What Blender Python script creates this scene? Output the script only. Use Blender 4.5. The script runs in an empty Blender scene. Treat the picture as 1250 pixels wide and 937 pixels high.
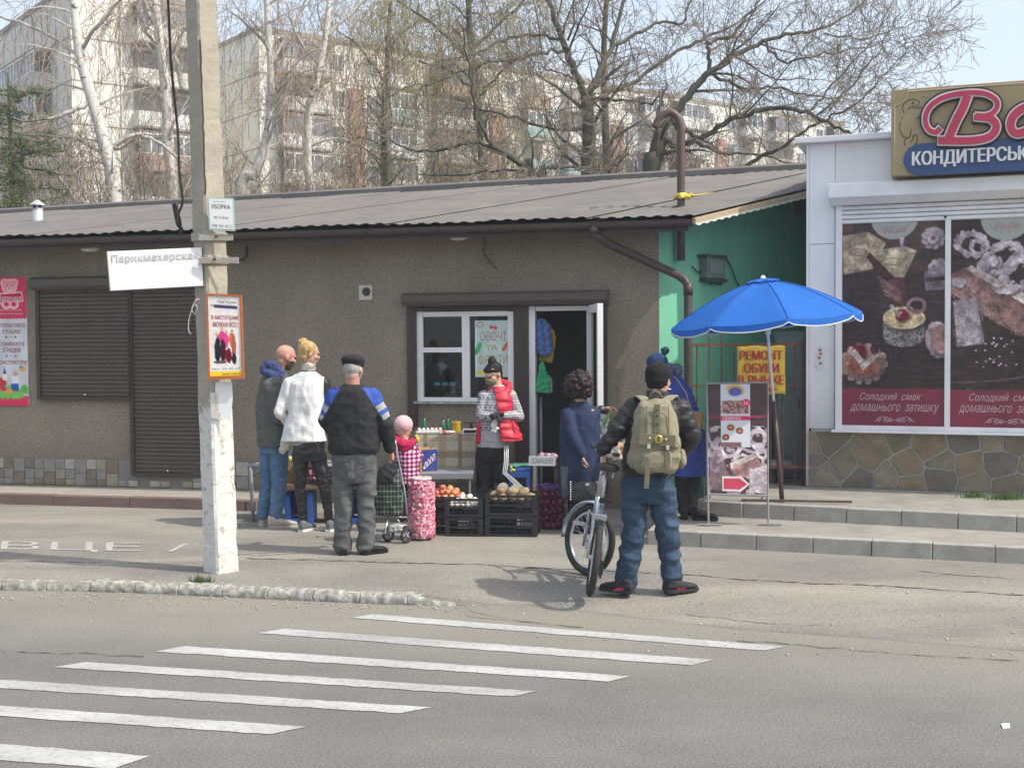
import bpy, bmesh, math, random
import numpy as np
from mathutils import Vector, Matrix, noise
V = Vector
rnd = random.Random(7)
sc = bpy.context.scene
COL = sc.collection

# ---------------------------------------------------------------- camera
F, CX, CY, CAMH = 1500.0, 625.0, 468.5, 1.9
PITCH, ROLL = math.atan(53.5/1500), math.radians(-0.4)
RC = Matrix.Rotation(math.pi/2-PITCH, 3, 'X') @ Matrix.Rotation(ROLL, 3, 'Z')
cam = bpy.data.objects.new('camera', bpy.data.cameras.new('camera'))
COL.objects.link(cam); sc.camera = cam
cam.data.sensor_width = 36; cam.data.lens = F/1250*36
cam.data.clip_start = .1; cam.data.clip_end = 2000
cam.matrix_world = Matrix.Translation((0, 0, CAMH)) @ RC.to_4x4()
# ---------------------------------------------------------------- sky, sun, exposure
SUNH = V((.924, -.383)); EL = math.radians(50)
w = bpy.data.worlds.new('World'); sc.world = w; w.use_nodes = True
nt = w.node_tree; nt.nodes.clear()
sky = nt.nodes.new('ShaderNodeTexSky'); sky.sky_type = 'NISHITA'; sky.sun_disc = False
sky.sun_elevation = EL; sky.sun_rotation = math.atan2(SUNH.x, SUNH.y)
sky.air_density = 1.0; sky.dust_density = 4.0; sky.ozone_density = 1.2
bg = nt.nodes.new('ShaderNodeBackground'); bg.inputs[1].default_value = .12
veil = nt.nodes.new('ShaderNodeBackground'); veil.inputs[0].default_value = (.90, .95, 1.0, 1); veil.inputs[1].default_value = .36   # thin high haze, the same all over the sky
addb = nt.nodes.new('ShaderNodeAddShader')
wo = nt.nodes.new('ShaderNodeOutputWorld')
nt.links.new(sky.outputs[0], bg.inputs[0]); nt.links.new(bg.outputs[0], addb.inputs[0]); nt.links.new(veil.outputs[0], addb.inputs[1]); nt.links.new(addb.outputs[0], wo.inputs[0])
sd = bpy.data.lights.new('sun', 'SUN'); sd.energy = 3.0; sd.angle = math.radians(.5); sd.color = (1, .96, .86)
so = bpy.data.objects.new('sun', sd); COL.objects.link(so)
sdir = V((SUNH.x*math.cos(EL), SUNH.y*math.cos(EL), math.sin(EL)))
so.rotation_euler = sdir.to_track_quat('Z', 'Y').to_euler(); so.location = (10, -10, 20)
sc.view_settings.view_transform = 'Standard'; sc.view_settings.look = 'None'
sc.view_settings.exposure = .5; sc.view_settings.gamma = 1

# ---------------------------------------------------------------- geometry of the view
C0 = V((0, 0, CAMH))
def ray(px, py): return RC @ V(((px-CX)/F, -(py-CY)/F, -1))
def P(px, py, Y): d = ray(px, py); return C0 + d*(Y/d.y)
def G(px, py, z=0.): d = ray(px, py); return C0 + d*((z-CAMH)/d.z)
def HP(px, py, pt, n): d = ray(px, py); return C0 + d*((pt-C0).dot(n)/d.dot(n))

# ---------------------------------------------------------------- materials
def lin(c):
    c = np.asarray(c, float)/255
    return np.where(c <= .04045, c/12.92, ((c+.055)/1.055)**2.4)
MATS = {}
def pm(name, col, rough=.8, var=.12, sc_=6., bump=0., bs=40., metal=0., col2=None, spec=.3, thr=None, coat=0., detail=6, trans=0., stretch=None):
    """procedural material: base colour varied by noise towards col2"""
    if name in MATS: return MATS[name]
    m = bpy.data.materials.new(name); m.use_nodes = True; n = m.node_tree; b = n.nodes['Principled BSDF']
    b.inputs['Roughness'].default_value = rough; b.inputs['Metallic'].default_value = metal
    b.inputs['Specular IOR Level'].default_value = spec; b.inputs['Coat Weight'].default_value = coat
    tc = n.nodes.new('ShaderNodeTexCoord'); src = tc.outputs['Object']
    if stretch:
        mp = n.nodes.new('ShaderNodeMapping'); mp.inputs['Scale'].default_value = stretch
        n.links.new(src, mp.inputs[0]); src = mp.outputs[0]
    nz = n.nodes.new('ShaderNodeTexNoise'); nz.inputs['Scale'].default_value = sc_; nz.inputs['Detail'].default_value = detail
    nz.inputs['Roughness'].default_value = .65
    n.links.new(src, nz.inputs['Vector'])
    cr = n.nodes.new('ShaderNodeValToRGB')
    c = V(col[:3]); c2 = V(col2[:3]) if col2 else c*(1-var*1.6)
    c1 = c if col2 else c*(1+var)
    lo, hi = thr or (.3, .7)
    cr.color_ramp.elements[0].position = lo; cr.color_ramp.elements[1].position = hi
    cr.color_ramp.elements[0].color = (*c2, 1); cr.color_ramp.elements[1].color = (*c1, 1)
    n.links.new(nz.outputs['Fac'], cr.inputs[0]); n.links.new(cr.outputs[0], b.inputs['Base Color'])
    if bump:
        n2 = n.nodes.new('ShaderNodeTexNoise'); n2.inputs['Scale'].default_value = bs; n2.inputs['Detail'].default_value = 4
        n.links.new(src, n2.inputs['Vector'])
        bu = n.nodes.new('ShaderNodeBump'); bu.inputs['Strength'].default_value = min(1, bump); bu.inputs['Distance'].default_value = .01
        n.links.new(n2.outputs['Fac'], bu.inputs['Height']); n.links.new(bu.outputs[0], b.inputs['Normal'])
    MATS[name] = m; return m
def nodes_of(m): return m.node_tree, m.node_tree.nodes['Principled BSDF']
def colmat(name, rough=.5, spec=.3):
    if name in MATS: return MATS[name]
    m = bpy.data.materials.new(name); m.use_nodes = True; n, b = nodes_of(m)
    a = n.nodes.new('ShaderNodeAttribute'); a.attribute_name = 'Col'
    n.links.new(a.outputs['Color'], b.inputs['Base Color']); b.inputs['Roughness'].default_value = rough
    b.inputs['Specular IOR Level'].default_value = spec
    MATS[name] = m; return m
def glassmat(name, tint=(.6, .75, .75), refl=1.):
    if name in MATS: return MATS[name]
    m = bpy.data.materials.new(name); m.use_nodes = True; n = m.node_tree
    n.nodes.clear(); o = n.nodes.new('ShaderNodeOutputMaterial'); mx = n.nodes.new('ShaderNodeMixShader')
    t = n.nodes.new('ShaderNodeBsdfTransparent'); t.inputs[0].default_value = (*tint, 1)
    g = n.nodes.new('ShaderNodeBsdfGlossy'); g.inputs['Roughness'].default_value = .03
    fr = n.nodes.new('ShaderNodeFresnel'); fr.inputs[0].default_value = 1.5
    mul = n.nodes.new('ShaderNodeMath'); mul.operation = 'MULTIPLY'; mul.inputs[1].default_value = refl
    n.links.new(fr.outputs[0], mul.inputs[0]); n.links.new(mul.outputs[0], mx.inputs[0])
    n.links.new(t.outputs[0], mx.inputs[1]); n.links.new(g.outputs[0], mx.inputs[2]); n.links.new(mx.outputs[0], o.inputs[0])
    MATS[name] = m; return m

# ---------------------------------------------------------------- objects
def tag(o, label=None, cat=None, group=None, kind=None):
    if label: o['label'] = label
    if cat: o['category'] = cat
    if group: o['group'] = group
    if kind: o['kind'] = kind
    return o
def root_loc(p):
    while p.parent: p = p.parent
    return p.location.copy()
def empty(name, loc, label=None, cat=None, group=None, kind=None):
    o = bpy.data.objects.new(name, None); COL.objects.link(o); o.location = loc; o.empty_display_size = .1
    return tag(o, label, cat, group, kind)
def link_mesh(name, me, parent=None, world=True):
    """me holds world coordinates"""
    n = len(me.vertices); co = np.empty(n*3); me.vertices.foreach_get('co', co); co = co.reshape(-1, 3)
    if parent: off = np.array(root_loc(parent))
    else:
        lo = co.min(0); hi = co.max(0); off = np.array([(lo[0]+hi[0])/2, (lo[1]+hi[1])/2, lo[2]])
    co -= off; me.vertices.foreach_set('co', co.ravel()); me.update()
    o = bpy.data.objects.new(name, me); COL.objects.link(o)
    if parent: o.parent = parent
    else: o.location = off
    return o
def copy_tree(o, parent=None, dloc=None, loc=None, rotz=None):
    c = o.copy(); COL.objects.link(c)
    c.parent = parent
    if loc is not None: c.location = loc
    if rotz is not None: c.rotation_euler.z = rotz
    for ch in [k for k in bpy.data.objects if k.parent == o]: copy_tree(ch, c)
    return c

class MB:
    def __init__(s): s.v = []; s.f = []; s.m = []
    def add(s, vs, fs, mi=0):
        b = len(s.v); s.v += [tuple(x) for x in vs]; s.f += [tuple(i+b for i in f) for f in fs]; s.m += [mi]*len(fs); return s
    def poly(s, vs, mi=0): return s.add(vs, [tuple(range(len(vs)))], mi)
    def hexa(s, v, mi=0):     # 4 bottom, 4 top
        return s.add(v, [(3, 2, 1, 0), (4, 5, 6, 7), (0, 1, 5, 4), (1, 2, 6, 5), (2, 3, 7, 6), (3, 0, 4, 7)], mi)
    def box(s, c, sx, sy, sz, R=None, mi=0):
        c = V(c); R = R or Matrix.Identity(3)
        return s.hexa([c + R @ V((x*sx/2, y*sy/2, z*sz/2)) for z in (-1, 1) for x, y in ((-1, -1), (1, -1), (1, 1), (-1, 1))], mi)
    def prism(s, pts, d, mi=0):   # polygon extruded by vector d
        n = len(pts); d = V(d); a = [V(p) for p in pts]
        return s.add(a+[p+d for p in a], [tuple(range(n))[::-1], tuple(range(n, 2*n))]+[(i, (i+1) % n, (i+1) % n+n, i+n) for i in range(n)], mi)
    def tube(s, pts, r, n=8, mi=0, caps=True, ref=None):
        pts = [V(p) for p in pts]; k = len(pts)
        if not hasattr(r, '__len__'): r = [r]*k
        ring = []; up = V(ref) if ref else None
        for i in range(k):
            t = (pts[min(i+1, k-1)]-pts[max(i-1, 0)])
            t = t.normalized() if t.length > 1e-9 else V((0, 0, 1))
            if up is None: up = V((0, 0, 1)) if abs(t.z) < .9 else V((0, 1, 0))
            a = up - t*up.dot(t)
            if a.length < 1e-4: a = t.orthogonal()
            a.normalize(); b = t.cross(a); up = a
            ring.append([pts[i] + (a*math.cos(q)+b*math.sin(q))*r[i] for q in [2*math.pi*j/n for j in range(n)]])
        vs = [p for g in ring for p in g]
        fs = [(i*n+j, i*n+(j+1) % n, (i+1)*n+(j+1) % n, (i+1)*n+j) for i in range(k-1) for j in range(n)]
        if caps: fs += [tuple(range(n))[::-1], tuple(range((k-1)*n, k*n))]
        return s.add(vs, fs, mi)
    def loft(s, rings, mi=0):   # list of equal-length closed rings, capped
        n = len(rings[0]); k = len(rings); vs = [V(p) for g in rings for p in g]
        return s.add(vs, [(i*n+j, i*n+(j+1) % n, (i+1)*n+(j+1) % n, (i+1)*n+j) for i in range(k-1) for j in range(n)]+[tuple(range(n))[::-1], tuple(range((k-1)*n, k*n))], mi)
    def ell(s, c, rx, ry, rz, R=None, nu=12, nv=8, mi=0):
        c = V(c); R = R or Matrix.Identity(3); rings = []
        for i in range(1, nv):
            a = math.pi*i/nv
            rings.append([c + R @ V((rx*math.sin(a)*math.cos(q), ry*math.sin(a)*math.sin(q), -rz*math.cos(a))) for q in [2*math.pi*j/nu for j in range(nu)]])
        vs = [p for g in rings for p in g]+[c+R @ V((0, 0, -rz)), c+R @ V((0, 0, rz))]; k = nv-1; n = nu
        fs = [(i*n+j, i*n+(j+1) % n, (i+1)*n+(j+1) % n, (i+1)*n+j) for i in range(k-1) for j in range(n)]
        fs += [(k*n, (j+1) % n, j) for j in range(n)]+[(k*n+1, (k-1)*n+j, (k-1)*n+(j+1) % n) for j in range(n)]
        return s.add(vs, fs, mi)
    def chain(s, pts, r, n=12, mi=0):   # tapered capsule chain: for sculpting
        pts = [V(p) for p in pts]
        if not hasattr(r, '__len__'): r = [r]*len(pts)
        for i in range(len(pts)-1):
            a, b = pts[i], pts[i+1]
            s.tube([a, b], [r[i], r[i+1]], n, mi)
        for p, q in zip(pts, r): s.ell(p, q, q, q, nu=n, nv=8, mi=mi)
        return s
    def lathe(s, c, prof, n=16, R=None, mi=0):   # prof (r,z)
        c = V(c); R = R or Matrix.Identity(3)
        return s.loft([[c + R @ V((r*math.cos(q), r*math.sin(q), z)) for q in [2*math.pi*j/n for j in range(n)]] for r, z in prof], mi)
    def mesh(s, name, mats, smooth=False):
        me = bpy.data.meshes.new(name); me.from_pydata([tuple(v) for v in s.v], [], s.f)
        for m in (mats if isinstance(mats, (list, tuple)) else [mats]): me.materials.append(m)
        if len(me.polygons):
            me.polygons.foreach_set('material_index', s.m)
            if smooth: me.polygons.foreach_set('use_smooth', [True]*len(me.polygons))
        me.update(); return me
    def build(s, name, mats, parent=None, smooth=False, bevel=0, label=None, cat=None, group=None, kind=None):
        me = s.mesh(name, mats, smooth)
        o = link_mesh(name, me, parent)
        if bevel:
            b = o.modifiers.new('bevel', 'BEVEL'); b.width = bevel; b.segments = 2; b.limit_method = 'ANGLE'
        return tag(o, label, cat, group, kind)

def eval_mesh(ob):
    dg = bpy.context.evaluated_depsgraph_get(); dg.update()
    me = bpy.data.meshes.new_from_object(ob.evaluated_get(dg)); return me
def sculpt(name, mb, mats, parent, voxel=.009, smooth=3, cls=None, wr=None, kind=None, seed=0, label=None, cut=None):
    """fuse overlapping primitives into one continuous surface, smooth it, add folds, give faces materials by place"""
    me = mb.mesh('tmp', []); ob = bpy.data.objects.new('tmp', me); COL.objects.link(ob)
    r = ob.modifiers.new('r', 'REMESH'); r.mode = 'VOXEL'; r.voxel_size = voxel
    if smooth: q = ob.modifiers.new('s', 'SMOOTH'); q.iterations = smooth; q.factor = .5
    out = eval_mesh(ob); bpy.data.objects.remove(ob); bpy.data.meshes.remove(me)
    out.name = name; out.materials.clear()
    if wr:
        n = len(out.vertices); amp, scl = wr[0], wr[1]; st = V(wr[2]) if len(wr) > 2 else V((1, 1, 1))
        co = np.empty(n*3); out.vertices.foreach_get('co', co); co = co.reshape(-1, 3)
        no = np.empty(n*3); out.vertices.foreach_get('normal', no); no = no.reshape(-1, 3)
        sd_ = V((seed*7.3, seed*3.1, 0)); dd = np.empty(n)
        for i in range(n):
            p = V((co[i, 0]*st.x*scl, co[i, 1]*st.y*scl, co[i, 2]*st.z*scl))+sd_
            a = noise.noise(p); b = noise.noise(p*2.3+V((5, 5, 5)))
            dd[i] = (1-2.4*abs(a))*.5+b*.28-.2
        co += no*dd[:, None]*amp; out.vertices.foreach_set('co', co.ravel())
    for m in (mats if isinstance(mats, (list, tuple)) else [mats]): out.materials.append(m)
    k = len(out.polygons); out.polygons.foreach_set('use_smooth', [True]*k)
    if cls:
        ce = np.empty(k*3); out.polygons.foreach_get('center', ce); ce = ce.reshape(-1, 3)
        out.polygons.foreach_set('material_index', [int(cls(V(c))) for c in ce])
    if cut:
        bm = bmesh.new(); bm.from_mesh(out); bmesh.ops.delete(bm, geom=[f for f in bm.faces if cut(f.calc_center_median())], context='FACES'); bm.to_mesh(out); bm.free()
    out.update(); o = tag(link_mesh(name, out, parent), kind=kind, label=label)
    if cut: s_ = o.modifiers.new('t', 'SOLIDIFY'); s_.thickness = .012
    return o

# ---------------------------------------------------------------- flat print and lettering
def bil(cs):
    tl, tr, br, bl = [V(c) for c in cs]; n = (tr-tl).cross(bl-tl).normalized()
    if n.dot(C0-tl) < 0: n = -n
    def f(u, v, lift=0.):
        a = tl.lerp(tr, u); b = bl.lerp(br, u); return a.lerp(b, v)+n*lift
    f.n = n; return f
_tx = {}
def textgeo(s, shear=0, spacing=1., res=3):
    """outlines of the built-in font, filled in horizontal slabs (the built-in fill breaks some letters)"""
    k = (s, shear, spacing)
    if k in _tx: return _tx[k]
    c = bpy.data.curves.new('t', 'FONT'); c.body = s; c.shear = shear; c.space_character = spacing; c.resolution_u = res; c.fill_mode = 'NONE'
    o = bpy.data.objects.new('t', c); COL.objects.link(o); me = eval_mesh(o)
    co = [tuple(v.co[:2]) for v in me.vertices]; nx = {}
    for e in me.edges:
        a, b = e.vertices; nx.setdefault(a, []).append(b); nx.setdefault(b, []).append(a)
    bpy.data.objects.remove(o); bpy.data.curves.remove(c); bpy.data.meshes.remove(me)
    seen = set(); seg = []
    for v in range(len(co)):
        if v in seen or v not in nx: continue
        L = [v]; seen.add(v); cur = v
        while True:
            q = [w_ for w_ in nx[cur] if w_ not in seen]
            if not q: break
            cur = min(q) if len(L) == 1 else q[0]; seen.add(cur); L.append(cur)
        seg += [(co[L[a]], co[L[(a+1) % len(L)]]) for a in range(len(L))]
    x0 = min(v[0] for v in co); x1 = max(v[0] for v in co); y0 = min(v[1] for v in co); y1 = max(v[1] for v in co)
    seg = [(((a[0]-x0)/(x1-x0), (y1-a[1])/(y1-y0)), ((b[0]-x0)/(x1-x0), (y1-b[1])/(y1-y0))) for a, b in seg]
    ys = sorted({round(p[1], 4) for e in seg for p in e}); Q = []
    for ya, yb_ in zip(ys, ys[1:]):
        if yb_-ya < 2e-4: continue
        ym = (ya+yb_)/2; hit = []
        for a, b in seg:
            if (a[1] <= ym) != (b[1] <= ym):
                g_ = lambda y: a[0]+(b[0]-a[0])*(y-a[1])/(b[1]-a[1])
                hit.append((g_(ym), g_(ya), g_(yb_), 1 if b[1] > a[1] else -1))
        hit.sort(); wn = 0
        for h in hit:
            if wn == 0: st = h
            wn += h[3]
            if wn == 0: Q.append(((st[1], ya), (h[1], ya), (h[2], yb_), (st[2], yb_)))
    _tx[k] = (Q, seg); return _tx[k]
def text(name, s, f, u0, v0, u1, v1, m, parent, lift=.003, depth=0., shear=0, bold=.01, spacing=1., jit=0):
    Q, seg = textgeo(s, shear, spacing); g = MB(); b_ = max(0, bold)*2.2/len(s)*(u1-u0); U = lambda a: u0+(u1-u0)*a; W = lambda b: v0+(v1-v0)*b
    for k, dx in enumerate((0, -b_, b_) if bold > .004 else (0,)):
        for q in Q: g.poly([f(U(a)+dx, W(b), lift+depth-k*.0003) for a, b in q])
        if depth:
            for a, b in seg: g.poly([f(U(a[0])+dx, W(a[1]), lift+depth-k*.0003), f(U(b[0])+dx, W(b[1]), lift+depth-k*.0003), f(U(b[0])+dx, W(b[1]), lift), f(U(a[0])+dx, W(a[1]), lift)])
    return g.build(name, m, parent)
def vnoise(x, y, s=0):
    xi = np.floor(x).astype(int); yi = np.floor(y).astype(int); fx = x-xi; fy = y-yi
    fx = fx*fx*(3-2*fx); fy = fy*fy*(3-2*fy)
    def h(a, b): q = np.sin(a*127.1+b*311.7+s*74.7)*43758.5453; return q-np.floor(q)
    return (h(xi, yi)*(1-fx)+h(xi+1, yi)*fx)*(1-fy)+(h(xi, yi+1)*(1-fx)+h(xi+1, yi+1)*fx)*fy
class Paint:
    """flat print: colours worked out per point of a fine sheet"""
    def __init__(s, x, y, base): s.x = x; s.y = y; s.c = np.ones(x.shape+(3,))*np.array(base, float)
    photo = False
    def put(s, m, col, a=1.):
        m = np.clip(m, 0, 1)[..., None]*a; c = np.array(col, float)
        if s.photo:
            s.n = getattr(s, 'n', 0)+1; q = vnoise(s.x*.11, s.y*.13, s.n)*.5+vnoise(s.x*.3, s.y*.34, s.n+3)*.3+vnoise(s.x*.8, s.y*.9, s.n+5)*.2; c = c*(.55+.95*q)[..., None]
        s.c = s.c*(1-m)+c*m
    def ell(s, cx, cy, rx, ry, col, soft=.12, a=1., ang=0, rough=0, seed=0):
        dx = s.x-cx; dy = s.y-cy; ca, sa = math.cos(ang), math.sin(ang)
        if s.photo and rx > 3:
            ph = s.photo; s.photo = False; s.ell(cx+rx*.12, cy+ry*.22, rx*1.06, ry*1.06, (28, 18, 20), .5, .6, ang, rough); s.photo = ph
        u = (dx*ca+dy*sa)/rx; v = (-dx*sa+dy*ca)/ry; d = np.sqrt(u*u+v*v)
        if rough: d = d+rough*(vnoise(s.x*.35, s.y*.35, seed)-.5)
        s.put((1-d)/soft+.5, col, a)
    def ring(s, cx, cy, rx, ry, w, col, ang=0, rough=.1, a=1., seed=1):
        dx = s.x-cx; dy = s.y-cy; ca, sa = math.cos(ang), math.sin(ang)
        d = np.sqrt(((dx*ca+dy*sa)/rx)**2+((-dx*sa+dy*ca)/ry)**2)+rough*(vnoise(s.x*.3, s.y*.3, seed)-.5)
        s.put((w-abs(d-1))/.08+.5, col, a)
    def poly(s, pts, col, a=1., soft=1.):
        d = np.full(s.x.shape, 1e9); n = len(pts)
        ar = sum(pts[i][0]*pts[(i+1) % n][1]-pts[(i+1) % n][0]*pts[i][1] for i in range(n)); sg = 1 if ar > 0 else -1
        for i in range(n):
            (x0, y0), (x1, y1) = pts[i], pts[(i+1) % n]; L = math.hypot(x1-x0, y1-y0)+1e-9
            d = np.minimum(d, sg*((x1-x0)*(s.y-y0)-(y1-y0)*(s.x-x0))/L)
        s.put(d/soft+.5, col, a)
    def grain(s, amp, sx, sy, seed=0): s.c = np.clip(s.c*(1+amp*(vnoise(s.x*sx, s.y*sy, seed)[..., None]-.5)*2), 0, 255)
def painted(name, f, rect, nx, ny, fn, m, parent, lift=.002, gain=1.):
    us = np.linspace(0, 1, nx+1); vs = np.linspace(0, 1, ny+1); U, W = np.meshgrid(us, vs)
    x0, y0, x1, y1 = rect; pt = fn(x0+U*(x1-x0), y0+W*(y1-y0))
    tl, tr, br, bl = [np.array(f(a, b, lift)) for a, b in ((0, 0), (1, 0), (1, 1), (0, 1))]
    Q = (tl*(1-U[..., None])+tr*U[..., None])*(1-W[..., None])+(bl*(1-U[..., None])+br*U[..., None])*W[..., None]
    idx = np.arange((nx+1)*(ny+1)).reshape(ny+1, nx+1)
    fs = np.stack([idx[:-1, :-1], idx[1:, :-1], idx[1:, 1:], idx[:-1, 1:]], -1).reshape(-1, 4)
    me = bpy.data.meshes.new(name); me.from_pydata(Q.reshape(-1, 3).tolist(), [], fs.tolist()); me.materials.append(m)
    at = me.color_attributes.new('Col', 'FLOAT_COLOR', 'POINT')
    c = lin(np.clip(pt.c, 0, 255))*gain; c = np.concatenate([c.reshape(-1, 3), np.ones((c.size//3, 1))], 1)
    at.data.foreach_set('color', c.ravel()); me.update()
    return link_mesh(name, me, parent)
# ================================================================ frames of the two buildings
class Fr:
    def __init__(s, o, u, n): s.o = V((o[0], o[1], 0)); s.u = V((u[0], u[1], 0)).normalized(); s.n = V((n[0], n[1], 0)).normalized(); s.R = Matrix((s.u, -s.n, V((0, 0, 1)))).transposed()
    def w(s, a, z, o=0.): return s.o + s.u*a + s.n*o + V((0, 0, z))
    def sz(s, px, py, o=0.):
        p = HP(px, py, s.o+s.n*o, s.n); return (p-s.o).dot(s.u), p.z
    def rect(s, px0, py0, px1, py1, o):   # px rectangle read at its middle lines
        xm, ym = (px0+px1)/2, (py0+py1)/2
        return s.sz(px0, ym, o)[0], s.sz(px1, ym, o)[0], s.sz(xm, py1, o)[1], s.sz(xm, py0, o)[1]
    def box(s, mb, a0, a1, z0, z1, o0, o1, mi=0):
        return mb.hexa([s.w(a, z, o) for z in (z0, z1) for a, o in ((a0, o1), (a1, o1), (a1, o0), (a0, o0))], mi)
    def pbox(s, mb, px0, py0, px1, py1, o0, o1, mi=0):
        a0, a1, z0, z1 = s.rect(px0, py0, px1, py1, o1); return s.box(mb, a0, a1, z0, z1, o0, o1, mi)
    def quad(s, px0, py0, px1, py1, o):
        a0, a1, z0, z1 = s.rect(px0, py0, px1, py1, o); return [s.w(a0, z1, o), s.w(a1, z1, o), s.w(a1, z0, o), s.w(a0, z0, o)]
SH = Fr((1.63, 13.6), (.971, -.2385), (-.2385, -.971))
KI = Fr((3.24, 13.4), (.935, -.353), (-.353, -.935))

# ================================================================ materials of the setting
def asphalt(name, c1, c2, dust):
    m = pm(name, c1, .92, 0, .9, bump=.5, bs=120, col2=c2, thr=(.35, .68), spec=.15); n, b = nodes_of(m)
    # fine aggregate speckle and dusty patches
    tc = n.nodes.new('ShaderNodeTexCoord'); vo = n.nodes.new('ShaderNodeTexNoise'); vo.inputs['Scale'].default_value = 70; vo.inputs['Detail'].default_value = 4
    n.links.new(tc.outputs['Object'], vo.inputs['Vector'])
    r = n.nodes.new('ShaderNodeMapRange'); r.inputs[1].default_value = .3; r.inputs[2].default_value = .7; r.inputs[3].default_value = .72; r.inputs[4].default_value = 1.28
    n.links.new(vo.outputs['Fac'], r.inputs[0])
    old = b.inputs['Base Color'].links[0].from_socket
    du = n.nodes.new('ShaderNodeTexNoise'); du.inputs['Scale'].default_value = .55; du.inputs['Detail'].default_value = 8; du.inputs['Distortion'].default_value = .6
    mp = n.nodes.new('ShaderNodeMapping'); mp.inputs['Rotation'].default_value = (0, 0, .24); mp.inputs['Scale'].default_value = (.6, 2.2, 1)
    n.links.new(tc.outputs['Object'], mp.inputs[0]); n.links.new(mp.outputs[0], du.inputs['Vector'])
    dr = n.nodes.new('ShaderNodeMapRange'); dr.inputs[1].default_value = .42; dr.inputs[2].default_value = .7
    n.links.new(du.outputs['Fac'], dr.inputs[0])
    mx = n.nodes.new('ShaderNodeMix'); mx.data_type = 'RGBA'; mx.inputs[7].default_value = (*dust, 1)
    n.links.new(dr.outputs[0], mx.inputs[0]); n.links.new(old, mx.inputs[6])
    mu = n.nodes.new('ShaderNodeVectorMath'); mu.operation = 'SCALE'
    n.links.new(mx.outputs[2], mu.inputs[0]); n.links.new(r.outputs[0], mu.inputs[3]); n.links.new(mu.outputs[0], b.inputs['Base Color'])
    return m, mx, dr
M_walk, _, _ = asphalt('sidewalk_asphalt', (.250, .236, .205), (.185, .176, .156), (.305, .284, .24))
M_road, mx_, dr_ = asphalt('road_asphalt', (.178, .174, .162), (.140, .138, .132), (.245, .228, .19))
# the road is greyer towards the carriageway, dusty beside the kerb
n_, b_ = nodes_of(M_road); tc_ = n_.nodes.new('ShaderNodeTexCoord'); dp = n_.nodes.new('ShaderNodeVectorMath'); dp.operation = 'DOT_PRODUCT'
dp.inputs[1].default_value = (.2385, .971, 0); ge = n_.nodes.new('ShaderNodeNewGeometry'); n_.links.new(ge.outputs['Position'], dp.inputs[0])
wn = n_.nodes.new('ShaderNodeTexNoise'); wn.inputs['Scale'].default_value = .8; wn.inputs['Detail'].default_value = 6
n_.links.new(ge.outputs['Position'], wn.inputs['Vector'])
ad = n_.nodes.new('ShaderNodeMath'); ad.operation = 'MULTIPLY_ADD'; ad.inputs[1].default_value = 1.3
n_.links.new(wn.outputs['Fac'], ad.inputs[0]); n_.links.new(dp.outputs['Value'], ad.inputs[2])
mr = n_.nodes.new('ShaderNodeMapRange'); mr.inputs[1].default_value = 7.1; mr.inputs[2].default_value = 9.0; mr.inputs[3].default_value = .0; mr.inputs[4].default_value = .8
n_.links.new(ad.outputs[0], mr.inputs[0])
mxx = n_.nodes.new('ShaderNodeMath'); mxx.operation = 'MAXIMUM'; hlf = n_.nodes.new('ShaderNodeMath'); hlf.operation = 'MULTIPLY'; hlf.inputs[1].default_value = .22
n_.links.new(dr_.outputs[0], hlf.inputs[0]); n_.links.new(hlf.outputs[0], mxx.inputs[0]); n_.links.new(mr.outputs[0], mxx.inputs[1]); n_.links.new(mxx.outputs[0], mx_.inputs[0])

M_conc = pm('step_concrete', (.33, .31, .27), .9, .15, 3, bump=.4, bs=60, col2=(.22, .205, .18))
M_kerbgrey = pm('kerb_concrete', (.38, .37, .335), .9, .1, 5, bump=.4, bs=70, col2=(.26, .25, .225))
M_kerbred = pm('kerb_red', (.2, .13, .115), .9, .1, 5, bump=.4, bs=70, col2=(.15, .105, .095))
M_white_lime = pm('whitewash', (.46, .45, .41), .9, 0, 18, bump=.6, bs=30, col2=(.21, .20, .175), thr=(.42, .66))
M_stripe = pm('road_paint', (.42, .42, .40), .8, 0, 26, bump=.3, bs=90, col2=(.27, .265, .25), thr=(.28, .5))
M_dirt = pm('earth', (.12, .1, .075), .95, .3, 3, bump=.5, bs=20)
M_crack = pm('crack_dirt', (.06, .052, .042), .95, .3, 30)
M_pebble = pm('pebbledash', (.335, .288, .225), .95, 0, 75, bump=.8, bs=95, col2=(.17, .143, .108), thr=(.34, .66), detail=3)
M_green = pm('green_plaster', (.19, .52, .35), .9, .06, 2, bump=.35, bs=50)
M_roofm = pm('roof_sheet', (.168, .157, .145), .75, .08, 2.5, bump=.1, bs=20, col2=(.135, .126, .117), spec=.2)
M_brown = pm('brown_metal', (.05, .038, .03), .45, .1, 6, spec=.4)
M_shut = pm('shutter_metal', (.085, .072, .058), .5, .08, 5, spec=.4)
M_gutter = pm('gutter_metal', (.07, .052, .046), .5, .1, 6, spec=.4)
M_pipe = pm('pipe_paint', (.10, .062, .055), .5, .15, 8, spec=.4)
M_foam = pm('yellow_foam', (.75, .55, .1), .9, .2, 20, bump=1, bs=25)
M_wpvc = pm('white_pvc', (.80, .80, .80), .4, .03, 5, spec=.5)
M_wpanel = pm('white_panel', (.82, .82, .81), .45, .03, 1.5, spec=.4)
M_wood = pm('weathered_wood', (.42, .33, .22), .85, .2, 12, bump=.3, stretch=(1, 1, 6))
M_intr = pm('interior_wall', (.30, .28, .24), .9, .1, 2)
M_glass = glassmat('window_glass', (.45, .6, .58), 1.3)

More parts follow.
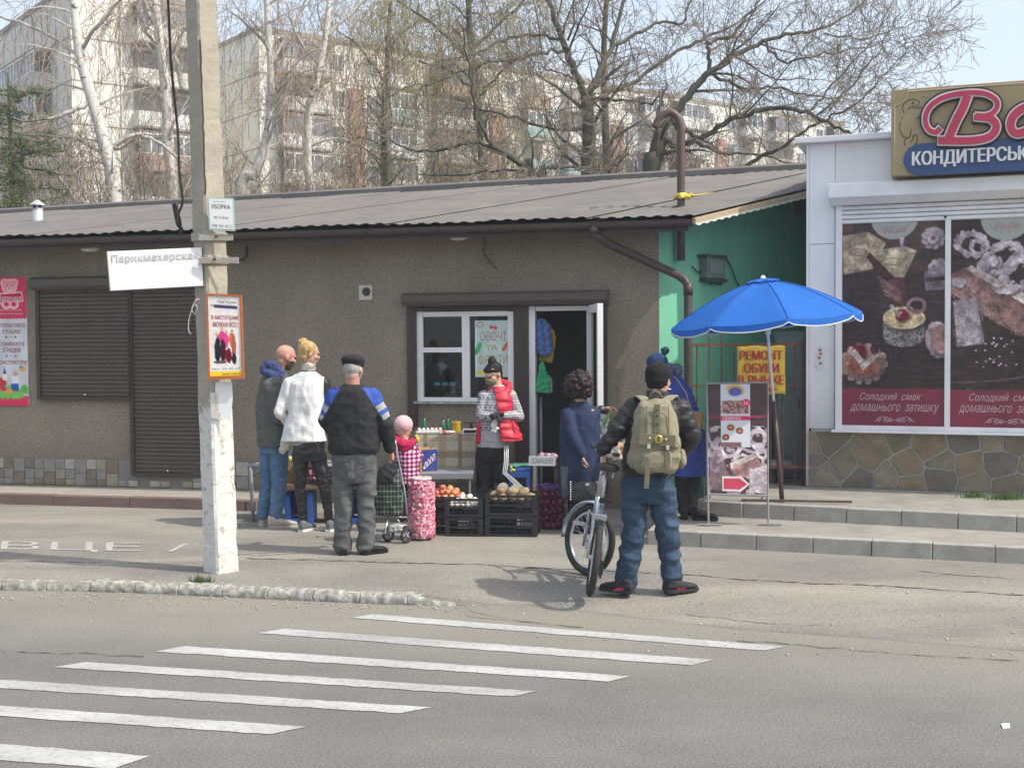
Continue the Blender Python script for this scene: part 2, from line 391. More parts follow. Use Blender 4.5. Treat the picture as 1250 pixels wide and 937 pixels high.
def weather(m, lo=.78, hi=1.08, scale=.8, st=(1, 1, .35), base=None):
    n, b = nodes_of(m); old = b.inputs['Base Color'].links[0].from_socket; ge = n.nodes.new('ShaderNodeNewGeometry'); mp = n.nodes.new('ShaderNodeMapping'); mp.inputs['Scale'].default_value = st
    n.links.new(ge.outputs['Position'], mp.inputs[0]); nz = n.nodes.new('ShaderNodeTexNoise'); nz.inputs['Scale'].default_value = scale; nz.inputs['Detail'].default_value = 8; nz.inputs['Roughness'].default_value = .7; n.links.new(mp.outputs[0], nz.inputs['Vector'])
    r = n.nodes.new('ShaderNodeMapRange'); r.inputs[1].default_value = .32; r.inputs[2].default_value = .66; r.inputs[3].default_value = lo; r.inputs[4].default_value = hi; n.links.new(nz.outputs['Fac'], r.inputs[0]); fac = r.outputs[0]
    if base is not None:      # splash dirt at the foot
        sp = n.nodes.new('ShaderNodeSeparateXYZ'); n.links.new(ge.outputs['Position'], sp.inputs[0]); ad = n.nodes.new('ShaderNodeMath'); ad.operation = 'MULTIPLY_ADD'; ad.inputs[1].default_value = -.8; n.links.new(nz.outputs['Fac'], ad.inputs[0]); n.links.new(sp.outputs['Z'], ad.inputs[2])
        q = n.nodes.new('ShaderNodeMapRange'); q.inputs[1].default_value = base-.4; q.inputs[2].default_value = base+.1; q.inputs[3].default_value = .72; q.inputs[4].default_value = 1; n.links.new(ad.outputs[0], q.inputs[0]); mu = n.nodes.new('ShaderNodeMath'); mu.operation = 'MULTIPLY'; n.links.new(fac, mu.inputs[0]); n.links.new(q.outputs[0], mu.inputs[1]); fac = mu.outputs[0]
    v = n.nodes.new('ShaderNodeVectorMath'); v.operation = 'SCALE'; n.links.new(old, v.inputs[0]); n.links.new(fac, v.inputs[3]); n.links.new(v.outputs[0], b.inputs['Base Color'])
weather(M_pebble, .82, 1.1, 1.1, (1, 1, .5), .25); weather(M_green, .8, 1.08, 1.3, (1, 1, .3), .5); weather(M_wpanel, .9, 1.03, 2, (1, 1, .2), .9); weather(M_roofm, .82, 1.1, .9, (1, 1, 1)); weather(M_wpvc, .88, 1.04, 3, (1, 1, .5)); weather(M_stripe, .7, 1.1, 1.6, (.5, 1.5, 1)); weather(M_road, .9, 1.06, .5, (.5, 1.6, 1)); weather(M_walk, .9, 1.06, .7, (.6, 1.4, 1))
# ================================================================ ground
bp = [(-40, None), (-12, None)] + [(p.x, p.y) for p in (G(0, 709), G(150, 711), G(300, 718), G(440, 724), G(560, 728))]
p_a, p_b = V(bp[2]), V(bp[6]); sl = (p_b.y-p_a.y)/(p_b.x-p_a.x)
bp[0] = (-40, p_a.y+sl*(-40-p_a.x)); bp[1] = (-12, p_a.y+sl*(-12-p_a.x))
for px, py in ((640, 738), (800, 757), (900, 768), (1060, 779), (1250, 795)): q = G(px, py, -.07); bp.append((q.x, q.y))
bp += [(8, bp[-1][1]-.22*(8-bp[-1][0])), (40, bp[-1][1]-.22*(40-bp[-1][0]))]
BX = [b[0] for b in bp]; BY = [b[1] for b in bp]
yb = lambda x: float(np.interp(x, BX, BY))
def sm(a, b, x): t = max(0, min(1, (x-a)/(b-a))); return t*t*(3-2*t)
def gz(x, y):        # height of the pavement
    d = max(0, y-yb(x)); return -.068*(1-sm(0, 1.1, d))*sm(-.75, .1, x)
g = MB()
xs = sorted(set([-40, -25, -15, -10]+[round(-8+.16*i, 3) for i in range(100)]+[9, 12, 20, 40]+BX)); ds = [-.004, 0, .12, .25, .4, .55, .7, .85, 1, 1.2, 2, 4, 8, 16, 30]
vs = [(x, yb(x)+d, gz(x, yb(x)+d) if d >= 0 else -.14) for x in xs for d in ds]; n = len(ds)
g.add(vs, [(i*n+j, (i+1)*n+j, (i+1)*n+j+1, i*n+j+1) for i in range(len(xs)-1) for j in range(n-1)])
g.build('sidewalk', M_walk, kind='structure', smooth=True)
g = MB(); vs = []
for x in xs: vs += [(x, yb(x)+.01, -.07), (x, -30, -.07)]
g.add(vs, [(2*i, 2*i+1, 2*i+3, 2*i+2) for i in range(len(xs)-1)]); g.build('road', M_road, kind='structure')
g = MB(); g.poly([(-600, -500, -.12), (600, -500, -.12), (600, 900, -.12), (-600, 900, -.12)]); g.build('ground', M_dirt, kind='structure')
# old kerb stones, whitewashed
ke = empty('roadside_kerb', (G(250, 716)), kind='structure')
kp = [V((x, yb(x), 0)) for x in [G(p, 712).x for p in np.linspace(-60, 560, 12)]]
for i in range(len(kp)-1):
    a, b = kp[i], kp[i+1]; d = (b-a); L = d.length; d.normalize(); s_ = V((-d.y, d.x, 0)); rings = []; broken = i < 3
    NK = 40; ph_ = rnd.uniform(0, 99)
    for k in range(NK+1):
        t = .003+(L-.006)*k/NK; c = a+d*t; nz_ = noise.noise(V((t*5, ph_, 0))); nz2 = noise.noise(V((t*17, ph_+7, 0))); h = (.008 if not broken else .002)+nz_*.012+nz2*.005
        if i == len(kp)-2: h -= .05*k/NK
        f = noise.noise(V((t*6, ph_+20, 0)))*.014+nz2*.005+(.02 if not broken else .03); e = nz2*.012
        rings.append([c-s_*(.05-f)+V((0, 0, -.11)), c-s_*(.045-f+e)+V((0, 0, h-.035)), c-s_*(.02-f)+V((0, 0, h)), c+s_*(.10+e)+V((0, 0, h+nz2*.006)), c+s_*.11+V((0, 0, -.11))])
    MB().loft(rings).build('kerb_stone', M_white_lime, ke, smooth=True)
# zebra
ZS = [((454, 749), (960, 788.6), (933, 793.5), (429, 753.5)), ((348, 767), (872, 804.7), (844, 811.6), (314, 772)), ((225, 788), (769, 824.5), (742, 831), (189, 794.6)),
      ((105, 807.5), (655, 843), (628, 849.5), (64, 813.5)), ((-45, 826), (527, 862.8), (488, 869.8), (-95, 833)), ((-190, 848), (374, 886), (330, 895.5), (-240, 857)), ((-330, 880), (183, 922), (137, 938), (-400, 893))]
zc = empty('zebra_crossing', G(480, 830, -.07), kind='structure')
for q in ZS:
    A, B, C_, D = [G(*p, -.066) for p in q]; k = 40; g = MB(); vs = []
    for i in range(k+1):
        t = i/k; e1 = rnd.uniform(-.006, .006); e2 = rnd.uniform(-.008, .008)
        vs += [A.lerp(B, t)+V((0, e1, 0)), D.lerp(C_, t)+V((0, e2, 0))]
    for v in vs: v.z = -.066
    g.add(vs, [(2*i, 2*i+1, 2*i+3, 2*i+2) for i in range(k)]); g.build('road_stripe', M_stripe, zc)
# cracks in the asphalt
def crack(pts, w0, zf, m=M_crack):
    g = MB(); P3 = [G(px, py, -.02) for px, py in pts]; L = []
    for a, b in zip(P3, P3[1:]):
        k = max(2, int((b-a).length/.05)); L += [a.lerp(b, i/k) for i in range(k)]
    off = 0; vs = []
    for p in L:
        off = off*.85+rnd.uniform(-.022, .022); ww = w0*rnd.uniform(.15, 1.4); z = zf(p)
        vs += [(p.x, p.y+off-ww, z), (p.x, p.y+off+ww, z)]
    g.add(vs, [(2*i, 2*i+2, 2*i+3, 2*i+1) for i in range(len(L)-1)]); return g.build('asphalt_crack', m, kind='structure')
zw = lambda p: gz(p.x, p.y)+.004
crack([(300, 684), (400, 686), (520, 690), (600, 693), (690, 697), (760, 700), (850, 706), (960, 713), (1080, 718), (1260, 731)], .011, zw)
crack([(-10, 687), (120, 689), (250, 690)], .006, zw)
crack([(290, 665), (430, 667)], .004, zw)
crack([(560, 731), (575, 743), (640, 750), (720, 756)], .008, zw)
crack([(835, 742), (905, 752), (1020, 757)], .004, zw)
crack([(900, 773), (1080, 786), (1260, 798)], .006, lambda p: -.064)
crack([(0, 786), (110, 789), (185, 792)], .006, lambda p: -.064)
crack([(1120, 700), (1260, 713)], .008, zw)
# chalk lettering on the pavement
M_chalk = pm('chalk', (.42, .41, .385), .9, 0, 30, col2=(.27, .25, .22), thr=(.4, .56))
fz = bil([G(2, 660, .005), G(375, 664, .005), G(375, 677, .005), G(0, 672, .005)])
text('chalk_writing', 'ВЦЕ /', fz, 0, 0, .62, 1, M_chalk, None, lift=0, bold=.0)['kind'] = 'structure'
text('chalk_writing', '//', bil([G(290, 671, .005), G(375, 673, .005), G(372, 680, .005), G(280, 676, .005)]), 0, 0, 1, 1, M_chalk, None, lift=0, bold=0, shear=.6)['kind'] = 'structure'

def blocks(name, parent, p0, p1, back, z0, z1, L, m, gap=.007, off0=0.):
    d = (p1-p0); T = d.length; d.normalize(); t = off0
    while t < T-.05:
        e = min(t+L, T); a = p0+d*(t+gap*.3); b = p0+d*(e-gap/2); j = rnd.uniform(-.006, .006); zj = rnd.uniform(-.004, .003)
        bv = V(back)*1.; nn = bv.normalized()*j
        MB().hexa([V((*(q+nn).xy, z)) for z in (z0, z1+zj) for q in (a, b, b+bv, a+bv)]).build(name, m, parent, bevel=.008); t = e
# walkway along the shop with red kerb
wk = empty('shop_walkway', SH.w(-8, 0, .5), kind='structure')
s_end = SH.sz(300, 612, .93)[0]
g = MB(); SH.box(g, -15, s_end, 0-.1, .112, -.05, .82); g.build('paving', pm('walkway_concrete', (.36, .33, .28), .9, .1, 4, bump=.3, bs=50, col2=(.27, .25, .21)), wk)
blocks('kerb_block', wk, SH.w(-15, 0, .95), SH.w(s_end, 0, .95), -SH.n*.128, -.05, .122, 1.0, M_kerbred)
blocks('kerb_block', wk, SH.w(s_end+.13, 0, .95), SH.w(s_end+.13, 0, .05), -SH.u*.125, -.05, .122, .9, M_kerbred)

# platform and step of the kiosk
pl = empty('kiosk_steps', G(1050, 650), kind='structure')
uA, uB = G(846, 611, .28), G(1250, 630, .28); uB = uA+(uB-uA)*1.7
lA, lB = G(790, 646, .14), G(1250, 668, .14); lB = lA+(lB-lA)*1.6
for (A, B, z) in ((uA, uB, .28), (lA, lB, .14)):
    d = (B-A).normalized(); bk = V((-d.y, d.x, 0)); bk = bk if bk.y > 0 else -bk
    dep = 5 if z > .2 else 1.2
    g = MB(); ins = bk*.12
    q = [A+ins+d*.1, B+ins, B+bk*dep, A+bk*dep+d*.1]
    # a sheet with slightly uneven rim
    g.hexa([V((*p.xy, zz)) for zz in (-.05, z-.006) for p in q]); g.build('slab', M_conc, pl)
    blocks('kerb_block', pl, V((*A.xy, 0)), V((*B.xy, 0)), bk*.115, -.06 if z < .2 else .12, z, .5, M_kerbgrey)
    blocks('kerb_block', pl, V((*(A).xy, 0))+bk*.13, V((*(A).xy, 0))+bk*(dep-.2), d*.115, -.06 if z < .2 else .12, z, .5, M_kerbgrey)

# ================================================================ SHOP
shop = empty('shop_building', SH.w(-4, 0, 0), 'low brown pebbledash shop with corrugated roof, green side wall and roller shutters', 'building')
HW = 3.28
def wz(px, py, o=0): return SH.sz(px, py, o)[1]
ws = lambda px, o=0: SH.sz(px, 450, o)[0]
wl, wr_, dr0, dr1 = ws(508), ws(629), ws(645), ws(724)
zt = wz(620, 374); zsill = wz(565, 492); T = .28
g = MB()
SH.box(g, -16, wl, -.05, HW, -T, 0); SH.box(g, dr1, 0, -.05, HW, -T, 0)
SH.box(g, wl, dr1, zt, HW, -T, 0); SH.box(g, wl, dr0, -.05, zsill, -T, 0); SH.box(g, wr_, dr0, zsill, zt, -T, 0)
g.build('front_wall', M_pebble, shop)
GD = V((.69, .72, 0)).normalized(); GN = V((GD.y, -GD.x, 0)); O_ = SH.o
GR = Fr(O_, GD, GN)
g = MB(); L_ = 7
g.hexa([GR.w(a, z, o) for (a, z, o) in ((.004, -.05, 0), (L_, -.05, 0), (L_, -.05, -.25), (.004, -.05, -.25), (.004, HW+.02, 0), (L_, HW+.02+.2*L_, 0), (L_, HW+.02+.2*L_, -.25), (.004, HW+.02, -.25))])
g.build('side_wall', M_green, shop)
# back and interior
g = MB(); SH.box(g, -16, 6, 0, 3.6, -6.2, -6); SH.box(g, -16.2, -16.0, 0, 3.2, -6, 0); g.build('back_wall', M_pebble, shop)
g = MB(); i0, i1 = ws(470), dr1+.25
SH.box(g, i0, i1, 0, 2.9, -2.7, -2.6); SH.box(g, i0-.1, i0, 0, 2.9, -2.7, -T-.01); SH.box(g, i1, i1+.1, 0, 2.9, -2.7, -T-.01)
SH.box(g, i0-.1, i1+.1, 2.9, 3.0, -2.7, -T-.01); SH.box(g, i0-.1, i1+.1, 0, .03, -2.7, -.02)
g.build('room', M_intr, shop)
# brown surrounds
g = MB()
for r in ((497, 373, 508, 520), (628, 373, 645, 603), (727, 367, 741, 602), (508, 373, 628, 379), (645, 367, 727, 373)): SH.pbox(g, *r, -.02, .05 if r[3] > 500 else .047)
g.build('window_surround', M_brown, shop)
# roller box over the opening
g = MB()
a0, a1, z0, z1 = SH.rect(490, 355.5, 741, 372, .16); g.prism([SH.w(a0, z0, .0), SH.w(a0, z0, .15), SH.w(a0, z0+.05, .18), SH.w(a0, z1-.03, .18), SH.w(a0, z1, .13), SH.w(a0, z1, 0)], SH.u*(a1-a0))
rb = g.build('roller_box', M_shut, shop)
# window: frame, mullions, panes
g = MB(); o0, o1 = -.06, .012
for r in ((509, 380, 516, 490), (620, 380, 627, 490), (516, 380, 620, 386), (516, 485, 620, 491), (564, 386, 573, 485), (516, 424, 564, 430)): SH.pbox(g, *r, o0, o1 if r[3]-r[1] > 50 else o1-.003)
wf = g.build('window', M_wpvc, shop)
for r in ((516, 386, 564, 424), (516, 430, 564, 485), (573, 386, 620, 485)):
    g = MB(); SH.pbox(g, *r, -.035, -.03); g.build('pane', M_glass, wf)
g = MB(); SH.pbox(g, 505, 490, 630, 493, -.1, .06); g.build('window_sill', pm('worn_sill', (.3, .36, .33), .7, .3, 20), shop)
# hand-drawn poster behind the glass (taped to the inside face)
M_print = colmat('print_matt', .75, .15); M_gloss = colmat('print_gloss', .35, .4)
pf = bil(SH.quad(580, 391, 624, 460, -.026))
def po(x, y):
    p = Paint(x, y, (188, 208, 204)); p.grain(.05, .3, .3); p.poly([(580, 391), (583, 391), (582, 460), (580, 460)], (210, 225, 225)); p.ell(600, 399, 2.4, 2.4, (200, 90, 90)); p.ell(605, 400, 2.4, 2.4, (200, 90, 90)); p.ring(586, 396, 4, 3, .14, (150, 140, 90)); p.ell(584, 425, 3, 8, (80, 170, 110), ang=.4); p.ell(617, 423, 2.4, 7, (215, 110, 60), ang=.6); p.ell(586, 455, 5, 3, (220, 200, 90)); return p
hp = empty('drawn_poster', pf(.5, 1), 'hand-drawn pale poster with coloured letters in the right window pane', 'poster')
g = MB(); g.hexa([pf(u, v, l) for l in (-.004, 0) for u, v in ((0, 1), (1, 1), (1, 0), (0, 0))]); g.build('sheet', pm('paper', (.6, .66, .64), .8, .04, 8), hp)
painted('print', pf, (580, 391, 624, 460), 60, 90, po, M_print, hp)
for s_, u0, v0, u1, v1, c in (('ОВОЧІ', .14, .2, .86, .36, (.45, .2, .16)), ('ТА', .3, .43, .62, .53, (.55, .3, .08)), ('ФРУКТИ', .1, .6, .9, .78, (.5, .35, .12))):
    text('lettering', s_, pf, u0, v0, u1, v1, pm('ink'+s_, c, .8), hp, lift=.0035, bold=-.012)
# door frame and open leaf
g = MB()
for r in ((646, 373.5, 653.5, 604), (716.5, 373, 723, 602), (653.5, 373.5, 716.5, 379)): SH.pbox(g, *r, -.08, .02)
g.build('door_frame', M_wpvc, shop)
hg = SH.w(ws(722), 0, .03); dv = V((.07, -.997, 0)).normalized(); dn = V((dv.y, -dv.x, 0)); DF = Fr(hg, dv, dn); zd0, zd1 = .15, zt-.0
g = MB(); th = .03
for a0, a1, z0, z1 in ((0, .09, zd0, zd1), (.66, .75, zd0, zd1), (.09, .66, zd1-.09, zd1), (.09, .66, zd0, zd0+.1), (.09, .66, .95, 1.04)): DF.box(g, a0, a1, z0, z1, -th, th)
dl = g.build('door', M_wpvc, shop)
g = MB(); DF.box(g, .09, .66, zd0+.1, .95, -.01, .01); g.build('panel', M_wpvc, dl)
g = MB(); DF.box(g, .09, .66, 1.04, zd1-.09, -.008, .008); g.build('pane', M_glass, dl)
g = MB(); g.tube([DF.w(.7, 1.05, s*.0+.03) for s in (0, 1)], .01); g.tube([DF.w(.7, 1.06, .03), DF.w(.7, 1.06, .08), DF.w(.58, 1.06, .085)], .012); g.tube([DF.w(.7, 1.06, -.03), DF.w(.7, 1.06, -.08), DF.w(.58, 1.06, -.085)], .012); g.build('handle', M_wpvc, dl)
# ---- left roller shutters
def shutter(px0, py0, px1, py1, nsl):
    e = MB(); a0, a1, z0, z1 = SH.rect(px0, py0, px1, py1, .04)
    SH.box(e, a0-.05, a0, z0-.04, z1, 0, .06); SH.box(e, a1, a1+.05, z0-.04, z1, 0, .06); SH.box(e, a0, a1, z0-.05, z0, 0, .055)
    sh = e.build('roller_shutter', M_brown, shop); h = (z1-z0)/nsl; first = None
    for i in range(nsl):
        z = z0+h*i
        if first is None:
            first = MB().prism([SH.w(a0+.001, z, .012), SH.w(a0+.001, z, .026), SH.w(a0+.001, z+h*.25, .036), SH.w(a0+.001, z+h*.75, .038), SH.w(a0+.001, z+h-.004, .028), SH.w(a0+.001, z+h-.004, .012)], SH.u*(a1-a0-.002)).build('slat', M_shut, sh)
        else:
            c = first.copy(); COL.objects.link(c); c.location = (0, 0, h*i)
    k = SH.w((a0+a1)/2, z0+h*.5, .038)
    MB().ell(k, .016, .016, .016).build('lock', pm('steel', (.6, .6, .58), .35, .05, 8, metal=.8), sh)
    return sh
shutter(49, 352, 157, 484, 26); shutter(163, 352, 243, 577, 44)
g = MB(); a0, a1, z0, z1 = SH.rect(36, 336, 246, 352, .16); g.prism([SH.w(a0, z0, .0), SH.w(a0, z0, .13), SH.w(a0, z0+.04, .18), SH.w(a0, z1-.03, .18), SH.w(a0, z1, .12), SH.w(a0, z1, 0)], SH.u*(a1-a0)); g.build('roller_box', M_shut, shop)
# ---- plinth tiles
tm = [pm('tile_%s' % k, c, .8, .15, 9, bump=.3, bs=40) for k, c in (('sand', (.30, .26, .2)), ('grey', (.24, .23, .21)), ('brown', (.2, .165, .125)), ('pale', (.36, .34, .3)))]
g = MB(); SH.box(g, -16, ws(303), .1, .46, 0, .012); g.build('plinth_bed', pm('mortar', (.2, .19, .17), .9, .1, 10), shop)
tb = {}
a = -9.5; i = 0
while a < ws(300):
    big = (i % 3 == 0)
    for (dz, hh) in (((.125, .155), (.285, .165)) if big else ((.125, .075), (.205, .12), (.33, .12))):
        if ws(160) < a+.08 < ws(246) and dz > .24: continue
        if ws(155) < a+.15 < ws(246) and dz+hh > .27: continue
        wd = .155 if big else .13; k = (big, dz, rnd.randrange(4))
        if k not in tb: g = MB(); SH.box(g, 0, wd, dz, dz+hh, .008, .03); tb[k] = (g.build('tile', tm[k[2]], shop, bevel=.006), ); tb[k][0].location = SH.u*a
        else: c = tb[k][0].copy(); COL.objects.link(c); c.location = SH.u*a
    a += .163 if big else .138; i += 1

# ---- roof
ez = 3.24; OV = .5
EA = SH.sz(847, 263, OV); ez = SH.w(*EA, OV).z; E1 = SH.w(EA[0], ez, OV)
R0 = P(0, 262, 22.3); R1p = P(1109, 201, 16.5); rz = (R0.z+R1p.z)/2; Td = (V((R1p.x, R1p.y, 0))-V((E1.x, E1.y, 0)))
rdir = (R1p-R0).xy.normalized()
def ridge(p):   # from an eave point along the ribs to the ridge line
    a = V((p.x, p.y)); t = V((Td.x, Td.y)); b = V((R0.x, R0.y)); u = rdir
    k = ((b-a).x*u.y-(b-a).y*u.x)/(t.x*u.y-t.y*u.x); return V((*(a+t*k), R0.z+(R1p.z-R0.z)*((a+t*k-b).dot(u)/(R1p.xy-b).dot(u))))
PW, NR = 1.15, 7; pt = PW/NR; a = EA[0]; up = V((0, 0, 1)); npan = 17
for k in range(npan):
    g = MB(); row = []
    for i in range(NR):
        s0 = a-i*pt
        for f_, hh in ((0, 0), (.18, .013), (.5, .013), (.68, 0)): row.append((s0-f_*pt, hh))
    row.append((a-NR*pt-.0, 0)); lo = rnd.uniform(-.012, .012); vs = []
    for s0, hh in row:
        p = SH.w(s0, ez+hh+.012*(k % 2), OV+lo); q = ridge(p); q.z += hh+.012*(k % 2); vs += [p, q]
    m = len(row); g.add(vs, [(2*i, 2*i+1, 2*i+3, 2*i+2) for i in range(m-1)])
    o = g.build('roof_panel', M_roofm, shop)
    s = o.modifiers.new('t', 'SOLIDIFY'); s.thickness = .004
    a -= PW-.0
aL = a
g = MB(); p0, p1 = SH.w(aL, ez-.02, OV-.02), SH.w(EA[0]-.03, ez-.02, OV-.02); q0, q1 = ridge(p0), ridge(p1)
dz = V((0, 0, -.05)); ns = 17; vs = []
for i in range(ns+1): a_ = p0.lerp(p1, i/ns); b_2 = ridge(a_); vs += [a_+dz*.5, b_2+dz*.8, b_2+dz*2, a_+dz*1.7]
g.add(vs, [(4*i+a, 4*i+(a+1) % 4, 4*i+4+(a+1) % 4, 4*i+4+a) for i in range(ns) for a in range(4)]+[(0, 1, 2, 3), (4*ns+3, 4*ns+2, 4*ns+1, 4*ns)]); g.build('soffit', pm('soffit_board', (.1, .075, .06), .8, .2, 6), shop)
# ridge cap, rake board and battens
g = MB(); g.tube([ridge(SH.w(aL, ez, OV))+V((0, 0, .04)), ridge(E1)+V((0, 0, .04))], .07, 6); g.build('ridge_cap', M_roofm, shop)
rk = (ridge(E1)-E1); kx = GN*.02
g = MB(); g.hexa([E1+V((0, 0, -.09))+kx, E1+rk+V((0, 0, -.09))+kx, E1+rk+V((0, 0, -.09))-kx, E1+V((0, 0, -.09))-kx, E1+V((0, 0, -.025))+kx, E1+rk+V((0, 0, -.025))+kx, E1+rk+V((0, 0, -.025))-kx, E1+V((0, 0, -.025))-kx]); g.build('rake_board', M_wood, shop)
g = MB(); k = 70; vs = []
for i in range(k+1):
    t = i/k; p = E1+rk*t+GN*.026; vs += [p+V((0, 0, -.085)), p+V((0, 0, -.085-(.03 if i % 2 else .012)))]
g.add(vs, [(2*i, 2*i+1, 2*i+3, 2*i+2) for i in range(k)]); o = g.build('rake_trim', pm('pale_trim', (.55, .58, .5), .7, .1, 10), shop); o.modifiers.new('t', 'SOLIDIFY').thickness = .004
# gutter with brackets, fascia
g = MB(); gr = .062; prof = [(math.cos(q)*gr, -math.sin(q)*gr) for q in [math.pi*i/8 for i in range(9)]]; prof += [(x*.88, y*.88) for x, y in prof[::-1]]
gz0 = ez-.055; g.prism([SH.w(aL, gz0+y, OV+.02+x) for x, y in prof], SH.u*(EA[0]-aL-.02)); gt = g.build('gutter', M_gutter, shop, smooth=False)
for i in range(18):
    s0 = EA[0]-.25-i*.85
    g = MB(); SH.box(g, s0, s0+.03, ez-.13, ez-.02, OV-.055, OV-.05); g.prism([SH.w(s0, gz0+y*1.05-.0, OV+.02+x*1.06) for x, y in [(math.cos(q)*gr, -math.sin(q)*gr) for q in [math.pi*j/6 for j in range(7)]]]+[SH.w(s0, gz0-y*1.0, OV+.02+x) for x, y in [(-gr*.8, 0), (gr*.8, 0)]][:0], SH.u*.03); g.build('gutter_bracket', M_brown, gt)
g = MB(); SH.box(g, aL, EA[0]-.06, ez-.16, ez-.03, OV-.05, OV-.03); SH.box(g, -16, 0, HW-.12, HW-.0, .003, .09); g.build('fascia', M_brown, shop)
# downpipe
dpA = SH.w(SH.sz(725, 285, OV+.02)[0], gz0-.05, OV+.02)
path = [dpA, dpA+V((0, 0, -.07)), SH.w(SH.sz(745, 300, .35)[0], wz(745, 299, .3), .3), SH.w(SH.sz(828, 334, .1)[0], wz(828, 336, .1), .12)]
e2 = P(840, 349, 13.36); path += [P(836, 342, 13.36), e2, P(840, 470, 13.36), V((P(840, 470, 13.36).x, 13.36, .15))]
g = MB(); g.tube(path, .047, 12); dpn = g.build('downpipe', M_gutter, shop, smooth=True)
g = MB(); g.tube([dpA+V((0, 0, .02)), dpA+V((0, 0, -.06))], .056, 12); g.tube([e2+V((0, 0, .03)), e2+V((0, 0, -.1))], .052, 12); g.build('collar', M_gutter, dpn, smooth=True)
# wall fittings
g = MB(); SH.pbox(g, 438, 348, 454, 366, 0, .02); vn = g.build('wall_vent', pm('vent_cream', (.55, .53, .47), .6, .1, 20), shop)
g = MB(); c = SH.w(*SH.sz(447, 356, .025), .024); g.lathe(c, [(.045, -.004), (.052, .0), (.045, .006)], 14, SH.R @ Matrix.Rotation(math.pi/2, 3, 'X')); g.build('fan_hole', M_brown, vn)
def walllamp(px, py, wd):
    s0, z0 = SH.sz(px, py, .1); g = MB(); g.ell(SH.w(s0, z0, .1), wd, .05, .035, SH.R, 14, 8); t = g.build('lamp_cover', pm('lamp_white', (.7, .7, .68), .4, .03, 5), None)
    e = empty('wall_lamp', SH.w(s0, z0, .0)); bpy.data.objects.remove(t); MB().ell(SH.w(s0, z0, .1), wd, .05, .035, SH.R, 14, 8).build('lamp_cover', MATS['lamp_white'], e, smooth=True)
    g = MB(); SH.box(g, s0-wd, s0+wd, z0+.0, z0+.045, 0, .1); g.build('base', pm('lamp_grey', (.35, .35, .33), .6), e); return e
tag(walllamp(560, 290, .11), 'small white oval lamp under the eave, above the shop window', 'lamp')
tag(walllamp(110, 304, .13), 'small white oval lamp under the eave, left of the paper sign', 'lamp')
def wire(name, pts, r, label, cat, m=None, parent=None):
    pts = [V(p) for p in pts]; out = []
    for i in range(len(pts)-1):
        p0, p1, p2, p3 = pts[max(i-1, 0)], pts[i], pts[i+1], pts[min(i+2, len(pts)-1)]
        for k in range(6):
            t = k/6; out.append(.5*((2*p1)+(p2-p0)*t+(2*p0-5*p1+4*p2-p3)*t*t+(3*p1-p0-3*p2+p3)*t**3))
    out.append(pts[-1]); return MB().tube(out, r, 6).build(name, m or pm('cable_black', (.03, .03, .03), .6), parent, smooth=True, label=label, cat=cat)
sw = lambda px, py, o=.03: SH.w(*SH.sz(px, py, o), o)
wire('hanging_cable', [sw(588, 286), sw(592, 300), sw(590, 308), sw(600, 322), sw(607, 328)], .006, 'thin cable hanging under the eave right of the small lamp', 'cable')
wire('pipe_hook', [sw(301, 300, .1), sw(301, 311, .1), sw(297, 317, .1), sw(289, 317, .1)], .018, 'short bent dark pipe sticking out below the eave beside the concrete pole', 'pipe', M_brown)
wire('wall_cable', [sw(497, 362), sw(499, 440), sw(498, 492, .02)], .005, 'thin cable along the left edge of the shop window surround', 'cable')

# ---- green wall: meter box, cables, vent, steel cabinet
gp = lambda px, py, o=.03: HP(px, py, GR.o+GR.n*o, GR.n)
def gbox(mb, px0, py0, px1, py1, o0, o1):
    a = gp(px0, (py0+py1)/2, o1); b = gp(px1, (py0+py1)/2, o1); z1 = gp((px0+px1)/2, py0, o1).z; z0 = gp((px0+px1)/2, py1, o1).z
    return GR.box(mb, (a-GR.o).dot(GR.u), (b-GR.o).dot(GR.u), z0, z1, o0, o1)
mbx = empty('meter_box', gp(875, 343, 0), 'grey electric meter box with cables on the green wall', 'meter box')
g = MB(); gbox(g, 864, 314, 886, 340, 0, .12); g.build('case', pm('box_grey', (.16, .2, .18), .6, .15, 10), mbx, bevel=.015)
g = MB(); gbox(g, 867, 318, 883, 334, .12, .13); g.build('cover', pm('box_grey2', (.2, .24, .22), .4, .1, 10), mbx, bevel=.006)
for r in ((862, 340, 888, 344, 0, .1), (862, 311, 888, 314, 0, .13)): g = MB(); gbox(g, *r); g.build('flange', pm('box_dark', (.06, .07, .07), .6), mbx)
for pts in ([gp(845, 325), gp(852, 332), gp(858, 330), gp(862, 322), gp(872, 314), gp(884, 312)], [gp(884, 312), gp(892, 325), gp(898, 341), gp(906, 356)], [gp(866, 344), gp(868, 347), gp(872, 344), gp(877, 347), gp(883, 344)]):
    wire('cable', pts, .008, None, None, parent=mbx)
g = MB(); gbox(g, 968, 243, 980, 264, 0, .03); gb = g.build('gable_vent', pm('vent_pale', (.3, .4, .36), .6, .1, 8), shop)
g = MB()
for i in range(6): gbox(g, 970, 245+i*3, 978, 246.4+i*3, .03, .042)
g.build('louvre', pm('vent_dark', (.12, .2, .17), .6), gb)
g = MB(); q0 = P(944, 560, 14.3); cb = empty('steel_cabinet', (q0.x, q0.y, .28), 'grey steel cabinet standing behind the gate against the green wall', 'cabinet')
CB = Fr((P(946, 500, 14.2).x, 14.2), (1, -.2), (-.2, -1)); g = MB(); CB.box(g, 0, .34, .28, 1.98, -.3, 0); g.build('body', pm('cab_grey', (.15, .19, .19), .6, .1, 6), cb, bevel=.01)
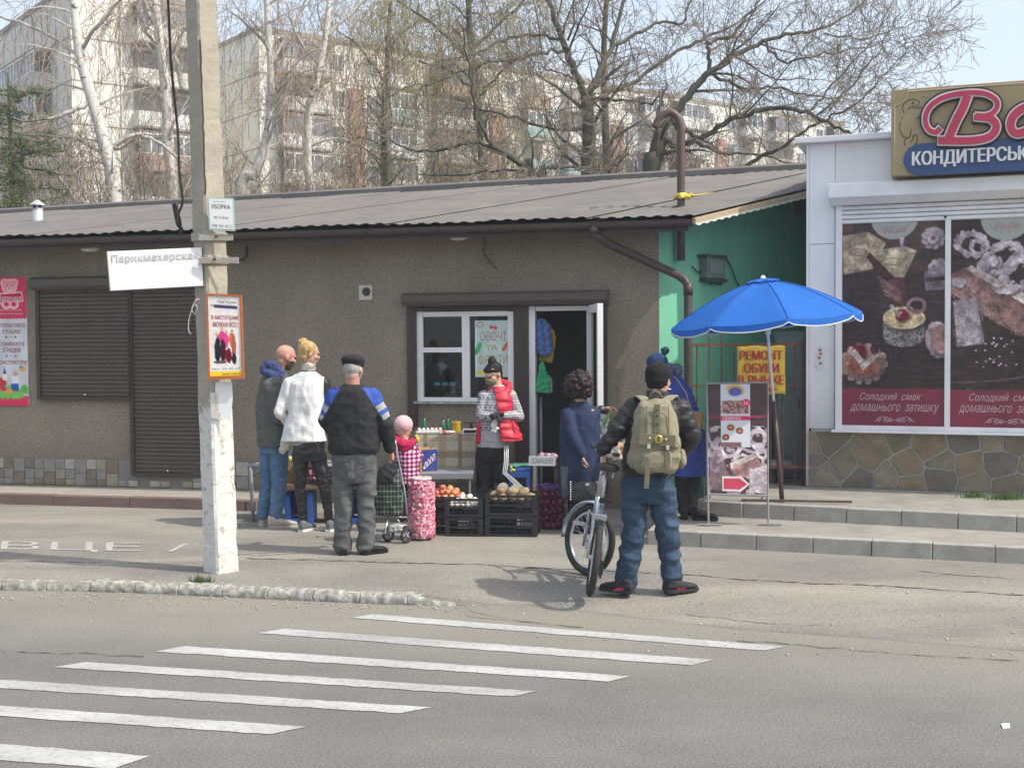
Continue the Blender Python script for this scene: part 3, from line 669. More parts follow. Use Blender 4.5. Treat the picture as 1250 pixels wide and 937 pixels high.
g = MB(); CB.box(g, .03, .31, .36, 1.92, .0, .012); g.build('door', pm('cab_grey2', (.2, .24, .24), .5, .1, 6), cb, bevel=.005)
g = MB(); g.tube([CB.w(.27, 1.1, .015), CB.w(.27, 1.1, .05), CB.w(.27, 1.2, .05)], .008); g.build('handle', M_brown, cb)

# ---- bent vent pipe through the roof with foam collar
vx = 832; YP = 13.75; pts = [P(800, 156, YP), P(804, 146, YP), P(812, 139, YP), P(820, 138, YP), P(827, 144, YP), P(831, 157, YP), P(833, 180, YP), P(833, 318, YP)]
pts[-1].x = pts[-2].x = pts[-3].x
vp = empty('vent_pipe', pts[-1], 'rusty brown pipe with bent top rising through the roof edge', 'pipe')
hs = []
for i in range(len(pts)-1):
    p0, p1, p2, p3 = pts[max(i-1, 0)], pts[i], pts[i+1], pts[min(i+2, len(pts)-1)]
    for k in range(5): t = k/5; hs.append(.5*((2*p1)+(p2-p0)*t+(2*p0-5*p1+4*p2-p3)*t*t+(3*p1-p0-3*p2+p3)*t**3) if i < 5 else p1.lerp(p2, t))
hs.append(pts[-1]); g = MB(); g.tube(hs, .044, 14, caps=False); o = g.build('pipe', M_pipe, vp, smooth=True); o.modifiers.new('t', 'SOLIDIFY').thickness = .008
pr = P(833, 240, YP); g = MB()
for i in range(34):
    q = rnd.uniform(0, 6.28); r_ = rnd.uniform(.03, .085); g.ell(pr+V((math.cos(q)*r_*1.1, math.sin(q)*r_, rnd.uniform(-.02, .02)+.0*q)), .028, .026, .02, nu=7, nv=5)
for i in range(14): g.ell(pr+V((.1+i*.022, .01+i*.012, .01+.004*i)), .018*(1-i/20), .015, .01, nu=6, nv=4)
sculpt('foam_collar', g, M_foam, vp, .008, 2, wr=(.006, 30))
g = MB(); hp_ = P(806, 130, YP); g.tube([P(805, 112, YP+.05), P(806, 140, YP)], .012, 6); g.build('strap', M_pipe, vp)
# small roof chimney on the left
cx = P(46, 268, 17.5); ch = empty('roof_vent', cx, 'small white metal chimney cap on the far left of the roof', 'chimney')
g = MB(); g.lathe(cx, [(.075, -.4), (.075, .16)], 14); g.build('stack', pm('galv', (.45, .47, .47), .5, .1, 10, metal=.3), ch, smooth=True)
g = MB(); g.lathe(cx, [(.11, .20), (.105, .215), (.01, .28)], 14); g.build('cap', MATS['galv'], ch)
g = MB()
for i in range(5): q = i*1.257; g.box(cx+V((math.cos(q)*.07, math.sin(q)*.07, .18)), .02, .02, .06)
g.build('stay', MATS['galv'], ch)
g = MB(); g.lathe(cx, [(.06, .16), (.06, .2)], 10); g.build('throat', M_brown, ch)
# ================================================================ KIOSK
kiosk = empty('confectionery_kiosk', KI.w(1.5, .28, 0), 'white panelled confectionery kiosk with stone plinth and roller shutter box', 'building')
ks = lambda px, o=0: KI.sz(px, 450, o)[0]
kz = lambda px, py, o=0: KI.sz(px, py, o)[1]
KB = kz(1000, 523); KT = kz(988, 176); KE = 6.0; zs0 = KB
g = MB(); KI.box(g, .02, KE, .27, KT-.02, -5, -.03); g.build('core', M_wpanel, kiosk)
c0, c1 = 0.0, ks(1019)
zj = kz(1003, 298); zf0, zf1 = kz(1050, 221), KT
pans = [(c0, c1, KB, zj), (c0, c1, zj, zf1)]
for a0, a1, z0, z1 in pans: g = MB(); KI.box(g, a0+.002, a1-.002, z0+.003, z1-.003, -.03, 0); g.build('panel', M_wpanel, kiosk, bevel=.004)
x = c1
while x < KE: g = MB(); KI.box(g, x+.002, min(x+1.05, KE)-.002, zf0+.003, zf1-.003, -.03, -.002); g.build('panel', M_wpanel, kiosk, bevel=.004); x += 1.05
g = MB(); KI.box(g, -.03, 0, .28, KT, -5, -.002); g.build('side_panel', M_wpanel, kiosk)
g = MB(); KI.box(g, -.14, KE, KT, KT+.06, -5.1, .12); g.build('cornice', M_wpanel, kiosk, bevel=.006)
g = MB(); KI.box(g, c1+.0, KE, zf0-.07, zf0, -.03, .03); g.build('ledge', M_wpanel, kiosk, bevel=.004)
a0 = ks(1011, .22); zb0, zb1 = kz(1030, 249, .22), kz(1030, 223, .22)
g = MB(); g.prism([KI.w(a0, zb0+.0, .0), KI.w(a0, zb0, .14), KI.w(a0, zb0+.07, .24), KI.w(a0, zb1-.015, .24), KI.w(a0, zb1, .2), KI.w(a0, zb1, 0)], KI.u*(KE-a0)); g.build('roller_box', M_wpvc, kiosk, bevel=.004)
# guide rails, mullions, slats, sill
wz1 = zb0; wz0 = KB+.0
x1, x2, x3 = ks(1020), ks(1028), ks(1153); x4 = ks(1160); stp = x4-x2
g = MB(); KI.box(g, x1, x2, KB, wz1, 0, .05); g.build('guide_rail', M_wpvc, kiosk, bevel=.004)
zsl = kz(1090, 271, .03); sl_ = None; nn = 4; h = (wz1-zsl)/nn
for i in range(nn):
    o = MB().prism([KI.w(x2, zsl+h*i, .0), KI.w(x2, zsl+h*i, .02), KI.w(x2, zsl+h*(i+.2), .032), KI.w(x2, zsl+h*(i+.8), .032), KI.w(x2, zsl+h*(i+1)-.006, .02), KI.w(x2, zsl+h*(i+1)-.006, 0)], KI.u*(KE-x2)).build('slat', M_wpvc, kiosk)
MB().ell(KI.w(ks(1153), zsl+.03, .04), .014, .014, .014).build('lock', M_brown, kiosk)
g = MB()
x = x2; posts = []
while x < KE:
    posts.append(x); x += stp
for i, p_ in enumerate(posts[1:]): g = MB(); KI.box(g, p_-(x4-x3), p_, KB, zsl, -.01, .035); g.build('mullion', M_wpvc, kiosk, bevel=.004)
g = MB(); KI.box(g, x2, KE, KB, KB+.045, -.02, .03); g.build('bottom_rail', M_wpvc, kiosk, bevel=.004)
g = MB(); KI.box(g, ks(1016), KE, KB-.03, KB-.001, -.03, .1); g.build('sill', M_wpvc, kiosk, bevel=.006)
zp1, zp0 = zsl, KB+.045
def cakes(kind):
    def f(x, y):
        p = Paint(x, y, (58, 44, 42)); p.photo = True; n = vnoise(x*.06, y*.9, 4)[..., None]; p.c = p.c*(.75+.5*n); rg = random.Random(kind)
        if kind == 0:
            p.put((y < 330)*.5*vnoise(x*.05, y*.08, 3), (110, 88, 78))
            p.poly([(1028, 286), (1060, 282), (1082, 296), (1066, 326), (1030, 332)], (150, 132, 112)); p.poly([(1028, 300), (1058, 296), (1066, 326), (1030, 330)], (165, 148, 125))
            p.poly([(1058, 312), (1062, 306), (1100, 345), (1104, 362), (1096, 362)], (62, 30, 34)); p.poly([(1062, 306), (1104, 300), (1119, 306), (1104, 338), (1094, 338)], (172, 158, 132)); p.poly([(1094, 336), (1106, 330), (1104, 372), (1070, 344), (1068, 334)], (84, 52, 50))
            for i in range(5): p.poly([(1072+i*2, 334+i*5), (1100, 352+i*3), (1101, 355+i*3), (1072+i*2, 337+i*5)], (150, 118, 110), .6)
            p.ring(1090, 318, 14, 4, .12, (120, 100, 80)); p.ring(1048, 306, 10, 4, .12, (120, 100, 80)); p.poly([(1098, 284), (1106, 284), (1100, 310)], (150, 130, 150))
            for cx, cy, r in ((1139, 292, 15), (1146, 328, 14)):
                for i in range(9): q = i*.698; p.ell(cx+math.cos(q)*r*.66, cy+math.sin(q)*r*.6, r*.34, r*.3, (168, 156, 160), .3); 
                p.ell(cx, cy, r*.5, r*.45, (150, 136, 140), .4); p.ell(cx, cy, r*.2, r*.2, (110, 92, 92), .4)
            p.poly([(1128, 330), (1153, 326), (1153, 352), (1130, 352)], (150, 140, 150), .7); p.poly([(1130, 338), (1153, 336), (1153, 341), (1130, 343)], (60, 40, 45))
            # tall iced cake with a cherry
            p.ell(1104, 406, 25, 12, (150, 146, 142), .1); p.poly([(1079, 386), (1129, 386), (1129, 407), (1079, 407)], (150, 146, 142)); p.put(((y > 388) & (y < 418) & (abs(x-1104) < 25))*(vnoise(x*.8, y*.8, 6) < .5), (70, 62, 60), .8)
            p.ell(1104, 384, 25, 13, (190, 168, 130), .1); p.ring(1104, 384, 24, 12.4, .07, (205, 190, 160)); p.ell(1102, 381, 8, 7, (110, 26, 40), .2); p.ell(1100, 378, 2.4, 1.8, (200, 140, 150), .3); p.poly([(1086, 370), (1090, 368), (1100, 382), (1097, 384)], (170, 165, 160))
            p.ring(1119, 370, 10, 8, .24, (150, 110, 122)); p.ell(1119, 371, 5, 4, (60, 30, 40))
            # fruit tart
            for i in range(14): q = i*.449; p.ell(1055+math.cos(q)*25, 438+math.sin(q)*20, 5, 5, (190, 172, 158), .3)
            p.ell(1055, 436, 26, 20, (168, 128, 118), .12, rough=.3); p.ell(1054, 440, 20, 12, (150, 92, 76), .3, rough=.5); p.ell(1049, 423, 9, 8, (106, 30, 42), .3); p.poly([(1050, 440), (1070, 424), (1074, 428), (1054, 446)], (200, 190, 188)); p.poly([(1036, 424), (1044, 420), (1056, 434), (1050, 438)], (190, 178, 176)); p.ell(1068, 420, 5, 6, (60, 42, 48), .3)
            p.ell(1146, 410, 16, 22, (190, 172, 178), .1, ang=-.2, rough=.1); p.ell(1149, 410, 12, 17, (160, 120, 116), .2, ang=-.2)
        else:
            for cx, cy, rx, ry, a in ((1185, 295, 17, 12, .3), (1192, 300, 9, 7, 1), (1222, 312, 19, 15, -.5), (1238, 330, 13, 18, .1), (1206, 322, 12, 10, .4)): p.ring(cx, cy, rx, ry, .3, (176, 164, 170), a, .35)
            for i in range(9): q = rg.uniform(0, 6); p.ell(1210+math.cos(q)*15, 330+math.sin(q)*13, 7, 5, (180, 170, 176), .3, ang=q, rough=.3)
            p.poly([(1160, 330), (1178, 322), (1250, 372), (1250, 404), (1228, 396), (1160, 352)], (140, 104, 100)); p.put(((y-330) > (x-1160)*.55)*((y-356) < (x-1160)*.62)*(vnoise(x*.5, y*.5, 9) > .5)*(x < 1250)*(y < 404), (176, 140, 132), .55)
            p.poly([(1178, 324), (1184, 320), (1250, 356), (1250, 370)], (196, 180, 172))
            p.poly([(1163, 362), (1190, 358), (1200, 412), (1168, 416)], (172, 160, 166)); p.put(((x > 1163) & (x < 1200) & (y > 360) & (y < 415))*(vnoise(x*.7, y*.7, 3) > .55), (140, 128, 132), .5)
            p.ell(1225, 350, 14, 5, (180, 168, 172), .3, rough=.4); p.ell(1170, 340, 8, 6, (176, 164, 168), .3, rough=.3)
            for i in range(26): p.ell(rg.uniform(1190, 1240), rg.uniform(405, 440), 1.3, 1, (190, 182, 180), .5)
            d = abs(np.hypot((x-1170)*.55, y-330)-128); p.put((1.2-d)/.8, (120, 108, 112), .7)
            p.ell(1172, 470, 6, 3.5, (52, 62, 46), .2, ang=.4); p.ell(1181, 467, 6, 3.5, (60, 70, 52), .2, ang=-.5)
        p.photo = False; p.grain(.10, .5, .5, 8); p.grain(.12, .15, .15, 4)
        p.poly([(1000, 467), (1300, 467), (1300, 512), (1000, 512)], (128, 48, 70)); p.grain(.07, .05, .03, 5)
        # pale hanging badge
        cx = 1092 if kind == 0 else 1224; d = np.hypot((x-cx)/29, (y-266)/26); p.put((1-d)/.03+.5, (168, 172, 166)); p.put((.03-abs(np.hypot((x-cx)/19, (y-272)/11)-1))/.02*(y > 272)+0, (140, 128, 104))
        return p
    return f
for i, xa in enumerate(posts[:-1]):
    xb = posts[i+1]-(x4-x3)
    if xa > ks(1300): break
    q = [KI.w(xa, zp1, .004), KI.w(xb, zp1, .004), KI.w(xb, zp0, .004), KI.w(xa, zp0, .004)]; f = bil(q)
    ps = empty('cake_poster', q[3], ('cake poster with cherry cake and fruit tart on the kiosk, left pane', 'cake poster with white rings and cake roll on the kiosk, right pane')[min(i, 1)] , 'poster')
    g = MB(); KI.box(g, xa+.001, xb-.001, zp0+.001, zp1-.001, -.012, .003); g.build('backing', pm('poster_back', (.1, .08, .08), .6), ps)
    dx = 132*i; rc = (1028, 272, 1153, 511) if i == 0 else (1160, 266, 1286, 511)
    painted('print', f, rc, 150, 250, cakes(min(i, 1)), M_gloss, ps, lift=.002, gain=.95)
    mt = pm('pale_letters', (.5, .36, .38), .6)
    text('lettering', 'Солодкий  смак', f, .18, .835, .78, .88, mt, ps, .0035, shear=.35, bold=-.004); text('lettering', 'домашнього  затишку', f, .08, .893, .95, .94, mt, ps, .0035, shear=.35, bold=-.004)
    text('lettering', 'Вацак', f, .40, .015, .64, .06, pm('badge_ink', (.4, .22, .2), .6), ps, .0035, shear=.3, bold=-.01)
    g = MB()
    for k in (-1, 1):
        for (cu, r0_) in ((.08, .02), (.15, .014), (.04, .012)):
            pp = [f(.52+k*(cu+math.cos(t*.45)*r0_*(1-t/26)*1.6), .967+math.sin(t*.45)*r0_*(1-t/26)*.8, .004) for t in range(20)]; g.tube(pp, .0035, 4)
        g.tube([f(.52+k*u, .967+.012*math.sin(u*40), .004) for u in np.linspace(0, .2, 16)], .003, 4)
    g.build('flourish', mt, ps)
# ---- flagstone plinth
pk = MB(); KI.box(pk, 0, KE, .27, KB-.03, -.03, .0); bed = pk.build('stone_plinth', pm('mortar_pale', (.40, .38, .33), .9, .1, 20, bump=.3), kiosk)
stm = [pm('flag_%d' % i, c, .85, .2, 7, bump=.5, bs=18, col2=tuple(x*.6 for x in c)) for i, c in enumerate(((.26, .23, .165), (.225, .195, .14), (.29, .23, .145), (.2, .185, .15), (.31, .27, .2)))]
rg = random.Random(12); H_ = KB-.03-.285; seeds = []
for r in range(3):
    x = rg.uniform(-.1, .1)
    while x < 4.2: seeds.append((x+rg.uniform(-.09, .09), (r+.5)*H_/3+rg.uniform(-.07, .07))); x += rg.uniform(.2, .42)
for i, (sx, sy) in enumerate(seeds):
    poly = [(0.0, 0.0), (4.2, 0.0), (4.2, H_), (0.0, H_)]
    for j, (tx, ty) in enumerate(seeds):
        if i == j or abs(tx-sx) > 1.2: continue
        mx_2, my_2 = (sx+tx)/2, (sy+ty)/2; nx, ny = tx-sx, ty-sy; L = math.hypot(nx, ny); nx /= L; ny /= L; out = []
        for k in range(len(poly)):
            a, b = poly[k], poly[(k+1) % len(poly)]; da = (a[0]-mx_2)*nx+(a[1]-my_2)*ny+.011; db = (b[0]-mx_2)*nx+(b[1]-my_2)*ny+.011
            if da <= 0: out.append(a)
            if da*db < 0: t = da/(da-db); out.append((a[0]+(b[0]-a[0])*t, a[1]+(b[1]-a[1])*t))
        poly = out
        if len(poly) < 3: break
    if len(poly) < 3: continue
    cx = sum(p[0] for p in poly)/len(poly); cy = sum(p[1] for p in poly)/len(poly); dp_ = rg.uniform(.012, .024); g = MB()
    lo_ = [KI.w(p[0], .285+p[1], .0) for p in poly]; hi_ = [KI.w(cx+(p[0]-cx)*.97, .285+cy+(p[1]-cy)*.97, dp_) for p in poly]; n = len(poly)
    g.add(lo_+hi_, [tuple(range(n, 2*n))]+[(a, (a+1) % n, (a+1) % n+n, a+n) for a in range(n)]); g.build('flagstone', rg.choice(stm), bed)
# ---- sticker
g = MB(); f = bil(KI.quad(995, 421, 1006, 452, .003)); g.prism([f(u, v, .0) for u, v in ((.5, 0), (.9, .15), (1, .9), (.5, 1), (0, .85), (.3, .2))], KI.n*.003); st = g.build('sticker', pm('sticker_white', (.75, .75, .75), .5), None, label='small white sticker on the corner panel of the kiosk', cat='sticker')
g = MB()
for u, v in ((.55, .2), (.6, .35), (.45, .5), (.6, .72)): g.prism([f(u+math.cos(q)*.2, v+math.sin(q)*.06, .0035) for q in [k*1.047 for k in range(6)]], KI.n*.001)
g.build('mark', pm('sticker_red', (.5, .15, .12), .5), st)
# ---- sign board
so_ = .34; a0, z1 = KI.sz(1088, 110, so_); _, z0 = KI.sz(1090, 215, so_); sgn = empty('kiosk_sign', KI.w(a0+1, z0, so_), 'golden brown sign board with large crimson script letters on the kiosk roof edge', 'sign')
g = MB(); KI.box(g, a0, a0+4.4, z0, z1, .05, so_); g.build('board', pm('sign_gold', (.36, .28, .145), .5, .06, 3, spec=.5), sgn, bevel=.008)
g = MB(); gm = pm('sign_edge', (.50, .42, .28), .45, .06, 3)
tz = z1-.03; r_ = .13; e0 = a0+.035
pp = [KI.w(a0+4.3, tz, so_+.004), KI.w(e0+r_+.03, tz, so_+.004)]+[KI.w(e0+.03+r_*math.sin(q) if 0 else e0+r_*math.cos(q)*0+e0*0+r_*math.sin(q), tz-r_+r_*math.sin(q)*0+r_*(1-math.sin(q))*0, so_) for q in []]
for k in range(9): q = math.pi/2*k/8; pp.append(KI.w(e0+r_*math.cos(q), tz-r_*math.sin(q), so_+.004))
pp += [KI.w(e0, z0+.17, so_+.004)]+[KI.w(e0+r_*.9*math.sin(q), z0+.03+r_*.9*math.cos(q), so_+.004) for q in [math.pi/2*k/8 for k in range(9)]]
g.tube(pp, .007, 5); g.build('border', gm, sgn)
# engraved curls at the left
zp = lambda x, y: (1080+x*.256, 90+y*.2562)
bo = pm('sign_line', (.11, .075, .035), .6); g = MB()
def K3(px, py, o): return KI.w(*KI.sz(px, py, o), o)
for crv in ([(95, 190), (85, 165), (95, 140), (120, 125), (150, 125), (165, 140), (150, 155), (130, 150)], [(110, 175), (125, 160), (150, 165), (175, 160), (180, 180), (165, 205), (150, 215)], [(75, 230), (72, 260), (85, 295), (110, 305), (125, 290)], [(95, 345), (95, 315), (120, 300), (125, 265)], [(110, 355), (135, 350), (155, 320), (150, 290), (140, 300)], [(120, 330), (135, 310), (135, 290)], [(180, 112), (190, 108)], [(195, 116), (203, 112)], [(85, 205), (80, 215)], [(130, 135), (140, 140), (125, 145)]):
    cc = [K3(*zp(*c), so_+.002) for c in crv]; out = []
    for i in range(len(cc)-1):
        p0, p1, p2, p3 = cc[max(i-1, 0)], cc[i], cc[i+1], cc[min(i+2, len(cc)-1)]
        for k in range(4): t = k/4; out.append(.5*((2*p1)+(p2-p0)*t+(2*p0-5*p1+4*p2-p3)*t*t+(3*p1-p0-3*p2+p3)*t**3))
    out.append(cc[-1]); g.tube(out, [.0045 if 0 < i < len(out)-1 else .002 for i in range(len(out))], 4)
g.build('curl_drawing', bo, sgn)
# big letters: ribbons of three widths
B1 = [(262, 262), (245, 278), (215, 270), (196, 240), (196, 195), (222, 150), (275, 115), (345, 97), (420, 90), (485, 97), (530, 125), (535, 160), (510, 190), (460, 205), (430, 207)]
B2 = [(440, 205), (500, 212), (530, 240), (525, 275), (495, 302), (440, 316), (360, 320), (262, 318)]
B3 = [(392, 112), (372, 165), (340, 225), (305, 308)]
A1 = [(700, 160), (660, 165), (615, 200), (600, 245), (620, 282), (670, 275), (730, 225)]
A2 = [(755, 150), (725, 225), (715, 270), (740, 285), (790, 262)]
def ribbon(mb, pts, wd, o0, o1, mi=0):
    pts = [V(p) for p in pts]; out = []
    for i in range(len(pts)-1):
        p0, p1, p2, p3 = pts[max(i-1, 0)], pts[i], pts[i+1], pts[min(i+2, len(pts)-1)]
        for k in range(5): t = k/5; out.append(.5*((2*p1)+(p2-p0)*t+(2*p0-5*p1+4*p2-p3)*t*t+(3*p1-p0-3*p2+p3)*t**3))
    out.append(pts[-1]); n = len(out); L = []; R = []
    for i, p in enumerate(out):
        t = (out[min(i+1, n-1)]-out[max(i-1, 0)]).normalized(); q = V((-t.y, t.x)); w_ = wd/2
        if i == 0: p = p-t*w_*.5
        if i == n-1: p = p+t*w_*.5
        L.append(p+q*w_); R.append(p-q*w_)
    va = [K3(*zp(*p), o1) for p in L]; vb = [K3(*zp(*p), o1) for p in R]; vc = [v-KI.n*(o1-o0) for v in va]; vd = [v-KI.n*(o1-o0) for v in vb]
    fs = []
    for i in range(n-1): fs += [(i, i+1, n+i+1, n+i), (2*n+i, 3*n+i, 3*n+i+1, 2*n+i+1), (i, 2*n+i, 2*n+i+1, i+1), (n+i, n+i+1, 3*n+i+1, 3*n+i)]
    fs += [(0, n, 3*n, 2*n), (n-1, 3*n-1, 4*n-1, 2*n-1)]
    mb.add(va+vb+vc+vd, fs, mi)
mk, mw_, mr_ = pm('letter_black', (.03, .02, .02), .4), pm('letter_white', (.7, .68, .66), .4), pm('letter_crimson', (.50, .035, .085), .35, spec=.5)
for grp in ((('', B1, 30), ('', B2, 42), ('', B3, 46)), (('', A1, 44), ('', A2, 40))):
    for lay, (ex, o0, o1, m) in enumerate(((24, so_+.002, so_+.05, mk), (8, so_+.04, so_+.062, mw_), (-7, so_+.05, so_+.074, mr_))):
        g = MB()
        for i, (_, pts, w0) in enumerate(grp): ribbon(g, pts, w0+ex, o0, o1+i*.0015)
        g.build('script_letter', m, sgn)
# blue rounded plate with raised white letters
pa = K3(1103, 196, so_+.02); zc_ = pa.z; ph = .165; pts = []
s0 = KI.sz(1103, 196, so_+.02)[0]
for k in range(13): q = math.pi/2+math.pi*k/12; pts.append((s0+ph+math.cos(q)*ph, zc_+math.sin(q)*ph))
pts += [(s0+4, zc_-ph), (s0+4, zc_+ph)]
_, zc0 = KI.sz(1110, 196, so_)
MB().prism([KI.w(x, z, so_+.001) for x, z in pts], KI.n*.02).build('blue_plate', pm('sign_blue', (.03, .075, .19), .45, spec=.5), sgn, bevel=.003)
c0_, c1_ = KI.sz(1114, 196, so_+.03)[0], KI.sz(1254, 190, so_+.03)[0]
f = bil([KI.w(c0_, zc_+.082, so_+.021), KI.w(c1_, zc_+.082, so_+.021), KI.w(c1_, zc_-.088, so_+.021), KI.w(c0_, zc_-.088, so_+.021)])
text('lettering', 'КОНДИТЕРСЬК', f, 0, 0, 1, 1, pm('raised_white', (.75, .75, .74), .4), sgn, lift=.001, depth=.02, bold=.03)
f2 = bil([KI.w(c1_+.03, zc_+.085, so_+.021), KI.w(c1_+.6, zc_+.085, so_+.021), KI.w(c1_+.6, zc_-.085, so_+.021), KI.w(c1_+.03, zc_-.085, so_+.021)])
text('lettering', 'ИЙ ДІМ', f2, 0, 0, 1, 1, MATS['raised_white'], sgn, lift=.001, depth=.02, bold=.03)

# ================================================================ gate between the buildings
ga, gb_ = P(836, 500, 13.42), P(985, 500, 13.52); GA = Fr(ga, gb_-ga, ((gb_-ga).y, -(gb_-ga).x)); GL = (gb_-ga).xy.length; gtp = P(900, 419, 13.47).z
rust = pm('rust_paint', (.17, .07, .045), .7, .2, 9, bump=.3)
gate = empty('metal_gate', GA.w(GL/2, .28, 0), 'rusty brown barred metal gate between the shop and the kiosk', 'gate')
for z in (gtp, .5): g = MB(); GA.box(g, 0, GL, z-.03, z, -.02, .02); g.build('rail', rust, gate)
g = MB(); GA.box(g, .0, GL, 1.38, 1.395, -.01, .005); g.build('rail', rust, gate)
for a in (.02, GL-.02): g = MB(); GA.box(g, a-.025, a+.025, .28, gtp+.02, -.025, .025); g.build('post', rust, gate)
nb = 10; b0 = None
for i in range(1, nb):
    a = GL*i/nb
    if b0 is None: g = MB(); g.tube([GA.w(a, .32, 0), GA.w(a, gtp, 0)], .009, 6); b0 = g.build('bar', rust, gate); b0s = a
    else: c = b0.copy(); COL.objects.link(c); c.location = GA.u*(a-b0s)
g = MB(); g.tube([GA.w(GL*.2, gtp, 0), GA.w(GL*.2, 1.9, 0), GA.w(GL*.22, 2.0, -.02)], .008, 5); g.tube([GA.w(GL*.3, gtp, 0), GA.w(GL*.3, 1.98, 0)], .008, 5); g.build('spike', rust, gate)
GAq = GA.quad(900, 422, 958.5, 481, .03); f = bil(GAq); ys = empty('shoe_repair_sign', f(.5, 1), 'yellow banner with red lettering hanging on the gate', 'sign')
g = MB(); n = 14; vs = []
for j in range(n+1):
    for i in range(n+1): vs.append(f(i/n, j/n+.012*math.sin(i*.9), .008*math.sin(i*1.1+j*.4)))
g.add(vs, [(j*(n+1)+i, (j+1)*(n+1)+i, (j+1)*(n+1)+i+1, j*(n+1)+i+1) for j in range(n) for i in range(n)]); o = g.build('banner', pm('banner_yellow', (.72, .50, .07), .6, .08, 8), ys, smooth=True); o.modifiers.new('t', 'SOLIDIFY').thickness = .003
rd = pm('banner_red', (.45, .05, .04), .6)
for s_, u0, v0, u1, v1 in (('РЕМОНТ', .05, .10, .93, .29), ('ОБУВИ', .14, .36, .86, .56), ('В РЫНКЕ', .02, .61, .97, .80)): text('lettering', s_, f, u0, v0, u1, v1, rd, ys, lift=.014, bold=.03)
g = MB(); g.prism([f(u, v, .014) for u, v in ((.4, .86), (.68, .86), (.68, .82), (.84, .9), (.68, .98), (.68, .94), (.4, .94))], GA.n*.001); g.build('arrow', rd, ys)
# shelf, crates and odds behind the gate at its foot
bn = empty('low_bench', GA.w(.75, .28, -.35), 'low grey bench behind the bottom of the gate', 'bench')
g = MB(); GA.box(g, .3, 1.25, .48, .52, -.5, -.2); g.build('seat', M_kerbgrey, bn)
for a in (.35, 1.15): g = MB(); GA.box(g, a, a+.05, .28, .48, -.48, -.22); g.build('leg', M_brown, bn)
# ================================================================ toy shop banner on the far left
f = bil([KI.o]*4) if 0 else bil(SH.quad(-6, 338.5, 33.5, 495, .02))
tb_ = empty('toy_banner', f(.5, 1), 'tall pink and white toy banner with bear logo at the left edge of the wall', 'banner')
def ban(x, y):
    p = Paint(x, y, (205, 208, 212)); p.grain(.06, .1, .06); v = (y-338)/157
    p.poly([(-10, 330), (40, 330), (40, 388), (-10, 388)], (208, 62, 92)); p.put((y < 388+1.6*np.abs(((x*.45) % 2)-1))*(y > 386), (208, 62, 92)); p.poly([(-10, 483), (40, 483), (40, 500), (-10, 500)], (214, 58, 90))
    c = (232, 150, 160); e = (240, 205, 205)
    for cx, cy, r in ((7, 345, 3.6), (19, 345, 3.6), (13, 350, 8.2), (9, 371, 5), (18, 371, 5)): p.ell(cx, cy, r+1.2, r+1.2, e)
    for cx, cy, r in ((7, 345, 3.4), (19, 345, 3.4), (13, 350, 7.8)): p.ell(cx, cy, r, r, c)
    p.ell(13, 353, 3.6, 3, (238, 190, 192)); p.ell(13, 352, 1.1, .8, (60, 20, 30)); p.ell(10, 348, .7, .7, (60, 20, 30)); p.ell(16, 348, .7, .7, (60, 20, 30))
    p.poly([(-6, 358), (28, 356), (30, 368), (-6, 371)], e); p.poly([(-6, 359.5), (27, 357.5), (28.5, 366.5), (-6, 369.5)], (196, 40, 75))
    for cx, cy in ((9, 371), (18, 371)): p.ell(cx, cy, 4.4, 4.4, c); p.ell(cx, cy, 2.4, 2.4, (206, 40, 76))
    for yy in (411, 434): p.ell(8, yy, 1.2, 1.4, (150, 60, 70)); p.ell(19, yy, 1.2, 1.4, (150, 60, 70)); p.poly([(11, yy-.4), (16, yy-.4), (16, yy+.4), (11, yy+.4)], (190, 140, 145))
    p.ell(10, 478, 26, 8, (120, 190, 90), .3, rough=.5); p.ell(2, 466, 5, 7, (190, 60, 60), .3, rough=.5); p.poly([(5, 448), (7, 456), (3, 456)], (60, 70, 160)); p.ell(5, 460, 3.4, 4, (230, 225, 220)); p.ell(27, 450, 4, 4, (225, 170, 80), .3, rough=.6); p.ell(25, 448, 2, 2, (90, 140, 190))
    p.ell(18, 456, 3, 3.2, (215, 160, 130)); p.poly([(14, 459), (22, 459), (24, 474), (13, 474)], (225, 225, 230)); p.poly([(13, 468), (22, 468), (22, 477), (12, 477)], (50, 90, 170)); p.ell(9, 477, 6, 3, (225, 150, 90), .3); p.ell(29, 474, 3.5, 5, (90, 170, 70), .3); p.ell(3, 474, 4, 3, (200, 60, 90), .3); return p
g = MB(); SH.pbox(g, -6, 338.5, 33.5, 495, .002, .019); g.build('sheet', pm('banner_sheet', (.6, .6, .6), .6), tb_)
painted('print', f, (-6, 338.5, 33.5, 495), 80, 240, ban, M_print, tb_, .002)
rd2 = pm('banner_maroon', (.30, .035, .07), .7); wt = pm('banner_white', (.7, .6, .62), .7)
bv = lambda y: (y-338.5)/156.5; bu = lambda x: (x+6)/39.5
for s_, x0, x1, y0, y1, m in (('Лапочка', -2, 27, 360, 368, wt), ('ІНТЕРАКТИВНІ', -4, 31, 394.5, 399.5, rd2), ('ІГРАШКИ', 3, 25, 402, 407, rd2), ('РОЗВИВАЮЧІ', -4, 30, 417, 422, rd2), ('ІГРАШКИ', 3, 25, 424, 430, rd2), ('КОНСТРУКТОРИ', -3, 32, 439.5, 444.5, rd2), ('Всё по низьких', 1, 28, 377, 379, wt), ('цінах та знижках', 0, 28, 381.5, 384, wt)):
    text('lettering', s_, f, bu(x0), bv(y0), bu(x1), bv(y1), m, tb_, .004, bold=.01)

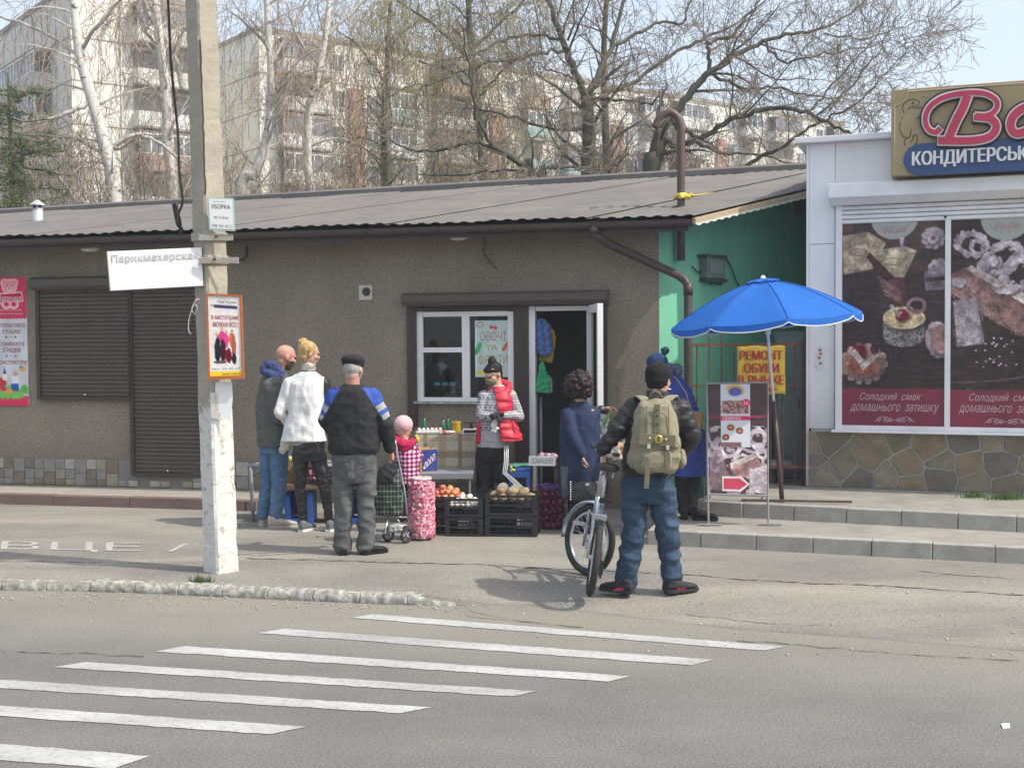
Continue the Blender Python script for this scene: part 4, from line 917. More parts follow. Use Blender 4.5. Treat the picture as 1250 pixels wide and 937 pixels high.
# ================================================================ utility pole
PY = 10.2
p0 = V((G(270, 697).x, G(270, 697).y, 0)); PYb = p0.y; ptop = P(245.5, 0, PYb); ax = (ptop-p0).normalized()
m = pm('pole_concrete', (.40, .365, .29), .95, .12, 5, bump=.6, bs=30, col2=(.3, .275, .22)); nt_, b_ = nodes_of(m)
old = b_.inputs['Base Color'].links[0].from_socket
ge = nt_.nodes.new('ShaderNodeNewGeometry'); sx_ = nt_.nodes.new('ShaderNodeSeparateXYZ'); nt_.links.new(ge.outputs['Position'], sx_.inputs[0])
nz = nt_.nodes.new('ShaderNodeTexNoise'); nz.inputs['Scale'].default_value = 14; nz.inputs['Detail'].default_value = 8; nz.inputs['Roughness'].default_value = .75; nt_.links.new(ge.outputs['Position'], nz.inputs['Vector'])
mr = nt_.nodes.new('ShaderNodeMapRange'); mr.inputs[1].default_value = 1.72; mr.inputs[2].default_value = 1.3; mr.inputs[3].default_value = 0; mr.inputs[4].default_value = .31; nt_.links.new(sx_.outputs['Z'], mr.inputs[0])
su = nt_.nodes.new('ShaderNodeMath'); su.operation = 'MULTIPLY_ADD'; su.inputs[1].default_value = .5; nt_.links.new(mr.outputs[0], su.inputs[2]); nt_.links.new(nz.outputs['Fac'], su.inputs[0])
cr = nt_.nodes.new('ShaderNodeValToRGB'); cr.color_ramp.elements[0].position = .508; cr.color_ramp.elements[1].position = .535; nt_.links.new(su.outputs[0], cr.inputs[0])
mx = nt_.nodes.new('ShaderNodeMix'); mx.data_type = 'RGBA'; mx.inputs[7].default_value = (.60, .59, .55, 1); nt_.links.new(cr.outputs[0], mx.inputs[0]); nt_.links.new(old, mx.inputs[6]); nt_.links.new(mx.outputs[2], b_.inputs['Base Color'])
pole = empty('utility_pole', p0, 'tall leaning concrete utility pole with whitewashed foot beside the kerb', 'utility pole')
g = MB(); rings = []; e1 = V((1, 0, 0)); e2 = V((0, 1, 0)); H_ = 8.6; n = 172
for k in range(n+1):
    z = -.12+H_*k/n; c = p0+ax*z; hw_ = (.146 if z < 0 else .143-.0035*z); rg = []
    cn = [(-1, 0), (-.08, -1), (.10, -1), (1, 0), (.1, 1), (-.1, 1)]
    for ci, (a, b) in enumerate(cn):
        jj = noise.noise(V((z*2.5, ci*9, 0)))*.010+noise.noise(V((z*11, ci*9, 5)))*.006-max(0, noise.noise(V((z*6, ci*5, 9)))-.25)*.06*(1 if z < 1.7 else .6)
        rg.append(c+e1*(a*(hw_+jj))+e2*(b*(hw_*.9+jj)))
    rings.append(rg)
g.loft(rings); g.build('shaft', m, pole)
ed = lambda py, dx=0., o=.0: (lambda c: c+e2*(-(.13+o))+e1*dx)(p0+ax*((1.9-(py-417.5)*PYb/1500)/ax.z))
g = MB(); g.tube([ed(y, .012+rnd.uniform(-.004, .004), -.006) for y in range(56, 242, 8)], [.006]*24, 6); g.build('rebar', pm('rebar_rust', (.08, .05, .035), .8), pole, smooth=True)
g = MB()
for y in (150, 158, 290, 318, 330): g.tube([ed(y+rnd.uniform(-6, 0), .0, -.012)+V((.0, 0, 0)), ed(y+5, .04, -.03), ed(y-2, .09, -.06)], .0025, 4)
galv = pm('band_steel', (.36, .33, .28), .5, .2, 10, metal=.2)
# two steel straps that carry the direction sign
bd = []
for yy, x1 in ((290, 281), (318, 288)):
    g = MB(); c = p0+ax*((1.9-(yy-417.5)*PYb/1500)/ax.z); h_ = .034
    g.loft([[c+e1*(a*.152)+e2*(b*.142)+V((0, 0, z)) for a, b in ((-1, 0), (-.1, -1), (.12, -1), (1, -.02), (.1, 1), (-.1, 1))] for z in (-h_, h_)])
    g.box(P((240+x1)/2+3, yy, PYb-.15), (x1-240)*.0068, .012, .05)
    g.build('strap', galv, pole, bevel=.003)
    MB().ell(P(264 if yy < 300 else 262, yy-2, PYb-.16), .012, .012, .012).build('bolt', M_brown, pole)
# direction sign
def pq(pts, Ys): return [P(x, y, Y) for (x, y), Y in zip(pts, Ys)]
q = pq([(130, 307), (246, 302), (248, 349), (134, 355)], [9.9, 10.03, 10.03, 9.9]); f = bil(q)
ds_ = empty('direction_sign', f(.5, 1), 'white arrow board with grey hairdresser lettering strapped to the concrete pole', 'sign')
g = MB(); g.hexa([f(u, v, l) for l in (-.03, 0) for u, v in ((0, 1), (1, 1), (1, 0), (0, 0))]); g.build('board', pm('sign_enamel', (.78, .78, .77), .5, .03, 3), ds_, bevel=.003)
g = MB(); g.hexa([f(u, v, l) for l in (-.035, .004) for u, v in ((-.008, 1.01), (.006, 1.01), (.006, -.01), (-.008, -.01))]); g.hexa([f(u, v, l) for l in (-.03, .004) for u, v in ((.0, 1.02), (1.0, 1.02), (1.0, .995), (.0, .995))]); g.build('edge', pm('edge_rust', (.09, .07, .06), .7), ds_)
text('lettering', 'Парикмахерская', f, .045, .10, .96, .35, pm('letter_grey', (.34, .34, .36), .7), ds_, .002, bold=.012, spacing=1.06)
text('lettering', 'Парикмахерская', f, .048, .125, .957, .325, pm('letter_fill', (.6, .6, .6), .7), ds_, .004, bold=-.022, spacing=1.06)
# small cleaning ad
q = pq([(254, 241.5), (284, 242.5), (286, 281), (256, 279.5)], [PYb-.17]*4); f = bil(q); ad_ = empty('cleaning_ad', f(.5, 1), 'small white advert plate with teal edge high on the concrete pole', 'sign')
g = MB(); g.hexa([f(u, v, l) for l in (-.012, 0) for u, v in ((-.03, 1.03), (1.03, 1.03), (1.03, -.02), (-.03, -.02))]); g.build('plate', pm('plate_teal', (.35, .5, .48), .5), ad_)
g = MB(); g.hexa([f(u, v, l) for l in (.0005, .002) for u, v in ((.02, .98), (.98, .98), (.98, .02), (.02, .02))]); g.build('face', pm('paper_white', (.72, .73, .72), .7, .04, 6), ad_)
ik = pm('ink_dark', (.06, .08, .07), .7)
for s_, a in (('УБОРКА', (.12, .2, .88, .34)), ('095 12 34 567', (.2, .58, .8, .66)), ('098 765 43 21', (.1, .84, .93, .93)), ('квартир та офісів', (.2, .09, .7, .13))): text('lettering', s_, f, *a, ik, ad_, .003, bold=.015 if s_[0] == 'У' else 0)
# framed theatre poster
q = pq([(251.5, 358), (295, 360), (298, 462), (254.5, 463.5)], [PYb-.19]*4); f = bil(q); tp = empty('theatre_poster', f(.5, 1), 'white comedy poster in an orange wooden frame on the concrete pole', 'poster')
g = MB(); w_ = .055; h_ = .025
for a in ((-.0, 0, w_, 1), (1-w_, 0, 1, 1), (w_, 0, 1-w_, h_), (w_, 1-h_*1.6, 1-w_, 1)): g.hexa([f(u, v, l) for l in (-.02, .012) for u, v in ((a[0], a[3]), (a[2], a[3]), (a[2], a[1]), (a[0], a[1]))])
g.build('frame', pm('frame_orange', (.42, .13, .04), .6, .15, 14), tp)
def tpp(x, y):
    p = Paint(x, y, (222, 220, 216)); p.grain(.04, .2, .2); p.poly([(250, 453), (300, 453), (300, 464), (250, 464)], (235, 205, 50))
    p.poly([(262, 372), (292, 373), (292, 377), (262, 376)], (70, 60, 90))
    for cx, cy, rx, ry, c in ((265, 426, 4, 16, (35, 30, 40)), (271, 410, 4, 6, (215, 60, 130)), (276, 416, 4, 10, (220, 70, 140)), (272, 428, 4, 14, (60, 30, 40)), (283, 414, 3, 9, (200, 110, 60)), (286, 424, 3, 15, (170, 90, 70)), (279, 434, 4, 9, (110, 20, 40)), (286, 438, 3, 7, (40, 35, 45)), (264, 408, 2, 2.4, (210, 160, 130)), (271, 402, 2, 2.4, (210, 160, 130)), (277, 405, 2, 2.4, (210, 160, 130)), (284, 404, 2, 2.4, (200, 150, 120)), (268, 442, 9, 2, (90, 80, 80))): p.ell(cx, cy, rx, ry, c, .2, rough=.3)
    return p
painted('print', f, (252, 359, 298, 463), 60, 130, tpp, M_print, tp, .004)
g = MB(); g.hexa([f(u, v, l) for l in (-.018, .002) for u, v in ((.01, .99), (.99, .99), (.99, .01), (.01, .01))]); g.build('backing', MATS['paper_white'], tp)
rdp = pm('ink_red', (.5, .03, .08), .7)
for s_, a, m_, sh_ in (('В АМСТЕРДАМЕ', (.14, .25, .9, .305), rdp, 0), ('МОЖНА ВСЕ!', (.18, .325, .86, .385), rdp, 0), ('Рэй Куни', (.3, .07, .85, .115), ik, .4), ('комедия', (.12, .125, .35, .15), ik, 0), ('Театр комедии', (.3, .17, .9, .195), pm('ink_pale', (.7, .7, .75), .7), 0), ('тел. 33-45-67', (.1, .865, .9, .885), ik, 0), ('билеты в кассе', (.4, .92, .9, .95), ik, 0)): text('lettering', s_, f, *a, m_, tp, .006, bold=.012 if m_ is rdp else 0, shear=sh_)
# torn paper notices
for pts, lab in (([(263, 466), (283, 466), (284, 486), (281, 514), (262, 500)], 'torn white notice with faint writing below the framed poster on the pole'), ([(256, 478), (266, 480), (268, 512), (258, 510)], 'narrow yellowed paper strip pasted low on the pole')):
    g = MB(); vs = [P(x, y, PYb-.137) for x, y in pts]; g.prism(vs, (0, .003, 0)); g.build('paper_notice', MATS['paper_white'] if len(pts) == 5 else pm('paper_old', (.6, .57, .5), .8), None, label=lab, cat='notice')
# cables
wire('pole_cable', [P(200, -60, 10.3), P(205, 0, 10.3), P(209, 80, 10.35), P(217, 160, 10.4), P(219, 210, 10.4), P(223, 245, 10.4), P(218, 262, 10.4), P(221, 285, 10.4)], .011, 'thick black cable hanging down in front of the roof left of the pole', 'cable')
ch_ = empty('cable_clamp', P(214, 275, 10.35), 'black cable clamp hanging in front of the gutter left of the pole', 'clamp'); g = MB(); g.tube([P(212, 250, 10.36), P(217, 274, 10.36), P(222, 280, 10.36)], .016, 8); g.tube([P(213, 248, 10.36), P(220, 268, 10.34), P(221, 281, 10.35)], .009, 8); g.build('clamp_body', pm('black_plastic', (.025, .025, .028), .45), ch_, smooth=True); MB().box(P(216, 262, 10.33), .02, .012, .16).build('clamp_plate', M_brown, ch_)
wire('string_loop', [P(244, 366, PYb-.12), P(239, 366, PYb-.14), P(234, 377, PYb-.14), P(238, 383, PYb-.14), P(241, 377, PYb-.14), P(237, 372, PYb-.14), P(231, 388, PYb-.14), P(230, 402, PYb-.14), P(233, 408, PYb-.14)], .004, 'loop of pale string tied round the pole left of the framed poster', 'string', pm('string', (.5, .48, .42), .8))

# ================================================================ parasol
UY = 12.15; ub = P(955, 614, UY); utop = P(931.5, 341, UY); ua = (utop-ub).normalized(); ur = V((0, -1, 0)).cross(ua).normalized(); uf = ua.cross(ur)
um = empty('beach_parasol', ub, 'large blue parasol with white piping leaning beside the cake advertising stand', 'parasol')
L1 = (P(945, 492, UY)-ub).length; LT = (utop-ub).length
MB().tube([ub, ub+ua*(L1+.02)], .024, 10).build('lower_pole', M_pipe, um, smooth=True); MB().tube([ub+ua*(L1-.1), ub+ua*(LT-.02)], .015, 10).build('upper_pole', M_wpvc, um, smooth=True)
MB().lathe(ub+ua*(LT-.02), [(.02, 0), (.03, .02), (.022, .05), (.008, .06)], 10, Matrix((ur, uf, ua)).transposed()).build('finial', M_wpvc, um, smooth=True)
R_, Hc = .945, .395; crn = ub+ua*(LT-Hc-.01)
blue = pm('parasol_blue', (.02, .155, .56), .65, .05, 3, bump=.15, bs=200, spec=.3); nb_, bb_ = nodes_of(blue)
tl_ = nb_.nodes.new('ShaderNodeBsdfTranslucent'); tl_.inputs[0].default_value = (.03, .2, .7, 1); mxs = nb_.nodes.new('ShaderNodeMixShader'); mxs.inputs[0].default_value = .3
out_ = [x for x in nb_.nodes if x.type == 'OUTPUT_MATERIAL'][0]; nb_.links.new(bb_.outputs[0], mxs.inputs[1]); nb_.links.new(tl_.outputs[0], mxs.inputs[2]); nb_.links.new(mxs.outputs[0], out_.inputs[0])
def cn_(th, r):
    k = (th/(2*math.pi)*8) % 1; sag = math.sin(math.pi*k)**.8; rr = R_*r*(1-.05*sag*r*r); z = Hc*(1-r**1.6)-.036*sag*math.sin(min(1, r)*math.pi*.75)
    return crn+ur*(rr*math.cos(th))+uf*(rr*math.sin(th))+ua*z
NT, NR_ = 64, 14; off_ = .22
def shell(r0, r1, n, dz=0):
    vs = [cn_(2*math.pi*j/NT+off_*0, r0+(r1-r0)*i/n)+ua*dz for i in range(n+1) for j in range(NT)]
    return MB().add(vs, [(i*NT+j, i*NT+(j+1) % NT, (i+1)*NT+(j+1) % NT, (i+1)*NT+j) for i in range(n) for j in range(NT)])
shell(.11, 1, NR_).build('canopy', blue, um, smooth=True)
shell(.0, .17, 4, .022).build('vent_cap', blue, um, smooth=True)
vs = []; edge = []
for j in range(NT*2):
    th = 2*math.pi*j/(NT*2); k = (j/16) % 1; dr = .045+.022*math.sin(math.pi*k) if k not in (0,) else .03
    p = cn_(th, 1); q = p-ua*dr+(p-crn).normalized()*.004; vs += [p, q]; edge.append(q)
MB().add(vs, [(2*j, (2*j+2) % len(vs), (2*j+3) % len(vs), 2*j+1) for j in range(NT*2)]).build('valance', blue, um, smooth=True)
MB().tube(edge+[edge[0]], .006, 5).build('piping', pm('piping_white', (.7, .7, .7), .6), um, smooth=True)
for j in range(8):
    th = 2*math.pi*j/8; MB().tube([cn_(th, r)-ua*.012 for r in (.02, .3, .6, .85, 1)], .005, 5).build('rib', M_wpvc, um); MB().tube([cn_(th, .5)-ua*.02, crn-ua*.12], .004, 5).build('strut', M_wpvc, um); MB().tube([cn_(th, .1+.9*i/8)+ua*.002 for i in range(9)], .0035, 4).build('seam', pm('seam_blue', (.008, .05, .25), .8), um)
MB().lathe(crn-ua*.14, [(.022, 0), (.03, .02), (.022, .05)], 10).build('hub', M_wpvc, um)
MB().tube([G(905, 610, .3), G(1040, 612, .3)], .012, 8).build('fallen_bar', M_pipe, None, label='thin brown metal bar lying on the concrete at the foot of the parasol', cat='bar')

# ================================================================ advertising stand with cake print
AY = 11.75; q = pq([(863, 468), (936, 467), (936.5, 605), (864.5, 603)], [AY, AY-.06, AY-.22, AY-.16]); f = bil(q)
st = empty('advertising_stand', P(900, 636, AY), 'grey framed advertising stand with cake picture and red arrow on the kiosk step', 'advertising stand')
stm_ = pm('stand_steel', (.25, .25, .26), .5, .1, 8)
g = MB(); g.hexa([f(u, v, l) for l in (-.012, 0) for u, v in ((0, 1), (1, 1), (1, 0), (0, 0))]); g.build('board', pm('board_dark', (.07, .05, .05), .6), st)
def sb(x, y):
    p = Paint(x, y, (66, 44, 44)); p.photo = True; p.grain(.15, .06, .6, 2); rg = random.Random(5)
    p.put((y > 520)*(vnoise(x*.16, y*.16, 8) > .62), (170, 162, 170), .8)
    for cx, cy, rx, ry, a in ((915, 545, 16, 6, .3), (925, 535, 9, 10, 0), (892, 548, 14, 8, -.4), (908, 562, 10, 6, .2), (930, 553, 7, 5, .6)): p.ring(cx, cy, rx, ry, .32, (186, 174, 182), a, .3)
    p.poly([(865, 552), (880, 548), (892, 600), (866, 598)], (150, 128, 142), .7); p.poly([(890, 570), (924, 556), (930, 568), (900, 588)], (150, 110, 106)); p.poly([(890, 566), (920, 553), (924, 558), (892, 573)], (192, 176, 170)); p.poly([(915, 572), (936, 568), (937, 602), (914, 600)], (176, 166, 170)); p.put((x > 915)*(y > 570)*(y < 601)*(vnoise(x*.8, y*.8, 1) > .6), (140, 125, 130), .6)
    p.ell(880, 585, 16, 10, (120, 96, 96), .4, .8, rough=.5); p.poly([(862, 509), (937, 508), (937, 510), (862, 511)], (150, 40, 70))
    return p
painted('print', f, (863, 468, 936.5, 604), 90, 160, sb, M_gloss, st, .002)
g = MB(); B = lambda u0, v0, u1, v1, l, mi=0: g.hexa([f(u, v, k) for k in (l-.001, l) for u, v in ((u0, v1), (u1, v1), (u1, v0), (u0, v0))], mi)
fs_ = lambda x: (x-863.5)/73; fv = lambda y: (y-467.5)/136.5
B(fs_(880), fv(468), fs_(916), fv(546), .004); g.build('leaflet', pm('leaflet_white', (.6, .6, .62), .7), st)
def lf(x, y):
    p = Paint(x, y, (198, 200, 206)); p.ell(898, 476, 11, 7, (206, 168, 90), .2, rough=.4); p.ell(898, 478, 8, 5.5, (90, 95, 160), .2); p.poly([(882, 489), (914, 489), (914, 505), (882, 505)], (120, 84, 80)); p.put((y > 489)*(y < 505)*(vnoise(x*.5, y*.5, 2) > .5), (170, 140, 130)); p.poly([(880, 508), (916, 508), (916, 513), (880, 513)], (196, 50, 90)); p.ell(911, 492, 5, 5, (214, 50, 90), .1)
    for cx, cy in ((892, 522), (903, 526), (886, 534)): p.ell(cx, cy, 4.5, 4, (120, 70, 50), .2); p.ell(cx, cy, 2.4, 2, (170, 130, 100), .3)
    p.poly([(880, 540), (905, 540), (905, 546), (880, 546)], (120, 90, 90)); return p
f3 = bil([f(fs_(880), fv(468)), f(fs_(916), fv(468)), f(fs_(916), fv(546)), f(fs_(880), fv(546))]); painted('leaflet_print', f3, (880, 468, 916, 546), 50, 90, lf, M_print, st, .0055)
text('lettering', '56', f, fs_(908), fv(490), fs_(914), fv(494), wt, st, .008); text('lettering', 'НОВИНКА', f, fs_(883), fv(509), fs_(905), fv(512.4), wt, st, .008)
def arrow(u0, v0, u1, v1, hh): vm = (v0+v1)/2; k = u1-(u1-u0)*.38; return [(u0, v0), (k, v0), (k, vm-hh), (u1, vm), (k, vm+hh), (k, v1), (u0, v1)]
MB().prism([f(u, v, .004) for u, v in arrow(fs_(881), fv(581.5), fs_(915), fv(599.5), .082)], f.n*.002).build('arrow_outline', wt, st)
MB().prism([f(u, v, .006) for u, v in arrow(fs_(883), fv(584), fs_(912), fv(597), .056)], f.n*.002).build('arrow', pm('arrow_red', (.5, .05, .09), .5), st)
g = MB(); 
for x0, x1, y0 in ((863, 862.5, 466), (937, 937.5, 465)):
    a = P(x0, y0, AY+.01); b = P((864 if x0 < 900 else 937), 604, AY-.17); c = V((b.x, b.y-.04, .145)); g.tube([a, b, c], .011, 6)
    g2 = MB(); g2.tube([a, V((a.x+.05, a.y+.55, .145))], .009, 6); g2.build('rear_leg', stm_, st); g2 = MB(); g2.tube([V((c.x-.1, c.y, .15)), V((c.x+.12, c.y-.02, .15))], .01, 6); g2.build('foot', stm_, st)
    g.build('leg', stm_, st); g = MB()
g = MB(); g.tube([f(0, 0, .006), f(1, 0, .006)], .01, 6); g.tube([f(0, 1, .006), f(1, 1, .006)], .01, 6); g.build('crossbar', stm_, st)

# ================================================================ market goods
M_blk = pm('crate_black', (.018, .018, .02), .5, .2, 10, spec=.4)
def make_crate(loc, wd, dp, ht, rz, label, m=M_blk):
    e = empty('plastic_crate', (0, 0, 0), label, 'crate', 'black plastic crates of the stall'); t = .012
    def panel(mb, x0, x1, fx):    # fx maps (a, z) to a box
        for z0, z1 in ((0, .03), (ht*.5-.008, ht*.5+.008), (ht-.026, ht)): fx(mb, x0, x1, z0, z1)
        n = max(4, int((x1-x0)/.035))
        for i in range(n+1):
            a = x0+(x1-x0)*i/n; ww = .02 if i in (0, n) else .0035; fx(mb, a-ww/2, a+ww/2, .03, ht-.026)
        for z in (ht*.27, ht*.74): fx(mb, x0, x1, z-.003, z+.003)
    for sy in (-1, 1):
        g = MB(); panel(g, -wd/2+.01, wd/2-.01, lambda mb, a0, a1, z0, z1: mb.box(((a0+a1)/2, sy*(dp/2-t/2), (z0+z1)/2), a1-a0, t, z1-z0)); g.build('side', m, e)
    for sx in (-1, 1):
        g = MB(); panel(g, -dp/2+.02, dp/2-.02, lambda mb, a0, a1, z0, z1: mb.box((sx*(wd/2-t/2), (a0+a1)/2, (z0+z1)/2), t*1.02, a1-a0, z1-z0)); g.build('end', m, e)
        for sy in (-1, 1): g = MB(); g.box((sx*(wd/2-.02), sy*(dp/2-.012), ht/2), .045, .028, ht); g.build('corner_post', m, e)
    MB().box((0, 0, .008), wd-.03, dp-.03, .014).build('base', m, e)
    e.location = loc; e.rotation_euler.z = rz; return e
RZ = -.12
def at(px, Y, z): p = P(px, 600, Y); return V((p.x, Y, z))
cA = make_crate(at(626, 12.0, 0), .50, .36, .20, RZ, 'empty-looking black crate directly on the asphalt under the brown potatoes')
def cdup(src, loc, label, rz=None): c = copy_tree(src, loc=loc, rotz=rz); c['label'] = label; return c
cdup(cA, at(626, 12.0, .205), 'black crate heaped with brown potatoes, on top of the front right stack')
cB = make_crate(at(569, 12.02, 0), .37, .32, .18, RZ, 'black crate on the asphalt beneath the crate of white garlic')
cdup(cB, at(569, 12.02, .19), 'black crate holding white garlic between onions and potatoes')
cdup(cB, at(533, 12.2, 0), 'black crate on the asphalt beneath the crate of yellow onions beside the mesh sack'); cdup(cB, at(541, 12.22, .185), 'black crate heaped with orange yellow onions beside the mesh sack'); 
cdup(cB, at(606, 12.5, .0), 'black crate behind the garlic, lowest of its stack'); cdup(cB, at(606, 12.5, .19), 'black crate with pale cabbages behind the potatoes'); 
def heap(name, label, cat, group, c, wx, wy, n, rr, mat, sq=(1, .9, .8), layers=2, rz=RZ, base=0., fill=True):
    protos = []
    for k in range(3):
        bm = bmesh.new(); bmesh.ops.create_icosphere(bm, subdivisions=2, radius=1)
        for v in bm.verts: nn_ = 1+.12*noise.noise(v.co*1.7+V((k*9, 0, 0))); v.co = V((v.co.x*rr*sq[0], v.co.y*rr*sq[1], v.co.z*rr*sq[2]))*nn_
        me = bpy.data.meshes.new(name); bm.to_mesh(me); bm.free(); me.materials.append(mat[k % len(mat)]); me.polygons.foreach_set('use_smooth', [True]*len(me.polygons)); protos.append(me)
    Rz = Matrix.Rotation(rz, 3, 'Z'); k = 0
    for L in range(layers):
        sc2 = 1-.28*L; nx = max(1, int(wx*sc2/(rr*1.75))); ny = max(1, int(wy*sc2/(rr*1.7)))
        for i in range(nx):
            for j in range(ny):
                o = bpy.data.objects.new(name, protos[rnd.randrange(3)]); COL.objects.link(o)
                p = V(((i+.5)/nx-.5, (j+.5)/ny-.5, 0)); p = V((p.x*wx*sc2, p.y*wy*sc2, L*rr*1.25))+V((rnd.uniform(-.2, .2)*rr, rnd.uniform(-.2, .2)*rr, rnd.uniform(-.25, .25)*rr))
                o.location = V(c)+Rz @ p; o.rotation_euler = (rnd.uniform(-.5, .5), rnd.uniform(-.5, .5), rnd.uniform(0, 6)); s_ = rnd.uniform(.82, 1.15); o.scale = (s_,)*3
                tag(o, label, cat, group)
pot = [pm('potato_%d' % i, c, .9, .2, 25, bump=.5, bs=40) for i, c in enumerate(((.30, .22, .13), (.24, .17, .10), (.34, .26, .16)))]
heap('potato', 'brown earthy potato heaped in the front right black crate', 'potato', 'potatoes in the front right crate', at(626, 12.0, .36), .44, .30, 0, .05, pot, (1.25, 1, .85), 2)
gar = [pm('garlic_%d' % i, c, .6, .08, 30) for i, c in enumerate(((.72, .69, .62), (.66, .62, .55), (.75, .72, .68)))]
heap('garlic', 'white garlic bulb in the black crate between onions and potatoes', 'garlic', 'garlic bulbs in the crate', at(569, 12.02, .30), .31, .26, 0, .027, gar, (1, 1, .85), 3)
oni = [pm('onion_%d' % i, c, .35, .15, 20, spec=.5) for i, c in enumerate(((.55, .22, .08), (.62, .30, .12), (.48, .12, .07)))]
heap('onion', 'yellow onion heaped in the topmost black crate behind the mesh sack', 'onion', 'yellow onions in the crate', at(545, 12.22, .35), .34, .28, 0, .034, oni, (1, 1, .9), 3)
heap('onion', 'yellow onion glimpsed through the lower black crate behind the mesh sack', 'onion', 'yellow onions in the lower crate', at(533, 12.2, .1), .31, .26, 0, .036, oni, (1, 1, .9), 1)
cab = [pm('cabbage_%d' % i, c, .7, .12, 12, bump=.6, bs=14) for i, c in enumerate(((.72, .71, .58), (.68, .70, .52), (.76, .75, .66)))]
heap('cabbage', 'pale round cabbage in the crate behind the potatoes', 'cabbage', 'pale cabbages', at(622, 12.45, .40), .30, .2, 0, .075, cab, (1, 1, .85), 1)
ron = [pm('redonion_%d' % i, c, .3, .15, 20, spec=.5) for i, c in enumerate(((.13, .02, .05), (.18, .03, .06), (.10, .015, .05)))]
# sack of red onions: onions behind a thin net
sb_ = at(672, 12.35, 0)
for L in range(5):
    heap('red_onion', 'dark red onion in the purple net sack by the doorway', 'onion', 'red onions in the net sack', sb_+V((0, 0, .05+L*.075)), .27, .2, 0, .038, ron, (1, 1, .92), 1)
g = MB()
for i in range(26): q = rnd.uniform(0, 6.28); r_ = rnd.uniform(0, .12); g.ell(sb_+V((math.cos(q)*r_, math.sin(q)*r_*.7, .41+rnd.uniform(-.015, .03))), .035, .03, .022, nu=8, nv=6)
so2 = empty('net_sack', sb_, 'purple and red net sack of red onions between the stool and the doorway', 'sack'); sculpt('gathered_top', g, pm('net_purple', (.09, .04, .16), .7, .3, 30), so2, .01, 2, wr=(.012, 22))
g = MB()
for i in range(14):
    q = 2*math.pi*i/14; g.tube([sb_+V((math.cos(q+k*.3)*.15*(1 if k else .95), math.sin(q+k*.3)*.115, .02+k*.1)) for k in range(5)], .0022, 3); g.tube([sb_+V((math.cos(q-k*.3)*.15, math.sin(q-k*.3)*.115, .02+k*.1)) for k in range(5)], .0022, 3)
g.build('net', pm('net_red', (.3, .02, .05), .6), so2, kind='stuff')
# mesh sack of red and white
sk = at(514, 11.72, 0); g = MB(); g.lathe(sk, [(.10, .01), (.128, .05), (.13, .2), (.122, .36), (.128, .5), (.115, .55), (.06, .565)], 20)
for i in range(420):
    q = rnd.uniform(0, 6.28); z = rnd.uniform(.02, .55); r_ = .122; g.ell(sk+V((math.cos(q)*r_, math.sin(q)*r_, z)), .018, .018, .016, nu=6, nv=5)
for i in range(40): q = rnd.uniform(0, 6.28); r_ = rnd.uniform(0, .11); g.ell(sk+V((math.cos(q)*r_, math.sin(q)*r_, .56)), .02, .02, .016, nu=6, nv=5)
mk_ = pm('sack_mix', (.6, .55, .5), .6); n2, b2 = nodes_of(mk_); vo = n2.nodes.new('ShaderNodeTexVoronoi'); vo.inputs['Scale'].default_value = 75; tc = n2.nodes.new('ShaderNodeTexCoord'); n2.links.new(tc.outputs['Object'], vo.inputs['Vector']); cr = n2.nodes.new('ShaderNodeValToRGB'); cr.color_ramp.interpolation = 'CONSTANT'
for pos, c in ((0, (.60, .46, .45)), (.24, (.46, .06, .14)), (.5, (.52, .2, .27)), (.72, (.62, .5, .48)), (.84, (.26, .02, .08))):
    e_ = cr.color_ramp.elements[0] if pos == 0 else cr.color_ramp.elements.new(pos); e_.color = (*c, 1)
n2.links.new(vo.outputs['Color'], cr.inputs[0]); n2.links.new(cr.outputs[0], b2.inputs['Base Color'])
ms = empty('mesh_sack', sk, 'upright clear mesh sack packed with small pink and white vegetables', 'sack'); sculpt('contents', g, mk_, ms, .008, 1, kind='stuff')
g = MB(); g.lathe(sk, [(.085, .55), (.11, .585), (.09, .60), (.02, .575)], 16); sculpt('top_film', g, pm('film_pink', (.55, .42, .42), .5, .2, 30), ms, .008, 1, wr=(.012, 25))

# table with plaid cloth
TY = 13.25; TA, TBx = P(508, 560, TY).x, P(600, 560, TY).x; TZ = 1.9-(530-415)*TY/1500; TD = .55
tbl = empty('stall_table', ((TA+TBx)/2, TY, 0), 'stall table under the shop window covered with beige plaid oilcloth', 'table')
def plaid(x, y):
    p = Paint(x, y, (176, 170, 152)); p.grain(.05, .4, .4)
    for c, w2, col in ((16, 4, (116, 92, 62)), (46, 7, (150, 128, 98)), (76, 4, (116, 92, 62))): p.put(((w2-abs((x % 90)-c))/1.)*1, col, .62)
    for c, w2, col in ((6, 3, (150, 128, 98)), (26, 5, (112, 88, 58)), (44, 4, (150, 128, 98))): p.put((w2-abs((y % 56)-c))/1., col, .5)
    return p
fq = bil([V((TA, TY, TZ)), V((TBx, TY-.02, TZ)), V((TBx, TY-.05, .38)), V((TA, TY-.03, .38))]); painted('cloth_front', fq, (0, 0, 130, 62), 130, 62, plaid, M_gloss, tbl, 0)
ft = bil([V((TA, TY+TD, TZ+.003)), V((TBx, TY+TD, TZ+.003)), V((TBx, TY, TZ+.003)), V((TA, TY, TZ+.003))]); painted('cloth_top', ft, (0, 0, 130, 50), 60, 30, plaid, M_gloss, tbl, 0)
MB().box(((TA+TBx)/2, TY+TD/2+.01, TZ-.02), TBx-TA-.01, TD-.03, .03).build('board', M_wood, tbl)
for x in (TA+.05, TBx-.05):
    for y in (TY+.05, TY+TD-.05): MB().box((x, y, (TZ-.04)/2), .04, .04, TZ-.04).build('leg', M_wood, tbl)
tz = TZ+.006
def onT(px, Y): return V((P(px, 525, Y).x, Y, tz))
